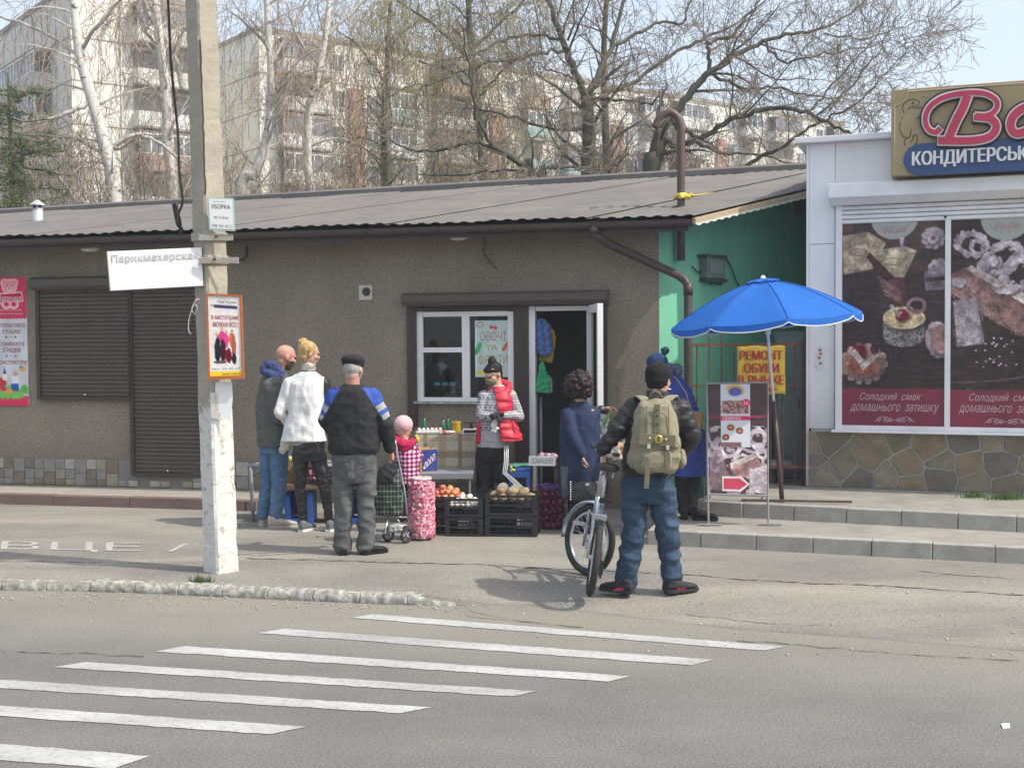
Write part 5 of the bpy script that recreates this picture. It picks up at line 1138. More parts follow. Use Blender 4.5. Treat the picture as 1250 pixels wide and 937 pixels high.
eg = empty('egg_tray', onT(525, 13.4), 'pale grey egg tray on the left of the plaid table', 'egg tray'); g = MB()
for i in range(6):
    for j in range(3): c = onT(525, 13.4)+V((-.12+i*.046, -.05+j*.046, .03)); g.lathe(c, [(.012, .03), (.022, .0), (.022, -.03)], 8)
g.box(onT(525, 13.4)+V((-.005, 0, .012)), .3, .16, .02); sculpt('tray', g, pm('pulp', (.5, .5, .48), .9, .1, 20), eg, .007, 1)
def bottle(px, Y, r, h, mat, label, cat='bottle'):
    c = onT(px, Y); e = empty(cat, c, label, cat); MB().lathe(c, [(r*.9, 0), (r, .01), (r, h*.6), (r*.45, h*.75), (r*.4, h)], 12).build('body', mat, e, smooth=True); MB().lathe(c, [(r*.48, h), (r*.48, h+.02)], 10).build('cap', M_brown, e)
bgm = pm('bottle_green', (.02, .13, .08), .3, .1, 5, spec=.6)
bottle(518, 13.6, .026, .16, bgm, 'dark green bottle behind the egg tray, left end of the table'); bottle(541, 13.62, .03, .14, bgm, 'dark green bottle at the middle of the plaid table'); bottle(547, 13.66, .022, .15, bgm, 'slim dark green bottle just left of the yellow jar', 'flask')
c = onT(557, 13.5); e = empty('jar', c, 'yellow plastic jar on the plaid table beside the scale', 'jar'); MB().lathe(c, [(.045, 0), (.048, .01), (.046, .10), (.047, .105)], 14).build('body', pm('jar_yellow', (.55, .36, .03), .45, .1, 8), e, smooth=True); MB().lathe(c, [(.05, .105), (.05, .12)], 14).build('lid', pm('lid_y', (.6, .42, .06), .45), e)
c = onT(573, 13.3); e = empty('kitchen_scale', c, 'old white counter scale with dark dial on the right of the plaid table', 'scale')
g = MB(); g.hexa([c+V(v) for v in ((-.09, -.08, 0), (.11, -.08, 0), (.11, .1, 0), (-.09, .1, 0), (-.07, .0, .06), (.09, .0, .06), (.09, .09, .06), (-.07, .09, .06))]); g.build('housing', pm('scale_white', (.5, .5, .48), .4, .05, 6), e, bevel=.006)
g = MB(); g.box(c+V((.01, -.055, .03)), .13, .03, .03); g.build('dial', M_blk, e); g = MB(); g.box(c+V((.02, .04, .12)), .16, .14, .012); g.box(c+V((.02, .04, .085)), .03, .03, .06); g.build('pan', M_brown, e)
c = onT(545, 13.32); g = MB()
for i in range(9): g.ell(c+V((rnd.uniform(-.09, .09), rnd.uniform(-.03, .03), .015)), rnd.uniform(.03, .05), .03, .018)
sculpt('plastic_bag', g, [pm('bag_white', (.6, .58, .56), .5), pm('bag_red', (.45, .08, .07), .5)], None, .008, 2, cls=lambda p: noise.noise(p*14) > .05, wr=(.012, 25)); tag(bpy.data.objects[-1] if 0 else [o for o in COL.objects if o.name.startswith('plastic_bag')][-1], 'crumpled red and white plastic bag lying on the plaid table', 'bag')
g = MB()
for i in range(6): g.ell(onT(533, 13.55)+V((rnd.uniform(-.06, .06), rnd.uniform(-.03, .03), .03)), .03, .03, .03)
o = sculpt('tomato_pile', g, pm('pepper_red', (.35, .04, .04), .4), None, .008, 1); tag(o, 'small red pile of peppers behind the egg tray', 'peppers')

# grey folding table and the cardboard box on it
GY = 12.75; gx0, gx1 = P(498, 580, GY).x, P(578, 580, GY).x; gz_ = .535
gt_ = empty('folding_table', ((gx0+gx1)/2, GY, 0), 'low grey metal table between the onions and the plaid cloth', 'table'); gm_ = pm('table_grey', (.22, .24, .26), .5, .08, 6)
MB().box(((gx0+gx1)/2, GY+.15, gz_-.015), gx1-gx0, .52, .03).build('top', gm_, gt_, bevel=.004)
MB().box(((gx0+gx1)/2, GY-.105, gz_-.035), gx1-gx0, .02, .05).build('apron', gm_, gt_)
for x in (gx0+.04, gx1-.04):
    for y in (GY-.07, GY+.36): MB().tube([(x, y, 0), (x, y, gz_-.03)], .014, 8).build('leg', gm_, gt_)
bc = V((P(519, 560, 12.8).x, 12.8, gz_)); Rb = Matrix.Rotation(.55, 3, 'Z'); cb_ = empty('cardboard_box', bc, 'open brown cardboard box with blue printed side on the low grey table', 'box')
cbm = pm('cardboard', (.42, .27, .13), .85, .08, 8); bx_, by_, bz_ = .20, .16, .25
for (cx, cy, sx, sy) in ((0, -by_/2, bx_, .005), (0, by_/2, bx_, .005), (-bx_/2, 0, .005, by_), (bx_/2, 0, .005, by_)): g = MB(); g.box(bc+Rb @ V((cx, cy, bz_/2)), sx, sy, bz_, Rb); g.build('side', cbm, cb_)
g = MB(); g.box(bc+Rb @ V((0, 0, bz_-.05)), bx_-.01, by_-.01, .005, Rb); g.build('flap', cbm, cb_)
fb = bil([bc+Rb @ V((x, -by_/2-.004, z)) for x, z in ((-bx_/2+.01, bz_-.015), (bx_/2-.0, bz_-.015), (bx_/2-.0, .012), (-bx_/2+.01, .012))])
g = MB(); g.poly([fb(u, v, .001) for u, v in ((.05, 0), (1, 0), (1, 1), (.05, 1))]); g.build('blue_print', pm('print_blue', (.03, .05, .22), .6), cb_)
g = MB(); pp = [fb(.12+.72*t, .78-.5*t+.12*math.sin(t*26), .004) for t in np.linspace(0, 1, 60)]; g.tube(pp, .006, 4); g.tube([fb(.12+.75*t, .92-.5*t, .004) for t in (0, 1)], .003, 4); g.build('white_script', wt, cb_)

# blue stool with green cloth
sx0, sx1 = P(621, 590, 12.85).x, P(647, 590, 12.85).x; sz_ = 1.9-(571-415)*12.85/1500; stl = empty('blue_stool', ((sx0+sx1)/2, 12.85, 0), 'blue plastic stool behind the potatoes with a green cloth on top', 'stool'); bm_ = pm('stool_blue', (.03, .09, .32), .45, .08, 6, spec=.4)
MB().box(((sx0+sx1)/2, 12.95, sz_-.02), sx1-sx0+.02, .3, .03).build('seat', bm_, stl, bevel=.008)
MB().prism([V((sx0+(sx1-sx0)*i/16, 12.8, sz_-.035-(.05 if i % 2 else .075))) for i in range(17)]+[V((sx1, 12.8, sz_-.03)), V((sx0, 12.8, sz_-.03))], (0, .01, 0)).build('apron', bm_, stl)
for x in (sx0+.02, sx1-.02):
    for y in (12.82, 13.07): MB().box((x, y, (sz_-.03)/2), .035, .03, sz_-.03).build('leg', bm_, stl)
g = MB(); c = V(((sx0+sx1)/2-.02, 12.93, sz_+.015))
for i in range(12): g.ell(c+V((rnd.uniform(-.09, .13), rnd.uniform(-.08, .08), .0)), .05, .05, .02)
o = sculpt('green_cloth', g, pm('cloth_green', (.08, .22, .16), .9, .1, 12), None, .008, 2, wr=(.015, 18)); tag(o, 'crumpled dark green cloth lying on the blue stool', 'cloth')
g = MB(); c = P(627, 572, 12.78)
for i in range(7): g.ell(c+V((rnd.uniform(-.03, .05), 0, rnd.uniform(-.03, .03))), .014, .012, .014, nu=7, nv=5)
o = sculpt('yellow_flowers', g, pm('flower_yellow', (.6, .55, .05), .7), None, .006, 1); tag(o, 'small bunch of yellow flowers lying on the blue stool edge', 'flowers')
# dark crate table with card sign
bx = V((P(664, 580, 12.95).x, 12.95, 0)); tz2 = 1.9-(566-415)*12.95/1500; dt = empty('side_table', bx, 'narrow dark table at the doorway carrying the handwritten card', 'table'); MB().box(bx+V((0, .12, tz2-.012)), .3, .3, .024).build('top', M_brown, dt)
for sx_2 in (-.13, .13):
    for y in (0, .25): MB().box(bx+V((sx_2, y, (tz2-.024)/2)), .03, .03, tz2-.024).build('leg', M_brown, dt)
q = pq([(645.5, 556.5), (678, 556.5), (678, 568.5), (645.5, 568)], [12.78]*4); f = bil(q); cs = empty('price_card', f(.5, 1), 'white card with handwritten capitals standing at the doorway', 'sign'); g = MB(); g.hexa([f(u, v, l) for l in (-.006, 0) for u, v in ((0, 1), (1, 1), (1, 0), (0, 0))]); g.build('card', pm('card_white', (.62, .64, .63), .8), cs); text('lettering', 'ДОМАШНІЕ', f, .08, .15, .93, .88, pm('marker_grey', (.2, .22, .22), .8), cs, .002, bold=-.01)
MB().hexa([f(u, v, l) for l in (-.16, -.006) for u, v in ((.4, .9), (.5, .9), (.5, .8), (.4, .8))]).build('support', M_brown, cs)
g = MB(); c = bx+V((.03, .08, tz2+.045))
for i in range(9): g.ell(c+V((rnd.uniform(-.08, .08), rnd.uniform(-.05, .05), rnd.uniform(-.02, .03))), .045, .04, .035)
o = sculpt('pink_bag', g, pm('film_lilac', (.45, .26, .32), .45, .25, 20), None, .008, 1, wr=(.018, 20)); tag(o, 'crumpled pink plastic bag behind the handwritten card', 'bag')

# things hanging in the doorway
def hang(pts, mats, name, label, cat, cls=None, th=.025):
    c = sum((V(p) for p in pts), V())/len(pts); g = MB(); g.prism([V(p)+V((0, -th/2, 0)) for p in pts], (0, th, 0)); return tag(sculpt(name, g, mats, None, .008, 3, cls=cls, wr=(.02, 14)), label, cat)
dY = 13.95
hang([P(x, y, dY) for x, y in ((655, 390), (664, 388), (672, 396), (675, 430), (664, 436), (655, 430), (653, 400))], [pm('bag_blue', (.04, .12, .38), .5), pm('bag_violet', (.13, .05, .30), .5), pm('bag_teal', (.03, .22, .26), .5)], 'hanging_bag', 'blue and purple plastic bag hanging inside the doorway', 'bag', cls=lambda p: int(abs(p.x*40+p.z*4) % 3))
hang([P(x, y, dY+.08) for x, y in ((661, 398), (676, 402), (679, 415), (674, 443), (657, 440), (660, 430))], pm('bag_yellow', (.38, .30, .02), .5), 'hanging_bag', 'yellow plastic bag hanging behind the blue one in the doorway', 'bag')
hang([P(x, y, dY-.02) for x, y in ((659, 441), (663, 441), (672, 466), (670, 480), (653, 479), (654, 470))], pm('bag_green2', (.03, .35, .14), .45), 'hanging_bag', 'green plastic bag hanging lowest inside the doorway', 'bag')
hang([P(x, y, dY+.03) for x, y in ((667, 455), (674, 462), (674, 479), (669, 479))], pm('bag_pale', (.3, .38, .34), .45), 'hanging_bag', 'pale grey plastic bag behind the green bag in the doorway', 'bag')
MB().tube([P(660, 484, dY+.1), V((P(660, 484, dY+.1).x, dY+.1, .03))], .018, 8).build('door_pipe', pm('pipe_grey', (.3, .32, .33), .4), None, smooth=True, label='grey upright pipe standing inside the shop doorway', cat='pipe')
wire('bag_cord', [P(656, 376, dY), P(660, 388, dY), P(662, 441, dY-.01)], .004, 'thin cord holding the plastic bags in the doorway', 'cord')
DISP = pm('display_blue', (.18, .28, .45), .3); nodes_of(DISP)[1].inputs['Emission Color'].default_value = (.25, .45, .8, 1); nodes_of(DISP)[1].inputs['Emission Strength'].default_value = .35  # glow added so the scale displays show in the dark room
c = SH.w(*SH.sz(545, 468, -.4), -.4); e = empty('digital_scale', c, 'dark digital scale with pale blue displays behind the shop window', 'scale'); g = MB(); g.box(c, .34, .12, .10, SH.R); g.build('housing', pm('scale_dark', (.16, .2, .26), .5), e, bevel=.01)
for k in (-1, 0, 1): g = MB(); g.box(c+SH.u*(k*.095)+SH.n*.062, .07, .008, .035, SH.R); g.build('display', DISP, e)
g = MB(); SH.box(g, ws(516), ws(620), 1.0, 1.13, -.7, -.29); o = g.build('counter', pm('counter_dark', (.06, .055, .05), .6), None, label='dark counter ledge inside the shop window', cat='counter')

# left side: tube-frame table, wooden bench on blue crates, goods
LY = 12.95; lx0, lx1 = P(304, 600, LY).x, P(420, 600, LY).x; lz = 1.9-(568-416)*LY/1500
lt = empty('tube_table', ((lx0+lx1)/2, LY, 0), 'grey tubular metal table standing behind the couple beside the pole', 'table')
g = MB(); g.tube([(lx0, LY, lz), (lx1, LY, lz)], .02, 8); g.tube([(lx0, LY, lz), (lx0+.12, LY+.4, lz)], .02, 8); g.tube([(lx0+.12, LY+.4, lz), (lx1, LY+.4, lz)], .02, 8); g.tube([(lx0+.03, LY, lz-.1), (lx0+.2, LY, lz)], .012, 6); g.build('frame', gm_, lt, smooth=True)
MB().hexa([V(v) for v in ((lx0+.01, LY+.0, lz-.01), (lx1, LY, lz-.01), (lx1, LY+.4, lz-.01), (lx0+.13, LY+.4, lz-.01), (lx0+.01, LY, lz+.01), (lx1, LY, lz+.01), (lx1, LY+.4, lz+.01), (lx0+.13, LY+.4, lz+.01))]).build('top', pm('top_dark', (.12, .13, .13), .6), lt)
for x, y in ((lx0+.02, LY), (lx0+.14, LY+.4), (lx1-.02, LY), (lx1-.02, LY+.4)): MB().tube([(x, y, lz), (x+.02, y, 0)], .02, 8).build('leg', gm_, lt, smooth=True)
WY = 12.75; wx0, wx1 = P(338, 600, WY).x, P(470, 600, WY).x; wz_ = 1.9-(590-416)*WY/1500
MB().box(((wx0+wx1)/2, WY+.1, wz_-.02), wx1-wx0, .34, .04).build('bench_board', pm('bench_wood', (.24, .16, .085), .8, .2, 10, stretch=(.4, 4, 4)), None, bevel=.004, label='weathered wooden plank lying across blue crates behind the woman in white', cat='plank')
bc1 = empty('blue_crate', (P(366, 600, WY+.05).x, WY+.1, 0), 'blue plastic crate under the left end of the wooden plank', 'crate', 'blue crates under the plank'); Lc = bc1.location
for dx in (-.12, .12): MB().box(Lc+V((dx, 0, .165)), .055, .28, .33).build('end', bm_, bc1)
MB().box(Lc+V((0, 0, .03)), .19, .26, .05).build('base', bm_, bc1); MB().box(Lc+V((0, .13, .2)), .19, .02, .26).build('side', bm_, bc1)
c = copy_tree(bc1, loc=(P(440, 600, WY+.05).x, WY+.1, 0)); c['label'] = 'blue plastic crate under the plank behind the man in the flat cap'
cdup(cB, V((P(392, 600, WY).x, WY+.08, wz_)), 'black crate standing on the wooden plank between the couple')
g = MB(); c = V((P(381, 570, WY).x, WY+.02, wz_))
for i in range(60): g.ell(c+V((rnd.gauss(0, .05), rnd.gauss(0, .04), rnd.uniform(.03, .36))), .032, .032, .032, nu=8, nv=6)
o = sculpt('potato_net', g, pm('net_pink', (.50, .12, .16), .6, 0, 30, col2=(.62, .36, .34), thr=(.4, .6)), None, .01, 1); tag(o, 'pink net of round vegetables standing on the plank between the two women legs', 'net bag'); o['label'] = 'pink net of round vegetables standing on the plank seen between the black leather legs'
c = V((P(360, 565, WY+.1).x, WY+.12, wz_)); e = empty('yellow_box', c, 'small tan box with yellow fruit on the plank behind the bald man', 'box'); MB().box(c+V((0, 0, .11)), .2, .16, .22).build('carton', cbm, e)
g = MB(); [g.ell(c+V((x, y, .25)), .035, .035, .035) for x, y in ((-.05, -.04), (.02, -.05), (.06, .02), (-.02, .03))]; sculpt('fruit', g, pm('fruit_yellow', (.62, .6, .08), .5), e, .008, 1)
# ================================================================ people
M_skin = pm('skin', (.50, .29, .21), .55, .08, 20, spec=.35)
M_skin2 = pm('skin_red', (.50, .25, .19), .55, .08, 20, spec=.35)
M_eye = pm('eye_dark', (.03, .02, .02), .2)
def ringp(c, r, f, hw, hd, n=20, pw=2.4, tilt=None):
    c = V(c); up = tilt or V((0, 0, 0)); o = []
    for j in range(n):
        q = 2*math.pi*j/n; a, b = math.cos(q), math.sin(q)
        x = math.copysign(abs(a)**(2/pw), a)*hw; y = math.copysign(abs(b)**(2/pw), b)*hd
        o.append(c+r*x+f*y)
    return o
class Fig:
    def __init__(s, Y, base, f, label, z0=0., scale=1.):
        s.Y = Y; p = P(base, 600, Y); s.o = V((p.x, Y, z0)); s.z0 = z0; s.f = V((f[0], f[1], 0)).normalized(); s.r = V((s.f.y, -s.f.x, 0))   # r = picture-right when facing away
        s.e = empty('person', s.o, label, 'person'); s.b = MB(); s.k = scale
    def J(s, px, py, dy=0.): return P(px, py, s.Y+dy)
    def torso(s, mb, rows, mi=0):   # rows (px, py, dy, halfwidth, halfdepth)
        mb.loft([ringp(s.J(a, b, c), s.r, s.f, w_, d_) for a, b, c, w_, d_ in rows], mi)
    def head(s, c, f, up=(0, 0, 1), k=1.):
        mb = s.b; c = V(c); f = V(f).normalized(); up = V(up); up = (up-f*up.dot(f)).normalized(); r = f.cross(up); R = Matrix((r, f, up)).transposed(); s.hc, s.hf, s.hu, s.hr, s.hR, s.hk = c, f, up, r, R, k
        E = lambda x, y, z, a, b_, c_: mb.ell(c+(r*x+f*y+up*z)*k, a*k, b_*k, c_*k, R, 16, 10)
        E(0, -.012, .03, .078, .098, .088); E(0, .02, -.035, .062, .068, .078); E(0, .052, -.09, .032, .032, .028); E(0, -.02, -.04, .06, .06, .07)
        E(0, .083, .028, .045, .016, .012); E(0, .086, -.062, .024, .012, .010); E(.038, .055, -.02, .028, .028, .028); E(-.038, .055, -.02, .028, .028, .028)
        mb.chain([c+(f*.088+up*.018)*k, c+(f*.100-up*.024)*k], [.009*k, .0125*k], 8)
        for sx in (-1, 1): E(sx*.078, -.008, -.005, .012, .02, .032)
        for sx in (-1, 1): MB().ell(c+(r*sx*.03+f*.0865+up*.006)*k, .013*k, .006*k, .006*k, R).build('eye', M_eye, s.e)
    def neck(s, a, r=.056): s.b.chain([a, s.hc-s.hu*.05*s.hk-s.hf*.015], [r*1.1, r], 14)
    def limb(s, mb, pts, r, mi=0): mb.chain([s.J(*p) for p in pts], r, 14, mi)
    def hand(s, w_, d, pn, side, curl=.5, k=1., mb=None):
        mb = mb or s.b; w_ = V(w_); d = V(d).normalized(); pn = V(pn); pn = (pn-d*pn.dot(d)).normalized(); sd_ = d.cross(pn)*side
        mb.loft([ringp(w_+d*t*k, sd_, pn, hw*k, hd*k, 12) for t, hw, hd in ((-.02, .026, .02), (.02, .034, .017), (.06, .042, .015), (.088, .04, .012))])
        for i, (o_, L) in enumerate(((.031, .072), (.011, .082), (-.010, .077), (-.030, .06))):
            p = w_+(d*(.086-.004*abs(i-1))+sd_*o_)*k; q = d.copy(); pts = [p]
            for j, fr in enumerate((.45, .32, .23)):
                ang = curl*(.7+.4*j)*(1+.12*i); a2 = ang if j == 0 else ang+0
                q = (q*math.cos(a2)+pn*math.sin(a2)).normalized(); pn2 = pn; p = p+q*L*fr*k; pts.append(p)
            mb.chain(pts, [.0092*k, .0088*k, .008*k, .007*k], 8)
        t0 = w_+(d*.03+sd_*.03)*k; t1 = t0+(d*.03+sd_*.028+pn*.012)*k; t2 = t1+(d*.026+sd_*.006+pn*.012*(1+curl))*k; mb.chain([t0, t1, t2], [.013*k, .0105*k, .009*k], 8)
    def finish(s, m=M_skin, cls=None, mats=None): return sculpt('body', s.b, mats or m, s.e, .0065, 2, cls=cls)
    def wear(s, name, mb, mats, voxel=.009, smooth=4, wr=(.012, 9), cls=None, seed=0): return sculpt(name, mb, mats, s.e, voxel, smooth, cls=cls, wr=wr, seed=seed)
    def shoe(s, a, d, L=.27, w_=.05, h=.09, up=None, sole=None, name='shoe'):   # a: heel point on ground
        a = V(a); d = V(d).normalized(); sd_ = V((d.y, -d.x, 0)); g = MB()
        g.loft([ringp(a+d*(t*L)+V((0, 0, .018+hh/2)), sd_, V((0, 0, 1)), ww, hh/2, 14) for t, ww, hh in ((.0, .03, .06), (.12, w_*.8, h), (.35, w_*.86, h*.95), (.6, w_, h*.66), (.85, w_*.9, h*.5), (1., w_*.5, h*.34))])
        g.ell(a+d*(.17*L)+V((0, 0, h)), .042, .045, .035)
        o = sculpt(name, g, up, s.e, .007, 2, wr=(.003, 30)); g = MB()
        g.loft([ringp(a+d*(t*L), sd_, d, 0, 0, 3)[:0] or [a+d*(t*L)+sd_*ww+V((0, 0, z)) for ww, z in ((-ww_, 0.001), (ww_, 0.001), (ww_, .026), (-ww_, .026))] for t, ww_ in ((-.015, .03), (.1, w_*.86), (.35, w_*.84), (.6, w_*1.02), (.85, w_*.94), (1.01, w_*.55))]); g.build('sole', sole or up, o)
        return o
leg_cloth = lambda n, c, **k: pm(n, c, k.pop('rough', .85), .1, k.pop('s', 7), bump=.3, bs=90, **k)

# ---- 1 bald bearded man in a grey green jacket
F1 = Fig(12.6, 335, (.78, .62), 'bald bearded man in a grey-green jacket and blue jeans beside the pole')
F1.head(F1.J(349, 436), (.85, .45, -.25), k=1.06); F1.neck(F1.J(339, 456))
F1.torso(F1.b, [(334, 545, 0, .15, .1), (333, 520, 0, .14, .1), (334, 490, 0, .17, .11), (335, 466, 0, .16, .09), (336, 458, 0, .06, .06)])
F1.limb(F1.b, [(329, 545, .06), (327, 590, .05), (322, 634, .05)], [.06, .05, .038]); F1.limb(F1.b, [(340, 545, -.03), (339, 590, -.04), (337, 636, -.05)], [.06, .05, .038])
F1.limb(F1.b, [(329, 470, -.14), (341, 508, -.16), (360, 514, .0)], [.05, .04, .028]); F1.hand(F1.J(360, 514, .0), (.6, .7, .1), (0, 0, 1), 1, .7)
F1.limb(F1.b, [(345, 468, .14), (352, 505, .25), (364, 512, .25)], [.05, .04, .028]); F1.hand(F1.J(364, 512, .25), (.6, .5, .1), (0, 0, 1), -1, .7)
hcc, hff, huu = F1.hc.copy(), F1.hf.copy(), F1.hu.copy()
F1.finish(mats=[M_skin2, pm('beard', (.10, .065, .045), .8, .2, 60)], cls=lambda p: ((p-hcc).dot(huu) < -.028 and (p-hcc).dot(hff) > .0 and (p-hcc).length < .14 and not ((p-hcc).dot(hff) > .096 and (p-hcc).dot(huu) > -.045)))
g = MB(); F1.torso(g, [(333, 544, 0, .19, .14), (332, 520, 0, .185, .14), (332, 495, 0, .20, .145), (334, 472, 0, .195, .13), (335, 462, 0, .165, .115), (337, 454, 0, .10, .10), (338, 450, 0, .085, .085)])
F1.limb(g, [(329, 472, -.15), (340, 510, -.19), (357, 515, -.06)], [.075, .062, .048]); F1.limb(g, [(344, 470, .16), (352, 506, .26), (362, 512, .24)], [.075, .062, .048])
jk = pm('jacket_greygreen', (.098, .105, .095), .85, .12, 5, bump=.8, bs=17); F1.wear('jacket', g, jk, wr=(.016, 8, (1, 1, 1.3)), seed=1)
g = MB(); F1.limb(g, [(321, 454, .0), (326, 450, .09)], [.03, .03]); g.chain([F1.J(321, 450, -.05), F1.J(328, 445, -.04), F1.J(335, 447, -.05), F1.J(343, 455, -.08)], [.035, .052, .055, .04]); g.chain([F1.J(322, 453, -.05), F1.J(330, 457, -.1), F1.J(343, 460, -.1)], [.035, .045, .035]); g.chain([F1.J(330, 446, .06), F1.J(338, 449, .04)], [.05, .045]); F1.wear('hood', g, pm('hood_blue', (.045, .06, .16), .9, .1, 6), wr=(.014, 16))
g = MB(); F1.torso(g, [(334, 536, 0, .15, .12), (334, 552, 0, .155, .12)]); F1.limb(g, [(328, 548, .07), (326, 590, .06), (321, 628, .05)], [.095, .075, .062]); F1.limb(g, [(341, 548, -.03), (341, 590, -.06), (337, 630, -.05)], [.10, .082, .065])
jn = pm('denim_blue', (.055, .115, .21), .9, .0, 4, bump=.8, bs=22, col2=(.10, .18, .29), thr=(.4, .65)); F1.wear('jeans', g, jn, wr=(.014, 12, (1, 1, 1.6)), seed=2)
sh1 = pm('shoe_beige', (.42, .39, .33), .8, .1, 10); F1.shoe((F1.J(318, 640, 0).x, 12.62, 0), (.3, .7, 0), up=sh1); F1.shoe((F1.J(329, 640, -.05).x, 12.5, 0), (.95, .3, 0), up=sh1, L=.29)

# ---- 2 blonde woman in a white jacket
F2 = Fig(12.3, 382, (.2, .98), 'blonde woman with a hair bun, white jacket and black leather trousers')
F2.head(F2.J(378, 432), (.9, .35, -.2), k=.98); F2.neck(F2.J(374, 455), .048)
F2.torso(F2.b, [(378, 550, 0, .15, .1), (374, 515, 0, .12, .09), (374, 485, 0, .15, .1), (374, 464, 0, .15, .08), (374, 456, 0, .05, .05)])
F2.limb(F2.b, [(367, 548, 0), (367, 598, -.01), (371, 640, .0)], [.058, .045, .033]); F2.limb(F2.b, [(388, 548, 0), (397, 598, -.01), (402, 640, .0)], [.058, .045, .033])
F2.limb(F2.b, [(354, 468, 0), (341, 504, .0), (352, 518, .22)], [.045, .035, .025]); F2.hand(F2.J(352, 518, .22), (.5, .6, 0), (0, 0, 1), 1, .6, .92); F2.limb(F2.b, [(395, 468, 0), (404, 502, .02), (394, 518, .22)], [.045, .035, .025]); F2.hand(F2.J(394, 518, .22), (-.5, .6, 0), (0, 0, 1), -1, .6, .92)
F2.finish()
g = MB(); k2 = F2.hc; u2, f2_, r2 = F2.hu, F2.hf, F2.hr
g.ell(k2+u2*.035-f2_*.03, .088, .1, .095, F2.hR, 16, 10); g.ell(k2-f2_*.055-u2*.02, .07, .055, .08, F2.hR, 14, 8); g.ell(F2.J(370, 418, .0), .058, .055, .046); g.ell(F2.J(372, 424, .0), .05, .05, .03)
hb = pm('hair_blonde', (.52, .36, .15), .6, 0, 30, col2=(.32, .20, .08), thr=(.4, .6), stretch=(1, 1, .25)); F2.wear('hair', g, hb, .007, 2, wr=(.01, 38, (1.6, 1.6, .5)))
g = MB(); F2.torso(g, [(371, 538, 0, .235, .15), (371, 525, 0, .215, .14), (373, 505, 0, .175, .125), (374, 485, 0, .18, .13), (374, 468, 0, .185, .115), (375, 458, 0, .14, .09), (376, 453, 0, .07, .07)])
F2.limb(g, [(354, 468, 0), (341, 503, -.02), (352, 517, .16)], [.068, .055, .042]); F2.limb(g, [(395, 468, 0), (403, 502, .0), (396, 517, .16)], [.068, .055, .042])
wj = pm('jacket_white', (.70, .70, .69), .75, .04, 5, bump=.8, bs=17); bl = pm('trim_black', (.02, .02, .022), .5)
xr = F2.J(396, 470, 0).x; zt_ = F2.J(396, 456, 0).z; F2.wear('jacket', g, [wj, bl], wr=(.018, 7, (1.3, 1.3, .8)), seed=3, cls=lambda p: (p.x > xr+.004 and p.z > F2.J(0, 490).z and p.z < zt_+.02) or (p.z > F2.J(0, 456).z))
g = MB(); g.lathe(F2.J(376, 447, 0), [(.068, -.05), (.075, -.02), (.07, .02), (.06, .04)], 16); F2.wear('scarf', g, pm('scarf', (.42, .38, .34), .9, .4, 26), .008, 2, wr=(.012, 20))
g = MB(); g.loft([ringp(F2.J(375, y, 0), F2.r, F2.f, a, b) for y, a, b in ((543, .17, .115), (530, .16, .11))]); F2.wear('shirt', g, pm('shirt_grey', (.35, .35, .36), .9), wr=(.01, 10))
lt_ = pm('leather_black', (.012, .012, .014), .3, .1, 6, bump=.25, bs=14, spec=.5)
g = MB(); F2.torso(g, [(377, 532, 0, .15, .115), (377, 552, 0, .165, .125), (377, 562, 0, .15, .11)]); F2.limb(g, [(367, 556, 0), (366, 598, -.02), (371, 638, .0)], [.088, .056, .040]); F2.limb(g, [(388, 556, 0), (397, 598, -.02), (402, 638, .0)], [.088, .056, .040]); F2.wear('trousers', g, lt_, .008, 3, wr=(.012, 9, (.8, .8, 1.7)), seed=4)
sg = pm('trainer_grey', (.14, .15, .16), .8, .1, 12); sw_ = pm('sole_white', (.65, .66, .66), .6)
F2.shoe((F2.J(369, 645).x, 12.2, 0), (.35, .7, 0), .25, .045, .08, sg, sw_); F2.shoe((F2.J(402, 645).x, 12.2, 0), (.3, .7, 0), .25, .045, .08, sg, sw_)
g = MB()
for i in range(8): g.ell(F2.J(346+rnd.uniform(-5, 6), 543+rnd.uniform(-5, 6), -.0), .04, .03, .05)
o = sculpt('carrier_bag', g, pm('bag_cream', (.50, .48, .40), .5, .06, 8), None, .008, 2, wr=(.02, 14)); tag(o, 'cream carrier bag hanging at the left hip of the woman in white', 'bag')

# ---- 3 old man, flat cap
F3 = Fig(10.92, 432, (.1, .99), 'elderly man in a black flat cap, black and blue jacket and grey jeans')
F3.head(F3.J(431, 452), (.25, .95, -.1), k=1.04); F3.neck(F3.J(431, 476), .06)
F3.torso(F3.b, [(432, 562, 0, .17, .12), (432, 530, 0, .17, .13), (432, 500, 0, .18, .13), (432, 480, 0, .17, .09), (431, 472, 0, .06, .06)])
F3.limb(F3.b, [(419, 560, 0), (420, 612, 0), (419, 665, 0)], [.064, .055, .038]); F3.limb(F3.b, [(446, 560, 0), (446, 612, 0), (446, 665, 0)], [.064, .055, .038])
F3.limb(F3.b, [(408, 482, 0), (397, 512, .02), (406, 528, .24)], [.05, .042, .03]); F3.hand(F3.J(406, 528, .24), (.6, .6, 0), (0, 0, 1), 1, .7)
F3.limb(F3.b, [(455, 482, 0), (472, 518, .0), (476, 548, .08)], [.05, .042, .03]); F3.hand(F3.J(477, 550, .10), (.15, .3, -.6), (-1, 0, 0), 1, .9)
c3, f3_, u3 = F3.hc.copy(), F3.hf.copy(), F3.hu.copy()
F3.finish(mats=[M_skin2, pm('hair_grey', (.36, .35, .33), .9, .15, 50)], cls=lambda p: (p-c3).dot(u3) > -.05 and (p-c3).dot(f3_) < .0 and abs((p-c3).dot(F3.hr)) < .083 and (p-c3).length < .13)
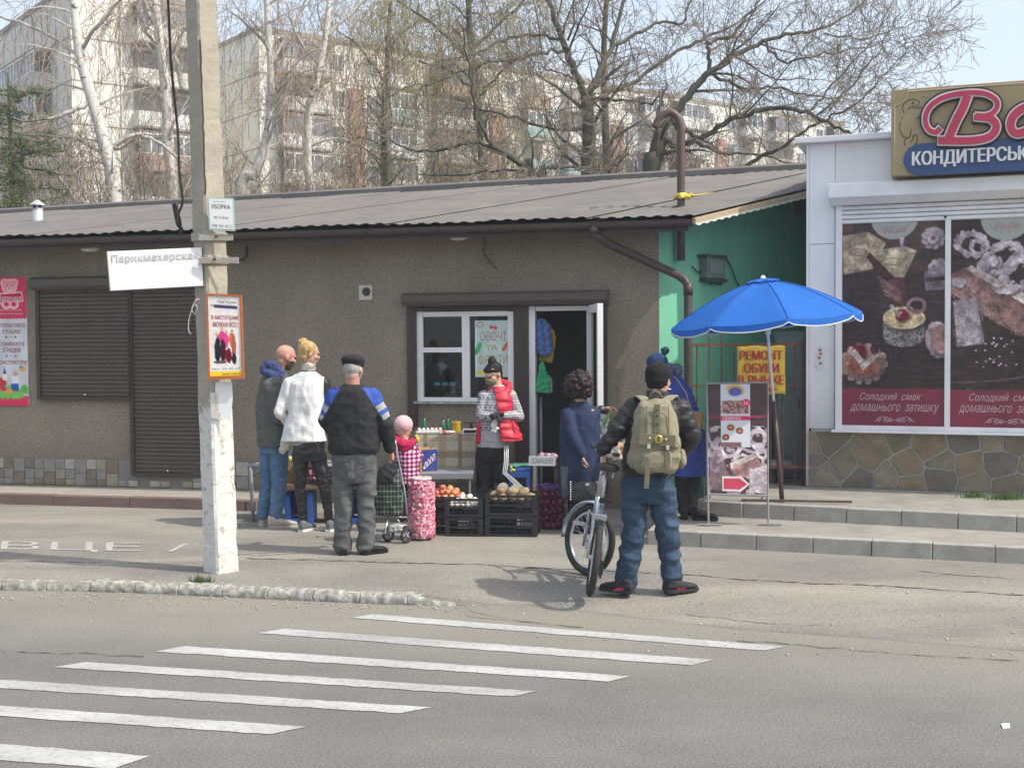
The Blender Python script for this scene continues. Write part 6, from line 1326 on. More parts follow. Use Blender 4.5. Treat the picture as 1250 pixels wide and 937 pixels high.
g = MB(); g.ell(c3+u3*.092-f3_*.01, .108, .13, .052, F3.hR, 18, 8); g.ell(c3+u3*.06, .097, .115, .055, F3.hR, 18, 8); g.ell(c3+u3*.045+f3_*.11, .06, .045, .014, F3.hR); F3.wear('flat_cap', g, pm('cap_black', (.022, .02, .024), .9, .2, 20), .008, 3, wr=(.004, 16))
g = MB(); F3.torso(g, [(432, 553, 0, .215, .155), (432, 546, 0, .235, .165), (432, 525, 0, .225, .16), (431, 500, 0, .222, .155), (431, 484, 0, .205, .135), (431, 475, 0, .15, .11), (431, 468, .02, .075, .08)])
F3.limb(g, [(409, 484, 0), (398, 512, .0), (405, 526, .18)], [.082, .07, .052]); F3.limb(g, [(454, 484, 0), (471, 518, -.01), (476, 546, .06)], [.082, .07, .055])
jb = pm('jacket_black', (.018, .018, .02), .8, .15, 6, bump=.8, bs=17); jbl = pm('jacket_blue', (.03, .075, .33), .8, .1, 6, bump=.8, bs=17); jg = pm('jacket_grey', (.33, .35, .37), .8, .05, 6)
def c3c(p):
    q = p-F3.J(431, 470); x, z = q.x, q.z; ax_ = abs(x)
    # raglan sleeves: blue from the neck to the upper arm, grey bands, black below
    if z > -.02: return 0
    if ax_ < .085+(-z)*.62: return 0
    d = -z*.75+(ax_-.09)*.5
    if d < .20: return 1
    if d < .25: return 2
    if d < .285: return 1
    if d < .325: return 2
    return 0
F3.wear('jacket', g, [jb, jbl, jg], .009, 4, wr=(.014, 8, (1, 1, 1.2)), seed=5, cls=c3c)
gj = pm('denim_grey', (.115, .12, .118), .9, 0, 5, bump=.8, bs=20, col2=(.075, .08, .08), thr=(.35, .65))
g = MB(); F3.torso(g, [(432, 546, 0, .19, .13), (432, 562, 0, .2, .145), (432, 580, 0, .185, .14), (432, 588, 0, .17, .11)]); F3.limb(g, [(418, 572, 0), (420, 612, -.01), (418, 668, 0)], [.102, .085, .080]); F3.limb(g, [(447, 572, 0), (447, 612, -.01), (446, 668, 0)], [.102, .085, .080]); F3.wear('trousers', g, gj, .009, 4, wr=(.03, 6, (.9, .9, 1.5)), seed=6)
g = MB()
for sx in (-1, 1):
    q = [F3.J(432+sx*12+a*8, y, -.146) for a, y in ((-1, 562), (1, 562), (1, 574), (0, 578), (-1, 574))]; g.tube(q+[q[0]], .003, 4)
g.build('pocket_seam', pm('seam', (.05, .05, .05), .9), F3.e, kind='stuff')
sb2 = pm('shoe_black', (.012, .012, .012), .4, .1, 8); F3.shoe((F3.J(421, 672).x, 10.84, 0), (-.1, .5, 0), .27, .05, .085, sb2); F3.shoe((F3.J(443, 672).x, 10.86, 0), (.6, .5, 0), .26, .05, .08, sb2)
F3.shoe

# ---- 4 little child with pink hat
F4 = Fig(12.15, 495, (.5, .86), 'small child in a pale pink hat and pink plaid jacket behind the trolley')
F4.head(F4.J(493, 522), (.75, .6, -.15), k=.86); F4.neck(F4.J(494, 540), .04)
F4.torso(F4.b, [(494, 590, 0, .1, .08), (494, 565, 0, .1, .08), (494, 548, 0, .1, .07), (494, 541, 0, .04, .04)])
F4.limb(F4.b, [(489, 590, 0), (489, 612, 0), (489, 630, 0)], [.055, .04, .03]); F4.limb(F4.b, [(500, 590, 0), (500, 612, 0), (500, 630, 0)], [.055, .04, .03])
F4.limb(F4.b, [(485, 550, 0), (484, 566, .02), (488, 575, .12)], [.035, .03, .02]); F4.hand(F4.J(488, 575, .12), (.3, .6, 0), (0, 0, 1), 1, .6, .6); F4.limb(F4.b, [(504, 550, 0), (510, 562, .03), (512, 553, .12)], [.035, .03, .02]); F4.hand(F4.J(512, 552, .12), (0, .4, .6), (-1, 0, 0), 1, .6, .6)
F4.finish()
g = MB(); g.ell(F4.hc+F4.hu*.035-F4.hf*.01, .086, .098, .09, F4.hR, 18, 10); g.ell(F4.hc+F4.hu*.09-F4.hf*.01, .04, .04, .035); F4.wear('knit_hat', g, pm('hat_pink', (.62, .40, .42), .95, .06, 20, bump=.5, bs=60), .007, 2, wr=(.005, 28, (2, 2, .4)))
pmat = pm('plaid_pink', (.4, .05, .2), .9); n4, b4 = nodes_of(pmat); tc = n4.nodes.new('ShaderNodeTexCoord'); sp_ = n4.nodes.new('ShaderNodeSeparateXYZ'); n4.links.new(tc.outputs['Object'], sp_.inputs[0]); outs = []
for ax_, fr in (('X', 150), ('Z', 150)):
    mu = n4.nodes.new('ShaderNodeMath'); mu.operation = 'MULTIPLY'; mu.inputs[1].default_value = fr; n4.links.new(sp_.outputs[ax_], mu.inputs[0]); si = n4.nodes.new('ShaderNodeMath'); si.operation = 'SINE'; n4.links.new(mu.outputs[0], si.inputs[0]); outs.append(si)
ad = n4.nodes.new('ShaderNodeMath'); ad.operation = 'ADD'; n4.links.new(outs[0].outputs[0], ad.inputs[0]); n4.links.new(outs[1].outputs[0], ad.inputs[1]); cr = n4.nodes.new('ShaderNodeValToRGB'); mr = n4.nodes.new('ShaderNodeMapRange'); mr.inputs[1].default_value = -2; mr.inputs[2].default_value = 2; n4.links.new(ad.outputs[0], mr.inputs[0]); n4.links.new(mr.outputs[0], cr.inputs[0])
cr.color_ramp.elements[0].position = .25; cr.color_ramp.elements[0].color = (.13, .015, .06, 1); cr.color_ramp.elements[1].position = .8; cr.color_ramp.elements[1].color = (.62, .52, .56, 1); e_ = cr.color_ramp.elements.new(.5); e_.color = (.42, .05, .2, 1); n4.links.new(cr.outputs[0], b4.inputs['Base Color'])
g = MB(); F4.torso(g, [(495, 590, 0, .15, .12), (495, 575, 0, .135, .11), (494, 556, 0, .125, .1), (494, 545, 0, .09, .08)]); F4.limb(g, [(484, 550, -.02), (483, 566, .0), (487, 574, .08)], [.055, .046, .038]); F4.limb(g, [(504, 550, 0), (509, 562, .02), (512, 556, .1)], [.055, .046, .038]); F4.wear('jacket', g, pmat, .008, 3, wr=(.012, 14))
g = MB(); g.chain([F4.J(482, 536, -.04), F4.J(490, 541, -.1), F4.J(500, 542, -.06), F4.J(506, 537, .02)], [.035, .05, .045, .03]); g.chain([F4.J(483, 532, .0), F4.J(492, 548, -.09), F4.J(502, 545, -.05)], [.03, .04, .03]); F4.wear('hood', g, pm('hood_magenta', (.40, .015, .08), .9, .1, 10), .008, 3, wr=(.014, 14))
g = MB(); F4.torso(g, [(495, 585, 0, .1, .09), (495, 598, 0, .1, .09)]); F4.limb(g, [(489, 592, 0), (489, 612, 0), (489, 632, 0)], [.068, .055, .048]); F4.limb(g, [(501, 592, 0), (501, 612, 0), (501, 632, 0)], [.068, .055, .048]); F4.wear('trousers', g, pm('dark_trousers', (.02, .02, .028), .85), wr=(.01, 14))
for x in (486, 499): F4.shoe((F4.J(x, 636).x, 12.1, 0), (.2, .6, 0), .18, .038, .07, pm('kid_shoe', (.3, .29, .3), .7))
g = MB(); [g.ell(F4.J(509+a, 535+b, -.0), .018, .016, .02) for a, b in ((0, 0), (1, 3), (-1, -3), (2, 1))]; F4.wear('scarf_end', g, pm('scarf_yellow', (.6, .45, .06), .9), .006, 1, wr=(.006, 20))

# ---- 5 seller in a red vest
F5 = Fig(12.95, 602, (-.5, -.86), 'dark-haired seller in a red vest, face mask and track trousers behind the crates')
F5.head(F5.J(602, 457, -.02), (-.62, -.68, -.42), k=1.0); F5.neck(F5.J(608, 474), .05)
F5.torso(F5.b, [(603, 552, 0, .15, .11), (602, 530, 0, .14, .12), (603, 500, 0, .15, .12), (606, 480, 0, .16, .09), (607, 474, 0, .06, .06)])
F5.limb(F5.b, [(594, 552, .02), (593, 595, .0), (592, 632, .02)], [.09, .06, .04]); F5.limb(F5.b, [(610, 552, -.0), (612, 578, -.05), (643, 603, -.02)], [.09, .058, .04])
F5.limb(F5.b, [(625, 481, 0), (634, 508, -.02), (612, 506, -.2)], [.046, .038, .028]); F5.hand(F5.J(611, 505, -.22), (-.8, -.5, 0), (.2, -.2, -.8), 1, 1.0)
F5.limb(F5.b, [(589, 482, -.02), (586, 508, -.06), (602, 508, -.24)], [.046, .038, .028]); F5.hand(F5.J(601, 508, -.25), (.6, -.4, .0), (0, -.2, -.8), -1, .9)
F5.shoe
gl = pm('glove_black', (.02, .02, .022), .6); hwr = F5.J(611, 505, -.22)
F5.finish(mats=[M_skin, gl], cls=lambda p: (p-hwr).length < .2 and p.y < 12.86 and abs(p.z-hwr.z) < .12)
g = MB(); k5, f5, u5, r5, R5 = F5.hc, F5.hf, F5.hu, F5.hr, F5.hR
g.ell(k5+u5*.045-f5*.03, .088, .1, .085, R5, 16, 10); g.ell(k5-f5*.06-u5*.01, .07, .055, .075, R5); g.ell(k5+u5*.135-f5*.045, .045, .05, .04, R5); g.ell(k5+u5*.07+f5*.03, .078, .058, .035, R5); g.ell(k5+u5*.165-f5*.05, .03, .032, .025, R5)
hk = pm('hair_black', (.014, .011, .012), .65, .2, 40, bump=.6, bs=60, spec=.25); F5.wear('hair', g, hk, .007, 2, wr=(.005, 36, (1.5, 1.5, .6)))
g = MB(); g.ell(k5+f5*.055-u5*.045, .064, .062, .052, R5, 16, 10); g.ell(k5+f5*.092-u5*.022, .03, .026, .028, R5); F5.wear('face_mask', g, pm('mask_olive', (.20, .19, .09), .85), .006, 3, wr=(.003, 20))
g = MB(); g.chain([F5.J(586, 513, -.07), F5.J(583.5, 527, -.08), F5.J(584, 539, -.07)], [.022, .03, .03]); F5.wear('vest_front_edge', g, pm('vest_red', (.52, .028, .055), .5, .06, 6, bump=.2, bs=50, spec=.4), .008, 2, wr=(.008, 14))
MB().ell(k5+u5*.085+r5*-.06+f5*.045, .02, .006, .006, R5).build('hair_clip', M_wpvc, F5.e)
sweat = pm('sweater_grey', (.42, .42, .44), .95, .05, 10); sdark = pm('sweater_dark', (.035, .035, .04), .95)
def c5(p):
    z = (p.z-F5.J(0, 540).z); x = (p.x+p.y*.5)*1.0; ph = (z % .105)/.105; xi = (x*26) % 1; xj = (x*52) % 1
    if z < .08: return 0
    if ph < .05 or .46 < ph < .51: return 1
    if .12 < ph < .4: t = (ph-.12)/.28; return 1 if ((xi-.5)**2*5+(t-.5)**2*4 < .3) or (t < .3 and .2 < xj < .36) else 0
    if .6 < ph < .92: t = (ph-.6)/.32; return 1 if abs(xj-.5)*2+abs(t-.5)*1.6 < .5 else 0
    return 0
g = MB(); F5.torso(g, [(603, 545, 0, .175, .15), (602, 528, 0, .17, .15), (602, 500, 0, .18, .15), (605, 484, 0, .175, .115), (607, 476, 0, .09, .08), (608, 470, 0, .06, .065)])
F5.limb(g, [(624, 484, 0), (634, 508, -.02), (615, 507, -.17)], [.066, .055, .045]); F5.limb(g, [(590, 484, -.02), (587, 508, -.06), (599, 509, -.2)], [.066, .055, .045]); F5.wear('sweater', g, [sweat, sdark], .0065, 3, wr=(.01, 10), seed=7, cls=c5)
# vest: an open quilted shell over the sweater
g = MB(); R_ = F5.J
F5.torso(g, [(611, 541, -.01, .235, .19), (610, 530, -.01, .235, .19), (606, 515, 0, .21, .18), (604, 500, 0, .198, .168), (605, 486, 0, .192, .14), (607, 477, 0, .13, .105), (608, 472, .01, .085, .085)])
XL = lambda z: (lambda t: R_(589-t*1, 500).x*(1)+0)(0); zt5, zb5 = R_(0, 474).z, R_(0, 541).z
def cut5(p):
    t = (zt5-p.z)/(zt5-zb5)
    if p.z > zt5-.012 or p.z < zb5+.006: return True
    xl, xr = R_(560, 500).x, R_(602+9*t+2*math.sin(t*3), 500).x
    return p.y < F5.Y+.02 and xl < p.x < xr
vr = pm('vest_red', (.52, .028, .055), .5, .06, 6, bump=.2, bs=50, spec=.4); sculpt('vest', g, vr, F5.e, .009, 3, wr=(.020, 7, (.5, .5, 2.8)), seed=8, cut=cut5)
g = MB(); g.chain([R_(598, 476, .0), R_(601, 470, .09), R_(611, 466, .12), R_(621, 470, .08), R_(620, 477, -.03), R_(613, 482, -.11)], [.022, .034, .042, .042, .034, .022]); F5.wear('vest_collar', g, vr, .008, 3, wr=(.010, 14))
g = MB(); g.tube([R_(624, 512, -.165), R_(627, 522, -.165), R_(629, 529, -.16)], .005, 5); g.build('vest_zip', sdark, F5.e)
tb2 = pm('track_black', (.016, .016, .018), .8, .1, 8, bump=.8, bs=17)
st5 = [R_(618, 544, -.16), R_(618, 562, -.16), R_(616, 577, -.185), R_(628, 588, -.17), R_(641, 600, -.13)]
g = MB(); F5.torso(g, [(603, 535, 0, .155, .125), (602, 550, 0, .18, .145), (602, 562, 0, .175, .14)]); F5.limb(g, [(593, 556, .02), (592, 598, -.0), (592, 632, .02)], [.112, .095, .075]); F5.limb(g, [(611, 556, -.01), (610, 580, -.06), (622, 588, -.05), (641, 602, -.02)], [.112, .09, .08, .055]); F5.wear('track_trousers', g, tb2, .009, 4, wr=(.016, 9), seed=9)
for dx in (-.018, 0, .018):
    pts = [p+V((dx, -.0, 0)) if i < 3 else p+V((dx*.5, 0, dx*.9)) for i, p in enumerate(st5)]; g = MB(); g.tube([p for p in pts], .0065, 5)
    o = g.build('white_stripe', M_wpvc, F5.e, smooth=True)
g = MB(); g.chain([R_(643, 602, -.03), R_(646, 605, -.06), R_(645, 610, -.12)], [.035, .034, .026]); F5.wear('shoe', g, pm('shoe_pink', (.42, .14, .15), .7), .007, 2, wr=(.002, 20))
F5.shoe((R_(593, 632).x, 12.92, 0), (-.3, -.6, 0), .25, .045, .08, tb2)
g = MB()
for i in range(16): t = i/15; g.ell(R_(603+rnd.uniform(-3, 3)*t+1, 510+16*t, -.27), .02+.012*math.sin(t*3), .015, .02)
F5.wear('white_rag', g, pm('rag', (.7, .7, .69), .8), .007, 2, wr=(.014, 22))

# ---- 6 woman with curly hair, navy coat
F6 = Fig(12.1, 711, (.45, .89), 'woman with curly dark hair in a navy coat reaching towards the doorway')
F6.head(F6.J(710, 473), (.85, .5, -.1), k=.98); F6.neck(F6.J(708, 493), .05)
F6.torso(F6.b, [(710, 585, 0, .15, .11), (708, 550, 0, .15, .12), (708, 520, 0, .16, .12), (708, 500, 0, .15, .09), (708, 494, 0, .05, .05)])
F6.limb(F6.b, [(705, 585, 0), (704, 615, 0), (703, 642, 0)], [.06, .05, .038]); F6.limb(F6.b, [(717, 585, 0), (717, 615, 0), (718, 642, 0)], [.06, .05, .038])
F6.limb(F6.b, [(694, 503, -.06), (700, 532, -.14), (711, 556, -.16)], [.045, .038, .027]); F6.hand(F6.J(711, 557, -.16), (.05, 0, -1), (1, .3, 0), 1, .9, .95)
F6.limb(F6.b, [(722, 506, .06), (729, 508, .2), (736, 499, .12)], [.045, .038, .027]); F6.hand(F6.J(736, 499, .1), (.9, -.1, .15), (0, -.2, -1), -1, .55, .95); F6.finish()
g = MB(); c6 = F6.hc
g.ell(c6+V((-.02, -.02, .02)), .135, .13, .135)
for i in range(300):
    d = V((rnd.gauss(0, 1), rnd.gauss(0, 1), rnd.gauss(0, 1))).normalized()
    if d.dot(F6.hf) > .55 or d.z < -.8: continue
    q_ = rnd.uniform(.012, .03); kk = rnd.uniform(.94, 1.1); g.ell(c6+V((-.02, -.02, .02))+V((d.x*.135, d.y*.13, d.z*.135))*kk, q_, q_, q_, nu=7, nv=5)
F6.wear('curly_hair', g, pm('hair_brown', (.030, .014, .012), .55, .4, 45, spec=.3), .007, 1, wr=(.012, 40))
nv = pm('coat_navy', (.022, .034, .078), .9, .1, 6, bump=.8, bs=17)
g = MB(); F6.torso(g, [(708, 606, 0, .215, .17), (708, 585, 0, .215, .17), (708, 550, 0, .205, .16), (708, 522, 0, .20, .155), (708, 505, 0, .185, .125), (708, 497, 0, .12, .09), (708, 490, 0, .07, .07)])
F6.limb(g, [(693, 505, -.06), (699, 532, -.15), (710, 553, -.16)], [.072, .062, .05]); F6.limb(g, [(723, 503, .02), (729, 508, .18), (734, 500, .13)], [.07, .058, .045]); F6.wear('coat', g, nv, .009, 4, wr=(.014, 8, (1, 1, .8)), seed=10)
g = MB(); F6.limb(g, [(704, 595, 0), (703, 620, 0), (702, 642, 0)], [.09, .08, .075]); F6.limb(g, [(717, 595, 0), (718, 620, 0), (718, 642, 0)], [.09, .08, .075]); F6.wear('trousers', g, tb2, wr=(.012, 12))
for x in (700, 716): F6.shoe((F6.J(x, 645).x, 12.0, 0), (.4, .5, 0), .25, .045, .08, sb2)
# handbag and flat grey bag hang from her hand
Y6 = F6.Y-.2; hbg = empty('handbag', P(715, 612, Y6), 'shiny black handbag hanging from the hand of the woman in the navy coat', 'handbag'); pat = pm('patent_black', (.008, .008, .01), .35, .1, 6, spec=.5, coat=.15)
g = MB(); g.loft([ringp(P(x, y, Y6), V((1, 0, 0)), V((0, 1, 0)), a, b) for x, y, a, b in ((715, 611, .165, .06), (715, 605, .175, .065), (715, 595, .165, .055), (716, 587, .14, .035))]); sculpt('bag_body', g, pat, hbg, .007, 3, wr=(.006, 10))
for dy in (-.03, .03): g = MB(); g.tube([P(x, y, Y6+dy) for x, y in ((704, 588), (704, 578), (707, 568), (712, 564), (718, 569), (723, 579), (725, 588))], .009, 8); g.build('handle', pat, hbg, smooth=True)
MB().box(P(717, 591, Y6-.055), .035, .012, .022).build('clasp', pm('metal_pale', (.7, .7, .68), .3, .05, 5, metal=.6), hbg)
g = MB(); [g.ell(P(696.5, y, Y6-.05), .008, .008, .008) for y in range(588, 611, 3)]; g.build('stud', MATS['metal_pale'], hbg, kind='stuff')
q = pq([(684, 569), (729, 570), (731, 605), (686, 608)], [F6.Y-.12]*4); f = bil(q); g = MB(); g.hexa([f(u, v, l) for l in (-.03, 0) for u, v in ((0, 1), (1, 1), (1, 0), (0, 0))]); g.build('shopping_bag', pm('bag_slate', (.075, .095, .10), .7, .06, 6), None, bevel=.01, label='flat slate grey shopping bag behind the black handbag', cat='bag')
# pale produce bag she holds by the door
g = MB()
for i in range(16): g.ell(P(735+rnd.uniform(-4, 5), 514+rnd.uniform(-8, 14), 12.2), .035, .03, .04)
o = sculpt('produce_bag', g, pm('film_clear', (.42, .46, .42), .35, .2, 16), None, .008, 2, wr=(.018, 18)); tag(o, 'pale translucent produce bag held up by the woman in the navy coat', 'bag')
g = MB(); [g.chain([P(738, 518, 12.14), P(741+i*2, 506-i*2, 12.12)], [.01, .005], 6) for i in range(4)]; o = sculpt('green_leaves', g, pm('leek_green', (.14, .30, .06), .6), None, .005, 1); tag(o, 'green stalks sticking out of the pale produce bag', 'greens')

# ---- 7 man with backpack
F7 = Fig(9.2, 795, (.08, .99), 'man in black beanie and blue trousers with a khaki backpack holding the bicycle')
F7.head(F7.J(804, 464), (.55, .82, -.08), k=1.04); F7.neck(F7.J(801, 488), .06)
F7.torso(F7.b, [(791, 585, 0, .13, .08), (793, 550, 0, .15, .11), (797, 515, 0, .18, .13), (800, 496, 0, .17, .09), (801, 488, 0, .06, .06)])
F7.limb(F7.b, [(775, 588, 0), (772, 650, -.01), (764, 706, .0)], [.064, .055, .038]); F7.limb(F7.b, [(808, 588, 0), (817, 650, -.01), (821, 706, .0)], [.064, .055, .038])
F7.limb(F7.b, [(774, 500, 0), (752, 526, -.05), (736, 552, -.04)], [.05, .042, .03]); F7.hand(F7.J(736, 551, -.04), (.12, .1, -.9), (.8, .1, -.1), -1, .45, 1.05)
F7.limb(F7.b, [(829, 500, 0), (843, 532, .0), (832, 552, .18)], [.05, .042, .03]); F7.hand(F7.J(832, 552, .18), (-.6, .5, 0), (0, 0, -1), -1, .6)
F7.finish()
g = MB(); k7, f7, u7 = F7.hc, F7.hf, F7.hu; g.ell(k7+u7*.045-f7*.012, .098, .112, .098, F7.hR, 18, 10); g.ell(k7+u7*.0-f7*.02, .092, .1, .06, F7.hR, 18, 10); g.ell(k7-f7*.045-u7*.03, .075, .055, .05, F7.hR)
F7.wear('beanie', g, pm('beanie_black', (.012, .012, .014), .95, .2, 30, bump=.6, bs=60), .007, 3, wr=(.004, 20))
MB().tube([k7+f7*.1-u7*.055, k7+f7*.15-u7*.06+F7.hr*.03], .004, 6).build('cigarette', M_wpvc, F7.e)
jk7 = pm('puffer_black', (.016, .016, .018), .55, .1, 8, bump=.8, bs=17, spec=.4)
g = MB(); F7.torso(g, [(791, 580, 0, .19, .14), (792, 565, 0, .205, .155), (794, 545, 0, .20, .155), (797, 520, 0, .205, .155), (799, 502, 0, .195, .135), (801, 490, 0, .15, .11), (802, 482, .0, .09, .09), (802, 476, 0, .08, .085)])
for a, b, ra, rb_ in (((774, 500, 0), (752, 527, -.05), .09, .075), ((829, 500, 0), (844, 533, .0), .09, .075)):
    A, B = F7.J(*a), F7.J(*b)
    for t in (0, .3, .6, .9): g.ell(A.lerp(B, t), *(ra*(1-t)+rb_*t+.006,)*3, nu=14)
    g.chain([A, B], [ra-.008, rb_-.008])
A, B = F7.J(752, 527, -.05), F7.J(736, 549, -.04)
for t in (0, .45, .85): g.ell(A.lerp(B, t), *(.074-.014*t,)*3, nu=14)
g.chain([A, B], [.066, .052]); F7.limb(g, [(844, 533, .0), (834, 551, .14)], [.07, .055])
F7.wear('puffer_jacket', g, jk7, .009, 3, wr=(.016, 9, (.8, .8, 1.8)), seed=11)
bt = pm('trousers_blue', (.029, .057, .10), .75, .1, 6, bump=.9, bs=16, spec=.3, stretch=(1, 1, 1.8))
g = MB(); F7.torso(g, [(791, 570, 0, .17, .13), (791, 590, 0, .192, .15), (791, 606, 0, .188, .145), (791, 614, 0, .17, .11)]); F7.limb(g, [(775, 598, 0), (773, 650, -.02), (767, 690, 0), (764, 712, .01)], [.104, .084, .082, .08]); F7.limb(g, [(807, 598, 0), (815, 650, -.02), (818, 690, 0), (819, 712, .01)], [.104, .084, .082, .081]); F7.wear('trousers', g, bt, .008, 3, wr=(.04, 6, (.9, .9, 1.5)), seed=12)
sh7 = pm('shoe_charcoal', (.03, .028, .03), .7, .2, 14); s7 = F7.shoe((F7.J(771, 720).x, 9.14, 0), (-.65, .4, 0), .265, .05, .085, sh7); s8 = F7.shoe((F7.J(812, 720).x, 9.14, 0), (.7, .3, 0), .265, .05, .085, sh7)
mg = pm('shoe_magenta', (.45, .03, .10), .7)
for s_, x in ((s7, 757), (s8, 826)):
    g = MB(); c = F7.J(x, 722, 0); sgn_ = -1 if x < 800 else 1
    for k in range(3): g.tube([V((c.x+sgn_*k*.022-.01, 9.094, .03)), V((c.x+sgn_*k*.02+.01, 9.09, .05))], .005, 5)
    g.build('lace_trim', mg, s_, kind='stuff')
# backpack, worn
kh = pm('canvas_khaki', (.245, .222, .15), .9, .12, 7, bump=.4, bs=110); kd = pm('canvas_dark', (.155, .14, .085), .9, .12, 7)
bp_ = empty('backpack', F7.J(801, 580, -.25), 'khaki canvas backpack with brass buckle on the back of the man with the bicycle', 'backpack'); B7 = lambda x, y, d=0.: P(x, y, F7.Y-.24+d)
g = MB(); xx, yy_ = V((1, 0, 0)), V((0, 1, 0)); g.loft([ringp(B7(x, y, .0), xx, yy_, a, b, 20, 3) for x, y, a, b in ((801, 577, .13, .05), (801, 571, .165, .085), (800, 558, .185, .11), (800, 540, .18, .115), (800, 520, .165, .11), (799, 502, .145, .09), (799, 492, .12, .06), (799, 487, .09, .03))])
o = sculpt('pack', g, kh, bp_, .008, 3, wr=(.022, 8, (1, 1, 1.2)), seed=13)
g = MB(); g.loft([ringp(B7(x, y, -.045), xx, yy_, a, b, 20, 3) for x, y, a, b in ((803, 549, .15, .035), (802, 545, .162, .075), (801, 530, .155, .08), (800, 510, .13, .075), (799, 494, .11, .05))]); sculpt('flap', g, kh, bp_, .008, 2, wr=(.01, 9), seed=14)
g = MB(); g.box(B7(802, 537, -.128), .27, .012, .085, Matrix.Rotation(.06, 3, 'Y')); g.build('flap_band', kd, bp_, bevel=.004)
g = MB(); g.loft([ringp(B7(x, y, -.08), xx, yy_, a, b, 16, 3) for x, y, a, b in ((801, 576, .09, .03), (801, 570, .11, .05), (801, 556, .115, .055), (801, 550, .10, .04))]); sculpt('front_pocket', g, kh, bp_, .008, 2, wr=(.012, 12), seed=15)
for x in (771, 832): g = MB(); g.ell(B7(x, 560, .02), .035, .06, .075); sculpt('side_pocket', g, kh, bp_, .008, 2, wr=(.012, 14), seed=x)
for x, w_ in ((789, .03), (816, .03)): MB().box(B7(x, 512, -.122), w_*0+.006, .006, .2).build('stitch_line', kd, bp_)
MB().box(B7(802, 511, -.125), .045, .008, .21, Matrix.Rotation(.02, 3, 'Y')).build('centre_strap', kd, bp_, bevel=.002)
for y in (500, 507, 517): MB().ell(B7(802, y, -.133), .008, .005, .008).build('eyelet', M_brown, bp_)
brass = pm('brass', (.55, .40, .12), .35, .1, 8, metal=.7); MB().loft([ringp(B7(804, 536, -.14)+V((0, -.006*i, 0)), xx, V((0, 0, 1)), .032-.006*i, .032-.006*i, 16, 2) for i in range(2)]).build('buckle', brass, bp_)
MB().box(B7(804, 536, -.150), .012, .01, .034).build('buckle_bar', M_brown, bp_)
for x, y in ((792, 544.5), (815, 546)): MB().box(B7(x, y, -.14), .022, .012, .03).build('clip', MATS['metal_pale'], bp_)
for x, y in ((793, 534.5), (813, 536)): MB().ell(B7(x, y, -.138), .008, .006, .008).build('stud', MATS['metal_pale'], bp_)
for x, y0, y1, d in ((815, 548, 571, -.14), (791, 565, 596, -.13)): g = MB(); g.hexa([B7(a, b, d+e) for e in (0, .008) for a, b in ((x-3-(y1-590 if y1 > 590 else 0)*.3, y1), (x+3-(y1-590 if y1 > 590 else 0)*.3, y1), (x+3, y0), (x-3, y0))]); g.build('hanging_strap', kd, bp_)
g = MB(); g.tube([B7(793, 487, -.01), B7(795, 480, -.03), B7(800, 477, -.03), B7(805, 480, -.03), B7(807, 487, -.01)], .01, 8); g.build('carry_loop', kd, bp_, smooth=True)
for s_ in (-1, 1):
    pts = [F7.J(801+s_*12, 491, -.17), F7.J(801+s_*17, 486, -.12), F7.J(801+s_*21, 484, -.02), F7.J(801+s_*23, 488, .08)]; g = MB()
    n = len(pts); vs = []
    for p in pts: vs += [p+V((-.035, 0, .0)), p+V((.035, 0, -.0)), p+V((.035, 0, .014)), p+V((-.035, 0, .014))]
    g.add(vs, [(4*i+a, 4*i+(a+1) % 4, 4*i+4+(a+1) % 4, 4*i+4+a) for i in range(n-1) for a in range(4)]+[(0, 1, 2, 3), (4*n-4, 4*n-3, 4*n-2, 4*n-1)]); g.build('shoulder_strap', kh, bp_, bevel=.004)

# ---- 8 woman in a blue coat
F8 = Fig(12.0, 838, (-.35, .94), 'woman in a bright blue winter coat and bobble hat partly hidden by the backpack man', z0=.14)
F8.head(F8.J(802, 447), (-.8, .55, -.2), k=.98); F8.neck(F8.J(813, 466), .05)
F8.torso(F8.b, [(841, 565, 0, .15, .11), (836, 530, 0, .15, .12), (828, 500, 0, .16, .12), (820, 474, 0, .15, .09), (817, 466, 0, .06, .06)])
F8.limb(F8.b, [(834, 568, 0), (832, 598, 0), (834, 622, 0)], [.06, .05, .038]); F8.limb(F8.b, [(846, 568, 0), (845, 598, 0), (844, 622, 0)], [.06, .05, .038])
F8.limb(F8.b, [(838, 480, -.05), (836, 510, -.12), (815, 508, .0)], [.045, .036, .026]); F8.hand(F8.J(815, 508, .0), (-.7, .4, 0), (0, 0, -1), -1, .6, .95); F8.finish()
g = MB(); g.ell(F8.hc+F8.hu*.04-F8.hf*.01, .098, .108, .09, F8.hR, 18, 10); g.ell(F8.hc+F8.hu*.0-F8.hf*.02, .096, .1, .05, F8.hR, 18, 10); F8.wear('knit_hat', g, pm('hat_teal', (.018, .045, .11), .95, .15, 30, bump=.6, bs=60), .007, 2, wr=(.006, 26, (2, 2, .5)))
g = MB(); g.ell(F8.J(812, 428, 0), .036, .036, .036)
for i in range(40): d = V((rnd.gauss(0, 1), rnd.gauss(0, 1), rnd.gauss(0, 1))).normalized(); g.ell(F8.J(812, 428, 0)+d*.034, .012, .012, .012, nu=6, nv=4)
F8.wear('pompom', g, pm('pom', (.02, .05, .07), .95), .006, 0, wr=(.006, 60))
g = MB()
for i in range(60): q = rnd.uniform(0, 6.28); g.ell(F8.J(821, 450, .0)+V((math.cos(q)*.075, math.sin(q)*.09, rnd.uniform(-.05, .03))), .03, .03, .03, nu=7, nv=5)
F8.wear('fur_hood', g, pm('fur_grey', (.10, .12, .17), .95, .4, 60), .008, 0, wr=(.016, 45))
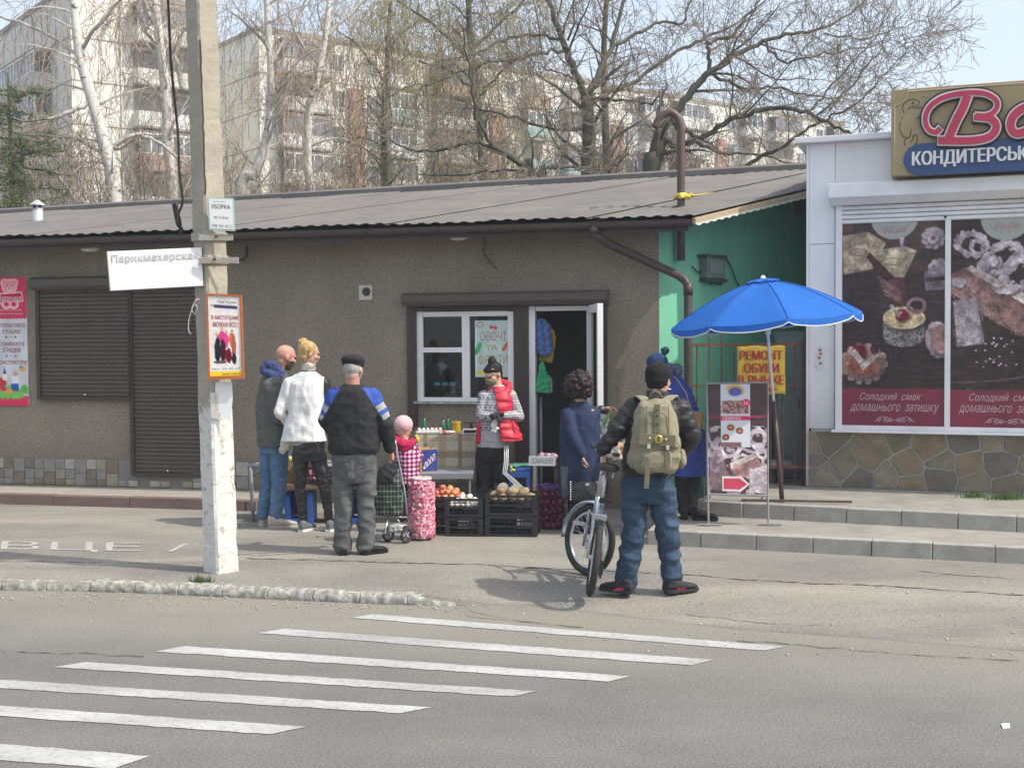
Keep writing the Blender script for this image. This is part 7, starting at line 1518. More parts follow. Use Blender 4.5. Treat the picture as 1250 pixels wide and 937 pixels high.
g = MB(); F8.torso(g, [(842, 580, 0, .19, .16), (841, 560, 0, .19, .16), (837, 530, 0, .18, .155), (829, 500, 0, .19, .15), (823, 478, 0, .18, .125), (820, 466, 0, .12, .09), (818, 456, 0, .09, .09)]); F8.limb(g, [(837, 482, -.06), (839, 510, -.12), (818, 512, -.02)], [.078, .068, .052]); F8.limb(g, [(812, 482, .05), (804, 508, .1)], [.075, .06])
F8.wear('coat', g, pm('coat_blue', (.016, .045, .23), .6, .08, 6, bump=.8, bs=17, spec=.4), .009, 3, wr=(.022, 7, (.8, .8, 2.4)), seed=16)
g = MB(); F8.limb(g, [(834, 575, 0), (832, 600, 0), (834, 622, 0)], [.085, .065, .055]); F8.limb(g, [(846, 575, 0), (845, 600, 0), (844, 622, 0)], [.085, .065, .055]); F8.wear('trousers', g, tb2, wr=(.01, 12))
for x in (833, 844):
    b = V((F8.J(x, 630).x, 11.94, .14)); s_ = F8.shoe(b, (.25, -.1 if x > 840 else .6, 0), .25, .045, .09, sb2)
sbg = empty('shoulder_bag', P(848, 528, 11.8), 'shiny tan shoulder bag on the back of the woman in the blue coat', 'handbag'); tan_ = pm('leather_tan', (.30, .165, .07), .3, .1, 8, spec=.5); Rt = Matrix.Rotation(.18, 3, 'Y')
g = MB(); g.box(P(848, 513, 11.8), .15, .08, .16, Rt); g.build('bag_body', tan_, sbg, bevel=.02); g = MB(); g.box(P(848, 507, 11.756), .152, .01, .085, Rt); g.build('flap', pm('leather_tan2', (.24, .12, .045), .3, .1, 8, spec=.5), sbg, bevel=.004)
g = MB(); g.tube([P(843, 503, 11.8), P(838, 480, 11.78), P(826, 462, 11.82), P(818, 458, 11.95)], .007, 6); g.build('strap', tan_, sbg, smooth=True)
# ================================================================ bicycle
bk0 = G(719, 727); bk0.z = 0; byk = empty('bicycle', bk0, 'silver folding bicycle with pale blue front mudguard held beside the backpack man', 'bicycle')
lean = .15; hd = V((.03, 1, 0)).normalized(); rt = V((hd.y, -hd.x, 0)); upb = (V((0, 0, 1))*math.cos(lean)+rt*math.sin(lean)); rt2 = (rt*math.cos(lean)-V((0, 0, 1))*math.sin(lean))
def L(x, y, z): return bk0+rt2*x+hd*y+upb*z      # x right, y forward, z up in the bike's plane
rub = pm('tyre_rubber', (.035, .034, .033), .8, .2, 30, bump=.4, bs=60); chrome = pm('alu_silver', (.50, .51, .53), .3, .08, 10, metal=.7); slv = pm('frame_silverblue', (.36, .43, .50), .35, .05, 5, metal=.25, spec=.6); mgd = pm('mudguard_blue', (.30, .38, .48), .35, .06, 6, spec=.5)
WR = .285
def wheel(c, ax_, fw, up_):
    w_ = empty('wheel', c); w_.parent = byk; w_.location = c-bk0
    bp2 = byk
    def ring(R, r, n=40, k=8, sx=1.):
        g = MB(); vs = [c+(fw*math.cos(2*math.pi*i/n)+up_*math.sin(2*math.pi*i/n))*(R+r*math.cos(2*math.pi*j/k))+ax_*(r*sx*math.sin(2*math.pi*j/k)) for i in range(n) for j in range(k)]
        return g.add(vs, [(i*k+j, i*k+(j+1) % k, ((i+1) % n)*k+(j+1) % k, ((i+1) % n)*k+j) for i in range(n) for j in range(k)])
    def sub(g, name, m, **kw):
        o = g.build(name, m, None, **kw); wl_ = o.location.copy(); o.parent = w_; o.location = wl_-c; return o
    sub(ring(WR-.027, .027, 48, 10), 'tyre', rub, smooth=True); sub(ring(WR-.062, .012, 40, 6), 'rim', chrome, smooth=True)
    g = MB()
    for i in range(28):
        q = 2*math.pi*i/28; s_ = 1 if i % 2 else -1; d = fw*math.cos(q)+up_*math.sin(q); q2 = q+(.5 if i % 4 < 2 else -.5); g.tube([c+ax_*(.025*s_)+(fw*math.cos(q2)+up_*math.sin(q2))*.018, c+d*(WR-.07)], .0016, 3, caps=False)
    sub(g, 'spokes', chrome, kind='stuff'); g = MB(); g.tube([c-ax_*.05, c-ax_*.03, c+ax_*.03, c+ax_*.05], [.012, .02, .02, .012], 10); sub(g, 'hub', chrome)
    g = MB(); g.tube([c-ax_*.07, c+ax_*.07], .006, 8); sub(g, 'axle', chrome)
c1 = L(0, 0, WR); wheel(c1, rt2, hd, upb)
WB = .82; c2 = L(0, WB, WR)+V((-.01, 0, 0)); st_ = .72; fw2 = (hd*math.cos(st_)-rt2*math.sin(st_)).normalized(); ax2 = fw2.cross(upb); wheel(c2, ax2, fw2, upb)
# front mudguard
g = MB(); vs = []
for i in range(15):
    q = math.radians(62+i*8); d = fw2*math.cos(q)*1.0+upb*math.sin(q)
    for s_, dz in ((-1, -.012), (-.5, 0.002), (.5, .002), (1, -.012)): vs.append(c2+d*(WR+.03+dz)+ax2*(.033*s_))
# runs forward and down to the leading (left) side
vs2 = []
for i in range(16):
    q = math.radians(105-i*7.5); d = fw2*math.cos(q)+upb*math.sin(q)
    for s_, dz in ((-1, -.012), (-.5, .002), (.5, .002), (1, -.012)): vs2.append(c2+d*(WR+.032+dz)+ax2*(.036*s_))
g.add(vs2, [(4*i+a, 4*i+a+1, 4*i+5+a, 4*i+4+a) for i in range(15) for a in range(3)]); o = g.build('mudguard', mgd, byk, smooth=True); o.modifiers.new('t', 'SOLIDIFY').thickness = .004
# frame
bbk = L(0, .40, .30); stT = L(0, .14, .66); hdt = L(0, .70, .62); hdb = L(0, .72, .5)
g = MB(); g.tube([bbk, L(0, .12, .70)], .022, 12); g.tube([bbk, L(0, .55, .40), hdb], .028, 12); g.tube([L(0, .16, .56), L(0, .45, .52), hdt], .016, 10); g.tube([hdb, hdt+upb*.04], .022, 12); g.build('frame', slv, byk, smooth=True)
for s_ in (-1, 1):
    g = MB(); g.tube([L(s_*.055, 0, WR), L(s_*.05, .03, .42), L(s_*.022, .10, .60)], [.011, .011, .01], 8); g.build('seat_stay', chrome, byk, smooth=True)
    g = MB(); g.tube([L(s_*.055, 0, WR), L(s_*.04, .25, .28), bbk], .009, 8); g.build('chain_stay', slv, byk, smooth=True)
    g = MB(); g.tube([c2+ax2*(s_*.052), c2+ax2*(s_*.05)+upb*.25-hd*.02, hdb+ax2*(s_*.03)], .011, 8); g.build('fork_blade', chrome, byk, smooth=True)
g = MB(); g.box(L(0, .06, .585), .10, .035, .05, Matrix((rt2, hd, upb)).transposed()); g.build('brake_bridge', chrome, byk, bevel=.008)
g = MB(); g.tube([L(0, .13, .64), L(0, .10, .93)], .014, 10); g.build('seat_post', chrome, byk, smooth=True); g = MB(); g.tube([L(0, .125, .69), L(0, .115, .72)], .024, 10); g.tube([L(0, .12, .70), L(.07, .12, .70)], .007, 6); g.build('seat_clamp', rub, byk)
g = MB(); g.loft([ringp(L(0, y, z), rt2, upb, w_, h_, 16, 2.4) for y, z, w_, h_ in ((-.06, .965, .055, .022), (-.03, .97, .088, .034), (.03, .965, .082, .03), (.10, .96, .045, .024), (.18, .958, .022, .018), (.215, .955, .012, .01))]); sculpt('saddle', g, pm('saddle_black', (.02, .02, .022), .35, .1, 8, spec=.5), byk, .007, 3)
g = MB()
for s_ in (-1, 1): g.tube([L(s_*.05, -.02, .945), L(s_*.02, .05, .925), L(s_*.012, .14, .94)], .004, 6); g.tube([L(s_*.045, -.03, .94), L(s_*.045, -.03, .90), L(s_*.02, .06, .915)], .008, 6)
g.build('saddle_rail', chrome, byk, smooth=True)
# cranks, pedals, chainring, derailleur
g = MB(); g.tube([L(-.06, .40, .30), L(.06, .40, .30)], .018, 10); g.tube([L(-.075, .40, .30), L(-.08, .36, .47)], .01, 8); g.tube([L(.075, .40, .30), L(.08, .44, .14)], .01, 8); cr_ = g.build('crank', chrome, byk, smooth=True)
def pedal(c):
    g = MB(); B_ = Matrix((rt2, hd, upb)).transposed()
    for dy in (-.032, .032): g.box(c+hd*dy, .095, .010, .022, B_)
    for dx in (-.045, 0, .045): g.box(c+rt2*dx, .010, .062, .020, B_)
    g.build('pedal', chrome, cr_, bevel=.002)
pedal(L(-.135, .35, .475)); pedal(L(.135, .18, .165))
g = MB(); g.tube([L(.075, .40, .30), L(.08, .2, .165)], .009, 8); g.build('crank_arm', chrome, cr_, smooth=True)
g = MB(); vs = []
Bm = Matrix((hd, upb, rt2)).transposed()
for cc, R2, n in ((L(.06, .40, .30), .085, 36), (L(.045, 0, WR), .05, 24)):
    g.loft([[cc+rt2*z+(hd*math.cos(2*math.pi*i/n)+upb*math.sin(2*math.pi*i/n))*(R2 if i % 2 else R2-.006) for i in range(n)] for z in (-.002, .002)])
g.build('sprocket', rub, byk); g = MB()
g.tube([L(.06, .40, .385), L(.045, 0, WR+.05)], .004, 5); g.tube([L(.06, .40, .215), L(.045, .06, .2), L(.05, .03, .16), L(.045, -.01, .24)], .004, 5); g.build('chain', rub, byk)
g = MB(); g.box(L(.06, .01, .22), .03, .035, .10, Matrix((rt2, hd, upb)).transposed()); g.ell(L(.06, .02, .165), .012, .03, .03); g.build('derailleur', M_blk, byk)
# stem, bars, grips
g = MB(); g.tube([hdt, hdt+upb*.38-hd*.03], .016, 10); hb_ = hdt+upb*.38-hd*.03; g.build('stem', chrome, byk, smooth=True); axb = (ax2*.35+fw2*.94).normalized()
g = MB(); g.tube([hb_-axb*.25+upb*.03, hb_-axb*.1, hb_+axb*.1, hb_+axb*.25+upb*.03], .011, 8); g.build('handlebar', chrome, byk, smooth=True)
for s_ in (-1, 1): MB().tube([hb_+axb*(s_*.18)+upb*.024, hb_+axb*(s_*.26)+upb*.032], .017, 8).build('grip', M_blk, byk)
g = MB()
for i in range(18): g.ell(P(752+rnd.uniform(-8, 8), 549+rnd.uniform(-5, 8), 9.75), .04, .04, .035)
o = sculpt('grocery_bag', g, [pm('bag_cloudy', (.55, .48, .42), .4, .2, 10), pm('bag_orange', (.5, .2, .05), .4)], None, .008, 2, cls=lambda p: noise.noise(p*12) > .2, wr=(.02, 16)); tag(o, 'pale grocery bag with orange contents hanging at the bicycle handlebar', 'bag')
e = empty('bottle', P(761, 555, 9.8), 'dark glass bottle with green neck in the bag at the handlebar', 'bottle'); g = MB(); g.tube([P(757, 552, 9.8), P(760, 543, 9.8), P(762, 537, 9.8)], [.03, .03, .014], 10); g.build('glass', bgm, e, smooth=True); g = MB(); g.tube([P(758.5, 548, 9.795), P(759.8, 544, 9.795)], .031, 10); g.build('label', pm('label_gold', (.5, .34, .1), .5), e)

# ================================================================ shopping trolley
TY_ = 11.55; tr = empty('shopping_trolley', V((P(478, 640, TY_).x, TY_, 0)), 'green and black plaid shopping trolley beside the man in the flat cap', 'shopping trolley'); T_ = lambda x, y, d=0.: P(x, y, TY_+d)
pg = pm('plaid_green', (.05, .08, .06), .7); n5, b5 = nodes_of(pg); tc = n5.nodes.new('ShaderNodeTexCoord'); sp_ = n5.nodes.new('ShaderNodeSeparateXYZ'); n5.links.new(tc.outputs['Object'], sp_.inputs[0]); outs = []
for ax_, fr in (('X', 190), ('Z', 130)):
    mu = n5.nodes.new('ShaderNodeMath'); mu.operation = 'MULTIPLY'; mu.inputs[1].default_value = fr; n5.links.new(sp_.outputs[ax_], mu.inputs[0]); si = n5.nodes.new('ShaderNodeMath'); si.operation = 'SINE'; n5.links.new(mu.outputs[0], si.inputs[0]); outs.append(si)
ad = n5.nodes.new('ShaderNodeMath'); ad.operation = 'MAXIMUM'; n5.links.new(outs[0].outputs[0], ad.inputs[0]); n5.links.new(outs[1].outputs[0], ad.inputs[1]); cr = n5.nodes.new('ShaderNodeValToRGB'); n5.links.new(ad.outputs[0], cr.inputs[0]); cr.color_ramp.elements[0].position = .7; cr.color_ramp.elements[0].color = (.010, .016, .015, 1); cr.color_ramp.elements[1].position = .98; cr.color_ramp.elements[1].color = (.13, .17, .145, 1); n5.links.new(cr.outputs[0], b5.inputs['Base Color'])
g = MB(); g.loft([ringp(T_(x, y, d), V((1, 0, 0)), V((0, 1, 0)), a, b, 18, 4) for x, y, d, a, b in ((475, 627, 0, .125, .09), (474, 610, 0, .145, .1), (472, 590, 0, .13, .1), (474, 572, .02, .115, .08), (482, 562, .05, .06, .05))]); sculpt('bag', g, pg, tr, .008, 2, wr=(.024, 8), seed=17)
g = MB(); g.loft([ringp(T_(x, y, d), V((1, 0, 0)), V((0, 1, 0)), a, b, 18, 3) for x, y, d, a, b in ((468, 589, -.07, .10, .045), (470, 578, -.06, .10, .05), (478, 566, -.02, .07, .045))]); sculpt('bag_flap', g, pm('flap_black', (.012, .014, .014), .6), tr, .008, 2, wr=(.012, 12), seed=18)
for d in (-.02,): g = MB(); g.tube([T_(481, 531, d), T_(484, 548, d), T_(487, 565, d), T_(494, 600, d), T_(497, 628, d)], .0095, 8); g.tube([T_(481, 531, d), T_(478, 533, .1), T_(478, 560, .12)], .0095, 8); g.build('handle', chrome, tr, smooth=True)
g = MB(); g.tube([T_(457, 630, 0), T_(497, 631, 0)], .008, 6); g.tube([T_(474, 630, -.05), T_(470, 650, -.12), T_(458, 652, -.1), T_(458, 632, 0)], .008, 6); g.tube([T_(474, 640, 0), T_(497, 641, 0)], .006, 6); g.tube([T_(484, 632, -.03), T_(490, 640, -.02)], .007, 6); g.build('frame', chrome, tr, smooth=True)
def tw(px, py, d, R=.075):
    c = T_(px, py, d); c.z = R; o_ = empty('wheel', c); o_.parent = tr; o_.location = c-tr.location; axx = V((.75, -.66, 0)).normalized(); f_ = axx.cross(V((0, 0, 1)))
    def sub(g, n_, m_): o = g.build(n_, m_, None); l_ = o.location.copy(); o.parent = o_; o.location = l_-c
    g = MB(); n, k = 28, 7; vs = [c+(f_*math.cos(2*math.pi*i/n)+V((0, 0, 1))*math.sin(2*math.pi*i/n))*(R-.014+.014*math.cos(2*math.pi*j/k))+axx*(.014*math.sin(2*math.pi*j/k)) for i in range(n) for j in range(k)]; g.add(vs, [(i*k+j, i*k+(j+1) % k, ((i+1) % n)*k+(j+1) % k, ((i+1) % n)*k+j) for i in range(n) for j in range(k)]); sub(g, 'tyre', rub)
    g = MB(); [g.tube([c, c+(f_*math.cos(q)+V((0, 0, 1))*math.sin(q))*(R-.02)], .006, 5) for q in [i*1.257 for i in range(5)]]; g.tube([c-axx*.02, c+axx*.02], .014, 8); sub(g, 'spokes', pm('plastic_grey', (.25, .26, .27), .5))
tw(496, 637, -.06); tw(474, 640, .02)
g = MB()
for i in range(16): g.ell(T_(480+rnd.uniform(-5, 9), 647, -.05)+V((0, 0, rnd.uniform(-.0, .04))), .03, .03, .022)
sculpt('wrapped_bag', g, pm('bag_silver', (.42, .42, .42), .35, .2, 20), tr, .007, 1, wr=(.014, 26))
# ================================================================ apartment blocks behind
M_pl = pm('panel_cream', (.70, .68, .60), .9, .06, .35, bump=.1, bs=10); M_pw = pm('panel_shaded', (.54, .52, .47), .9, .06, .35)
M_bw = pm('balcony_white', (.6, .6, .57), .7, .08, .8); M_bb = pm('balcony_brick', (.36, .25, .18), .9, .15, 1.2); M_bk = pm('brick_red', (.44, .24, .18), .9, .12, 1.5); M_bt = pm('balcony_teal', (.25, .36, .35), .7, .08, .8)
M_dk = pm('loggia_shade', (.24, .22, .19), .9, .1, 1); M_far = pm('far_glass', (.10, .12, .14), .12, .2, .3, spec=.8); M_seam = pm('panel_seam', (.26, .23, .18), .9, .05, 1)
def block(label, c, H, Ll, Le, loggias, bricks, endb):
    u = V((.79, .61, 0)).normalized(); n = V((.61, -.79, 0)).normalized(); A = Fr(c, u, n); E = Fr(c, -V((n.x, n.y, 0)), V((-u.x, -u.y, 0)))
    e = empty('apartment_block', A.w(Ll/2, 0, -Le/2), label, 'building')
    g = MB(); A.box(g, 0, Ll, -1, H, -Le, 0); g.build('wall', M_pl, e); g = MB(); A.box(g, -.1, Ll+.1, H, H+.35, -Le-.1, .12); g.build('parapet', M_seam, e)
    ks_ = [H-3.1-2.8*k for k in range(6)]
    g = MB()
    for z in ks_: A.box(g, 0, Ll, z-.05, z+.03, 0, .02); E.box(g, 0, Le, z-.05, z+.03, 0, .02)
    for t in np.arange(3.2, Ll, 3.2): A.box(g, t-.04, t+.04, ks_[-1], H, 0, .018)
    for t in np.arange(3, Le, 3): E.box(g, t-.04, t+.04, ks_[-1], H, 0, .018)
    g.build('panel_joint', M_seam, e, kind='stuff')
    rg = random.Random(int(Ll*10))
    for a0, a1 in bricks: g = MB(); A.box(g, a0, a1, -1, H-3.4, 0, .35); g.build('brick_bay', M_bk, e)
    def loggia(fr, a0, a1, z):
        k = rg.random(); sl = MB(); fr.box(sl, a0, a1, z, z+.14, 0, 1.15); b = sl.build('balcony', M_seam, e)
        g = MB(); fr.box(g, a0+.1, a1-.1, z+.15, z+2.5, .022, .05); g.build('shade_sheet', M_dk, b)  # flat sheet; the shade inside the loggia is put into its dark colour
        pm_ = M_bw if k < .45 else (M_bb if k < .58 else (M_bt if k < .68 else M_pw)); g = MB(); fr.box(g, a0, a1, z+.14, z+1.1, 1.08, 1.15); fr.box(g, a0, a0+.06, z+.14, z+1.1, 0.06, 1.08); fr.box(g, a1-.06, a1, z+.14, z+1.1, .06, 1.08); g.build('parapet', pm_, b)
        if rg.random() < .6:
            g = MB(); fr.box(g, a0+.05, a1-.05, z+1.1, z+2.45, 1.09, 1.11); g.build('glazing', M_far, b); g = MB(); m = max(3, int((a1-a0)/.75))
            for i in range(m+1): t = a0+.03+(a1-a0-.06)*i/m; fr.box(g, t-.04, t+.04, z+1.1, z+2.45, 1.11, 1.16)
            fr.box(g, a0, a1, z+2.38, z+2.5, 1.08, 1.18); fr.box(g, a0, a1, z+1.1, z+1.18, 1.11, 1.17); g.build('glazing_frame', M_wpvc if rg.random() < .6 else M_bb, b)
            g = MB(); fr.box(g, a0-.05, a1+.05, z+2.5, z+2.62, 0, 1.2); g.build('canopy', M_seam, b)
    def window(fr, a0, a1, z):
        g = MB()
        for q in ((a0, a1, z, z+.07), (a0, a1, z+1.33, z+1.4), (a0, a0+.07, z+.07, z+1.33), (a1-.07, a1, z+.07, z+1.33), ((a0+a1)/2-.03, (a0+a1)/2+.03, z+.07, z+1.33)): fr.box(g, *q, 0, .06)
        w_ = g.build('window', M_wpvc, e); g = MB(); fr.box(g, a0+.05, a1-.05, z+.05, z+1.35, .0, .03); g.build('pane', M_far, w_)
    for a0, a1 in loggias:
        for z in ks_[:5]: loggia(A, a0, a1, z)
    for a0 in [b[1]+.3 for b in bricks]+[b[0]-1.5 for b in bricks]:
        for z in ks_[:5]: window(A, a0, a0+1.2, z+.85)
    for a0, a1, k in endb: loggia(E, a0, a1, ks_[k])
    return A
block('tall cream apartment block at the far left behind the birches', (-28.3, 80), 24.8, 10, 22, [(4.0, 8.6)], [], [(4.0, 12.5, 1), (4.0, 12.5, 2), (4.0, 12.5, 3)])
secs = [(0, 0)]; lg = []; br = []
for s0 in (0, 14, 28, 42, 56): lg += [(s0+1.4, s0+5.6), (s0+10.9, s0+13.4)]; br += [(s0+7.6, s0+8.9)]
block('long cream apartment block with brick bays receding behind the bare trees', (-18.8, 93), 25.2, 70, 12, lg, br, [])

# ================================================================ trees
M_bark = pm('bark_green', (.12, .115, .082), .95, .25, 6, bump=.6, bs=14, col2=(.06, .057, .045), stretch=(1, 1, .4)); M_tw = pm('twig_brown', (.20, .165, .125), .9, .2, 2)
M_birch = pm('birch_bark', (.62, .60, .56), .85, 0, 5, bump=.3, bs=20, col2=(.10, .09, .08), thr=(.36, .42), stretch=(1, 1, 2.2)); M_btw = pm('birch_twig', (.33, .26, .19), .9, .25, 1.5); M_bbr = pm('birch_branch', (.50, .48, .44), .9, .25, 4)
M_olive = pm('willow_twig', (.27, .235, .10), .9, .25, 1.5); M_needle = pm('pine_needles', (.075, .105, .03), .9, .45, 1.2)
def wob(p, d, Ln, step, curl, grav, rg, up=0.):
    pts = [p.copy()]; n = max(2, int(Ln/step)); d = d.normalized()
    for i in range(n):
        d = (d+V((rg.gauss(0, curl), rg.gauss(0, curl), rg.gauss(0, curl)-grav*(i/n)+up))).normalized(); p = p+d*(Ln/n); pts.append(p.copy())
    return pts
def sprout(pts, r0, r1, mbs, lev, cfg, rg):
    """side shoots along a limb; mbs = [limb mesh, twig mesh]"""
    sp, Lr, ang, grav, curl, rmin = cfg['spacing'][lev], cfg['len'][lev], cfg['ang'][lev], cfg['grav'][lev], cfg['curl'][lev], cfg['rmin']
    acc = rg.uniform(0, sp); tot = sum((b-a).length for a, b in zip(pts, pts[1:])); run = 0
    for a, b in zip(pts, pts[1:]):
        sl = (b-a).length; t = (b-a).normalized() if sl > 0 else V((0, 0, 1))
        while acc < sl:
            f = (run+acc)/tot; p = a+t*acc; acc += sp*rg.uniform(.6, 1.4)
            if f < cfg['start'][lev]: continue
            q = rg.uniform(0, 6.283); o = t.orthogonal().normalized(); o2 = t.cross(o); s = (o*math.cos(q)+o2*math.sin(q)); an = math.radians(rg.uniform(*ang))
            d = t*math.cos(an)+s*math.sin(an); Ln = rg.uniform(*Lr)*(1-.45*f); r = max(rmin*1.1, (r0+(r1-r0)*f)*cfg['rk'][lev]); r = min(r, cfg['rcap'][lev])
            c = wob(p, d, Ln, cfg['step'][lev], curl, grav, rg, cfg['up'][lev]); n = len(c); rr = [max(rmin, r*(1-.8*i/(n-1))) for i in range(n)]
            last = lev == len(cfg['len'])-1; mbs[0 if r > .018 else 1].tube(c, rr, 5 if r > .02 else 3, caps=False)
            if not last: sprout(c, r, rr[-1], mbs, lev+1, cfg, rg)
        acc -= sl; run += sl
def smooth_path(pts, k=5):
    out = []
    for i in range(len(pts)-1):
        p0, p1, p2, p3 = pts[max(i-1, 0)], pts[i], pts[i+1], pts[min(i+2, len(pts)-1)]
        for j in range(k): t = j/k; out.append(.5*((2*p1)+(p2-p0)*t+(2*p0-5*p1+4*p2-p3)*t*t+(3*p1-p0-3*p2+p3)*t**3))
    out.append(pts[-1]); return out
BARE = dict(spacing=[.30, .16, .10], len=[(1.0, 2.6), (.4, 1.1), (.15, .5)], ang=[(30, 70), (30, 65), (25, 60)], grav=[-.02, .0, .0], up=[.01, .01, .01], curl=[.14, .16, .16], rk=[.42, .5, .6], rcap=[.05, .016, .008], rmin=.0042, start=[.12, .05, .1], step=[.22, .16, .14])
BIR = dict(spacing=[.32, .13, .35], len=[(.8, 2.2), (.8, 2.8), (.2, .6)], ang=[(35, 75), (30, 100), (20, 60)], grav=[.18, .8, .8], up=[.02, -.10, -.1], curl=[.12, .10, .12], rk=[.45, .35, .6], rcap=[.035, .006, .004], rmin=.0048, start=[.2, .1, .1], step=[.2, .17, .15])
BRU = dict(spacing=[.15, .10], len=[(.5, 1.5), (.2, .7)], ang=[(20, 55), (25, 60)], grav=[0, 0], up=[.03, .02], curl=[.12, .15], rk=[.5, .6], rcap=[.015, .007], rmin=.004, start=[.15, .1], step=[.2, .16])
def tree(name, label, cat, trunkpx, limbs, Yt, cfg, barkm, limbm, twm, group=None, seed=1, ground=True):
    """trunkpx / limbs: lists of (px, py, dy, radius)"""
    rg = random.Random(seed); tp = [P(a, b, Yt+c) for a, b, c, r in trunkpx]; tr_ = [r for *_, r in trunkpx]
    if ground: tp = [V((tp[0].x, tp[0].y, -.1))]+tp; tr_ = [tr_[0]*1.25]+tr_
    e = empty(name, V((tp[0].x, tp[0].y, 0)), label, cat, group); path = smooth_path(tp); n = len(path); rr = list(np.interp(np.linspace(0, len(tr_)-1, n), range(len(tr_)), tr_))
    MB().tube(path, rr, 10).build('trunk', barkm, e, smooth=True); A, B = MB(), MB()
    sprout(path, tr_[0], tr_[-1], [A, B], 0, dict(cfg, start=[.45]+cfg['start'][1:]), rg)
    for Lb in limbs:
        Lb = [(a, b, c, r*(.82 if Yt < 25 else 1)) for a, b, c, r in Lb]
        q = smooth_path([P(a, b, Yt+c) for a, b, c, r in Lb]); q = [p+V((rg.gauss(0, .02), 0, rg.gauss(0, .02))) for p in q]; r2 = list(np.interp(np.linspace(0, len(Lb)-1, len(q)), range(len(Lb)), [l[3] for l in Lb])); g = MB(); g.tube(q, r2, 8); g.build('limb', limbm, e, smooth=True)
        sprout(q, r2[0], r2[-1], [A, B], 0, cfg, rg)
    if A.v: A.build('branches', limbm, e, kind='stuff')
    if B.v: B.build('crown', twm, e, kind='stuff')
    return e
# the large bare tree right of the centre
tree('bare_tree', 'large bare tree with forked trunk rising behind the roof left of the bent pipe', 'tree', [(718, 225, 0, .15), (719, 170, 0, .135), (716, 118, 0, .12)], [
    [(716, 120, 0, .10), (700, 85, -.2, .085), (690, 60, -.3, .08), (680, 30, -.4, .065), (668, -5, -.5, .055), (655, -60, -.6, .03)],
    [(716, 122, 0, .09), (728, 95, .3, .075), (746, 58, .5, .065), (757, 20, .6, .05), (768, -20, .7, .04), (775, -60, .7, .02)],
    [(722, 125, 0, .06), (745, 112, .4, .055), (778, 98, .8, .05), (812, 72, 1.0, .045), (850, 52, 1.3, .04), (885, 35, 1.6, .032), (925, 10, 2, .025), (960, -20, 2.2, .015)],
    [(690, 62, -.3, .045), (660, 64, -.6, .04), (630, 74, -1, .035), (590, 78, -1.4, .028), (552, 92, -1.8, .02), (510, 110, -2, .012)],
    [(684, 48, -.3, .04), (650, 43, -.5, .035), (615, 50, -.8, .028), (580, 66, -1, .022), (545, 72, -1.2, .012)],
    [(745, 58, .5, .05), (775, 42, .7, .042), (806, 28, .9, .035), (832, 28, 1, .028), (842, 5, 1, .022), (856, -20, 1, .014)],
    [(713, 155, 0, .045), (690, 158, -.5, .04), (655, 152, -.9, .034), (612, 140, -1.3, .028), (565, 130, -1.7, .02)],
    [(722, 120, 0, .035), (760, 122, -.4, .03), (795, 128, -.7, .026), (805, 112, -.8, .02), (812, 106, -.8, .012)],
    [(693, 50, -.3, .03), (700, 28, -.4, .025), (700, 5, -.4, .018), (706, -30, -.5, .01)],
    [(712, 100, .1, .03), (690, 92, .3, .024), (668, 84, .6, .018), (645, 70, .9, .01)]], 24, BARE, M_bark, M_bark, M_tw, seed=3)
tree('bare_tree', 'straight slim bare trunk just right of the large forked tree', 'tree', [(741, 222, 0, .10), (739, 150, 0, .085), (737, 70, 0, .07), (742, -30, 0, .045)], [], 27, BARE, M_bark, M_bark, M_tw, seed=4)
tree('bare_tree', 'wide spreading bare tree leaning right behind the bent pipe and kiosk', 'tree', [(795, 225, 0, .17), (801, 190, 0, .15), (808, 160, 0, .13)], [
    [(808, 162, 0, .10), (830, 130, 0, .085), (852, 103, 0, .075), (868, 88, 0, .07), (900, 66, .2, .055), (940, 48, .4, .045), (985, 38, .6, .035), (1030, 22, .8, .025), (1065, -5, 1, .015)],
    [(866, 90, 0, .05), (866, 70, 0, .045), (862, 52, 0, .04)], [(862, 52, 0, .04), (890, 45, .1, .035), (905, 30, .2, .03), (925, 5, .3, .022), (935, -20, .3, .012)],
    [(806, 170, 0, .08), (835, 178, -.3, .07), (868, 160, -.6, .062), (905, 142, -.9, .055), (945, 132, -1.2, .05), (985, 138, -1.5, .042), (1015, 150, -1.7, .034), (1040, 165, -1.9, .025), (1075, 175, -2.1, .014)],
    [(868, 90, 0, .04), (890, 100, .2, .036), (912, 108, .4, .032), (945, 106, .6, .028), (980, 116, .8, .024), (1010, 118, 1, .018), (1050, 122, 1.2, .01)],
    [(1000, 140, -1.5, .025), (1030, 115, -1.3, .022), (1055, 85, -1.1, .018), (1080, 50, -.9, .014), (1098, 10, -.8, .008)], [(985, 138, -1.5, .025), (1010, 112, -1.4, .02), (1045, 72, -1.2, .016), (1070, 42, -1, .012), (1092, -5, -.9, .007)],
    [(880, 220, -.4, .05), (915, 200, -.7, .045), (950, 180, -1, .04), (985, 158, -1.2, .034), (1010, 145, -1.3, .026), (1050, 120, -1.3, .018), (1090, 80, -1.2, .01), (1118, 50, -1.1, .006)],
    [(804, 180, 0, .05), (802, 140, .3, .045), (812, 112, .4, .03), (816, 104, .5, .02)], [(930, 50, .3, .03), (955, 75, .2, .026), (985, 70, .1, .02), (1040, 60, 0, .014), (1085, 50, 0, .008)],
    [(820, 150, 0, .05), (845, 168, .4, .045), (880, 186, .8, .035), (930, 190, 1.2, .025), (990, 205, 1.5, .015)], [(1005, 40, .7, .02), (1045, 48, .8, .017), (1090, 38, .9, .012), (1125, 25, .9, .007)]], 22, BARE, M_bark, M_bark, M_tw, seed=5)
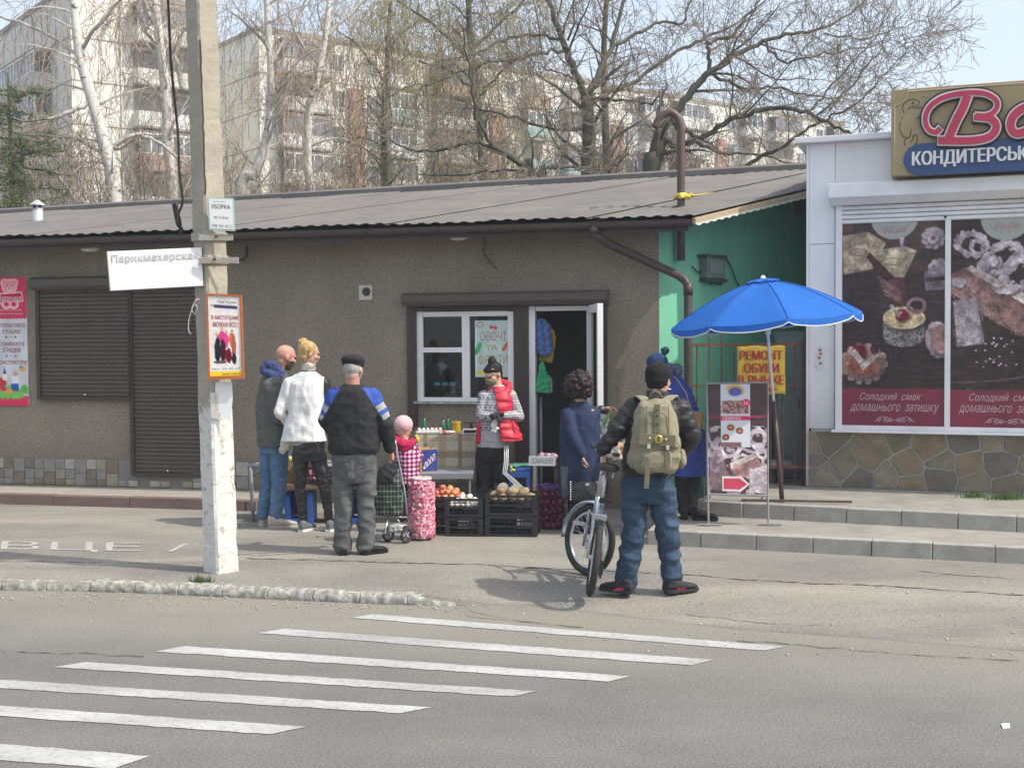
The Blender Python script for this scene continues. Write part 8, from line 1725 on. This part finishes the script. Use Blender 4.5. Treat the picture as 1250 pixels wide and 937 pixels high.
# horizontal boughs low in the middle
tree('bare_tree', 'low crooked bare tree with dark horizontal boughs behind the middle of the roof', 'tree', [(650, 230, 0, .07), (635, 200, 0, .06), (600, 178, 0, .05)], [
    [(600, 178, 0, .045), (570, 175, .2, .04), (530, 185, .4, .03), (490, 178, .6, .02), (455, 160, .8, .012)], [(600, 178, 0, .04), (585, 150, -.2, .035), (578, 120, -.4, .03), (572, 70, -.6, .02), (560, 20, -.8, .012)],
    [(640, 210, 0, .035), (600, 208, .3, .03), (560, 214, .6, .022), (510, 212, .9, .014)], [(660, 215, 0, .04), (665, 205, .2, .035), (700, 205, .5, .028), (730, 212, .8, .018)], [(630, 196, 0, .03), (650, 170, .3, .025), (670, 150, .6, .018), (690, 120, .8, .01)]], 21.5, BARE, M_bark, M_bark, M_tw, seed=6)
# birches
BL = [('white birch with curving trunk near the left edge behind the shop', [(140, 250, 0, .16), (130, 185, 0, .14), (115, 130, 0, .12), (103, 90, 0, .11), (95, 50, 0, .10), (90, 0, 0, .08), (88, -60, 0, .05)], [[(128, 185, 0, .05), (160, 165, .3, .045), (190, 172, .5, .035), (225, 200, .8, .02)], [(112, 125, 0, .05), (80, 138, -.3, .045), (45, 150, -.5, .035), (38, 140, -.6, .02)], [(135, 195, 0, .04), (90, 168, .2, .035), (40, 170, .3, .03), (-20, 165, .5, .02)], [(100, 70, 0, .05), (70, 50, .3, .04), (30, 30, .6, .03), (0, 20, .7, .02)], [(98, 60, 0, .045), (130, 20, -.3, .035), (160, -20, -.5, .02)], [(95, 250, .2, .05), (75, 220, .2, .045), (50, 200, .3, .03), (30, 180, .4, .02)]], 26, 11),
      ('tall white birch directly left of the concrete pole', [(212, 248, 0, .13), (205, 180, 0, .12), (203, 120, 0, .11), (196, 60, 0, .10), (190, 0, 0, .08), (186, -60, 0, .05)], [[(200, 90, 0, .045), (215, 60, .2, .035), (228, 20, .3, .03), (235, -30, .4, .02)], [(205, 170, 0, .04), (170, 168, .3, .035), (140, 185, .5, .028), (110, 205, .6, .015)], [(198, 70, 0, .04), (175, 30, .2, .03), (165, -20, .4, .02)], [(224, 110, .3, .06), (215, 70, .4, .05), (180, 10, .5, .045), (165, -40, .6, .03)]], 27, 12),
      ('white birch right of the concrete pole with its trunk bending left', [(293, 245, 0, .13), (312, 210, 0, .12), (327, 160, 0, .10), (331, 90, 0, .09), (327, 30, 0, .08), (325, -50, 0, .05)], [[(329, 85, 0, .04), (350, 45, .2, .03), (370, 10, .3, .025), (385, -30, .4, .015)], [(325, 150, 0, .04), (345, 100, -.2, .03), (370, 70, -.3, .025), (395, 60, -.4, .015)], [(331, 60, 0, .04), (300, 30, .3, .03), (275, 10, .5, .02)], [(320, 190, 0, .035), (345, 120, -.3, .03), (352, 95, -.4, .015)]], 28, 13),
      ('pale birch between the concrete pole and the big bare tree', [(380, 250, 0, .12), (375, 200, 0, .11), (377, 140, 0, .10), (388, 90, 0, .09), (398, 40, 0, .07), (405, -40, 0, .05)], [[(380, 120, 0, .04), (365, 95, .3, .03), (345, 98, .5, .02)], [(398, 45, 0, .04), (430, 15, .2, .035), (470, -20, .4, .02)], [(378, 140, 0, .03), (395, 110, .2, .025), (410, 100, .3, .015)], [(390, 80, 0, .035), (360, 40, -.2, .03), (350, 0, -.3, .02)]], 29, 14)]
for lab, tpx, lbs, Yt, sd2 in BL: tree('birch_tree', lab, 'tree', tpx, lbs, Yt, BIR, M_birch, M_bbr, M_btw, 'birches behind the shop', sd2)
WIL = dict(BIR, spacing=[.22, .075, .25], rmin=.0055)
tree('willow_tree', 'yellow-green hanging tree in front of the long block left of the forked tree', 'tree', [(590, 240, 0, .12), (585, 150, 0, .1), (575, 60, 0, .09), (570, -40, 0, .06)], [[(578, 80, 0, .05), (540, 40, .3, .04), (500, 10, .5, .03), (470, -10, .7, .02)], [(576, 60, 0, .05), (610, 30, .3, .04), (640, 0, .5, .03), (665, -30, .6, .02)], [(580, 110, 0, .04), (545, 85, -.3, .035), (510, 75, -.5, .02)], [(584, 120, 0, .04), (620, 80, -.3, .03), (650, 60, -.5, .02)]], 32, WIL, M_bark, M_bark, M_olive, None, 21)
tree('willow_tree', 'second yellow-green hanging tree further left above the brick bay', 'tree', [(470, 245, 0, .10), (468, 160, 0, .09), (472, 80, 0, .07), (476, 10, 0, .05), (478, -50, 0, .03)], [[(470, 100, 0, .04), (440, 60, .2, .03), (415, 40, .4, .02)], [(472, 60, 0, .04), (505, 30, .2, .03), (530, 20, .4, .02)]], 34, WIL, M_bark, M_bark, M_olive, None, 22)
# scrub
def shrub(px, Y, h, lab, seed, m=M_tw):
    rg = random.Random(seed); b = P(px, 300, Y); e = empty('bare_shrub', V((b.x, Y, 0)), lab, 'shrub', 'bare scrub behind the shop'); A, B = MB(), MB()
    for i in range(16):
        d = V((rg.gauss(0, .3), rg.gauss(0, .3), 1)); q = wob(V((b.x+rg.gauss(0, .35), Y+rg.gauss(0, .35), 0)), d, h*rg.uniform(.75, 1.1), .35, .07, 0, rg, .03); rr = [.03*(1-.85*k/(len(q)-1)) for k in range(len(q))]; A.tube(q, rr, 5, caps=False); sprout(q, .03, .008, [A, B], 0, dict(BRU, start=[.35, .1]), rg)
    A.build('stems', M_bark, e, kind='stuff'); B.build('crown', m, e, kind='stuff')
for i, (px, Y, h, lab) in enumerate([(60, 27, 6.3, 'brown bare scrub behind the shop roof near the left edge'), (150, 28, 5.6, 'brown bare scrub at the foot of the leftmost birch'), (228, 25, 5.9, 'dense dark scrub right behind the concrete pole'), (285, 26, 5.4, 'brown scrub just right of the concrete pole'), (345, 27, 5.3, 'brown scrub between the two middle birches'), (410, 26, 5.6, 'brown scrub right of the pale birch'), (455, 28, 6.4, 'tall brown scrub below the red brick bay'), (520, 27, 6.2, 'brown scrub left of the low crooked tree'), (590, 28, 6.0, 'brown scrub behind the low crooked tree'), (680, 29, 5.6, 'thin scrub left of the forked tree trunk'), (770, 28, 5.6, 'thin scrub between the forked tree and the bent pipe'), (900, 28, 5.4, 'thin scrub behind the right part of the roof'), (965, 27, 5.6, 'thin scrub beside the kiosk cornice')]):
    shrub(px, Y, h, lab, 40+i, M_tw if i % 3 else M_btw)
for i, (px, Y, h, lab) in enumerate([(560, 34, 9.5, 'tall thin brown tree crown left of the forked tree'), (640, 36, 9.0, 'tall thin brown tree crown directly behind the forked tree'), (800, 33, 8.0, 'thin brown tree crown right behind the bent pipe'), (880, 36, 7.6, 'thin brown tree crown behind the spreading tree'), (950, 35, 7.2, 'thin brown tree crown above the right end of the roof'), (430, 36, 9.0, 'tall thin tree crown in front of the first brick bay'), (330, 35, 8.5, 'tall thin tree crown between the right-hand birches'), (30, 33, 8.5, 'tall thin tree crown in front of the far left block')]):
    shrub(px, Y, h, lab, 80+i, M_tw if i % 2 else M_btw)
# conifer at the left edge
rg = random.Random(9); b = P(22, 300, 24); e = empty('pine_tree', V((b.x, 24, 0)), 'loose green conifer at the left edge behind the roof', 'tree'); A, B = MB(), MB()
tq = wob(V((b.x, 24, 0)), V((.02, 0, 1)), 7.2, .4, .03, 0, rg); A.tube(tq, [.11*(1-.8*i/(len(tq)-1)) for i in range(len(tq))], 8); A.build('trunk', M_bark, e, smooth=True)
A = MB()
for i in range(120):
    z = rg.uniform(1.5, 6.9); q = rg.uniform(0, 6.283); Ln = (7.4-z)*.30*rg.uniform(.5, 1.15)+.25; br_ = wob(V((b.x+.02*z, 24, z)), V((math.cos(q), math.sin(q), .12)), Ln, .18, .1, .05, rg); A.tube(br_, [.012]*len(br_), 4, caps=False)
    for p in br_[1:]:
        for k in range(16):
            d = V((rg.gauss(0, 1), rg.gauss(0, 1), rg.gauss(.2, .8))).normalized(); w2 = d.orthogonal().normalized()*.011; a = p+V((rg.gauss(0, .08), rg.gauss(0, .08), rg.gauss(0, .06))); B.poly([a-w2, a+w2, a+d*rg.uniform(.07, .17)])
A.build('branches', M_bark, e, kind='stuff'); B.build('needles', M_needle, e, kind='stuff')
# tufts of grass
M_gr = pm('grass_blade', (.08, .14, .03), .9, .4, 8)
def tuft(px, py, z, n, sp, lab):
    c = G(px, py, z); g = MB(); rg = random.Random(px)
    for i in range(n): a = c+V((rg.gauss(0, sp), rg.gauss(0, sp*.35), 0)); d = V((rg.gauss(0, .4), rg.gauss(0, .4), 1)).normalized(); g.poly([a-V((.004, 0, 0)), a+V((.004, 0, 0)), a+d*rg.uniform(.03, .10)])
    tag(g.build('grass_tuft', M_gr, None), lab, 'grass', kind='stuff')
tuft(246, 712, -.01, 120, .05, 'small grass tuft growing in the kerb at the foot of the pole'); tuft(1188, 607, .28, 130, .07, 'small grass tuft under the stone plinth'); tuft(1232, 609, .28, 260, .11, 'larger grass tuft at the right end of the stone plinth'); tuft(1130, 641, .14, 50, .04, 'tiny grass tuft in the step joint')
# litter: pebbles and crumbs along the kerb
g = MB(); rg = random.Random(3)
for i in range(420):
    px = rg.uniform(0, 620) if i < 260 else rg.uniform(620, 1250); q = G(px, (724+px*.03+rg.gauss(0, 5)) if i < 260 else rg.uniform(690, 800), -.068)
    z = -.068 if i < 260 else (gz(q.x, q.y) if q.y > yb(q.x) else -.07); s_ = rg.uniform(.003, .012); g.ell((q.x, q.y, z+s_*.4), s_, s_, s_*.6, nu=5, nv=4)
g.build('gravel', pm('grit', (.38, .35, .3), .95, .3, 20), kind='stuff')
MB().prism([G(x, y, -.069) for x, y in ((1222, 884), (1232, 883), (1233, 888), (1224, 889))], (0, 0, .006)).build('paper_scrap', M_wpvc, None, label='small white paper scrap on the road at the lower right', cat='litter')
# ================================================================ air
hz = bpy.data.materials.new('haze'); hz.use_nodes = True; hn = hz.node_tree; hn.nodes.clear(); ho = hn.nodes.new('ShaderNodeOutputMaterial'); hv = hn.nodes.new('ShaderNodeVolumePrincipled')
hv.inputs['Color'].default_value = (.85, .9, 1, 1); hv.inputs['Density'].default_value = .0016; hn.links.new(hv.outputs[0], ho.inputs['Volume'])
g = MB(); g.box((20, 60, 13.3), 320, 260, 29.4); g.build('haze', hz, kind='stuff')
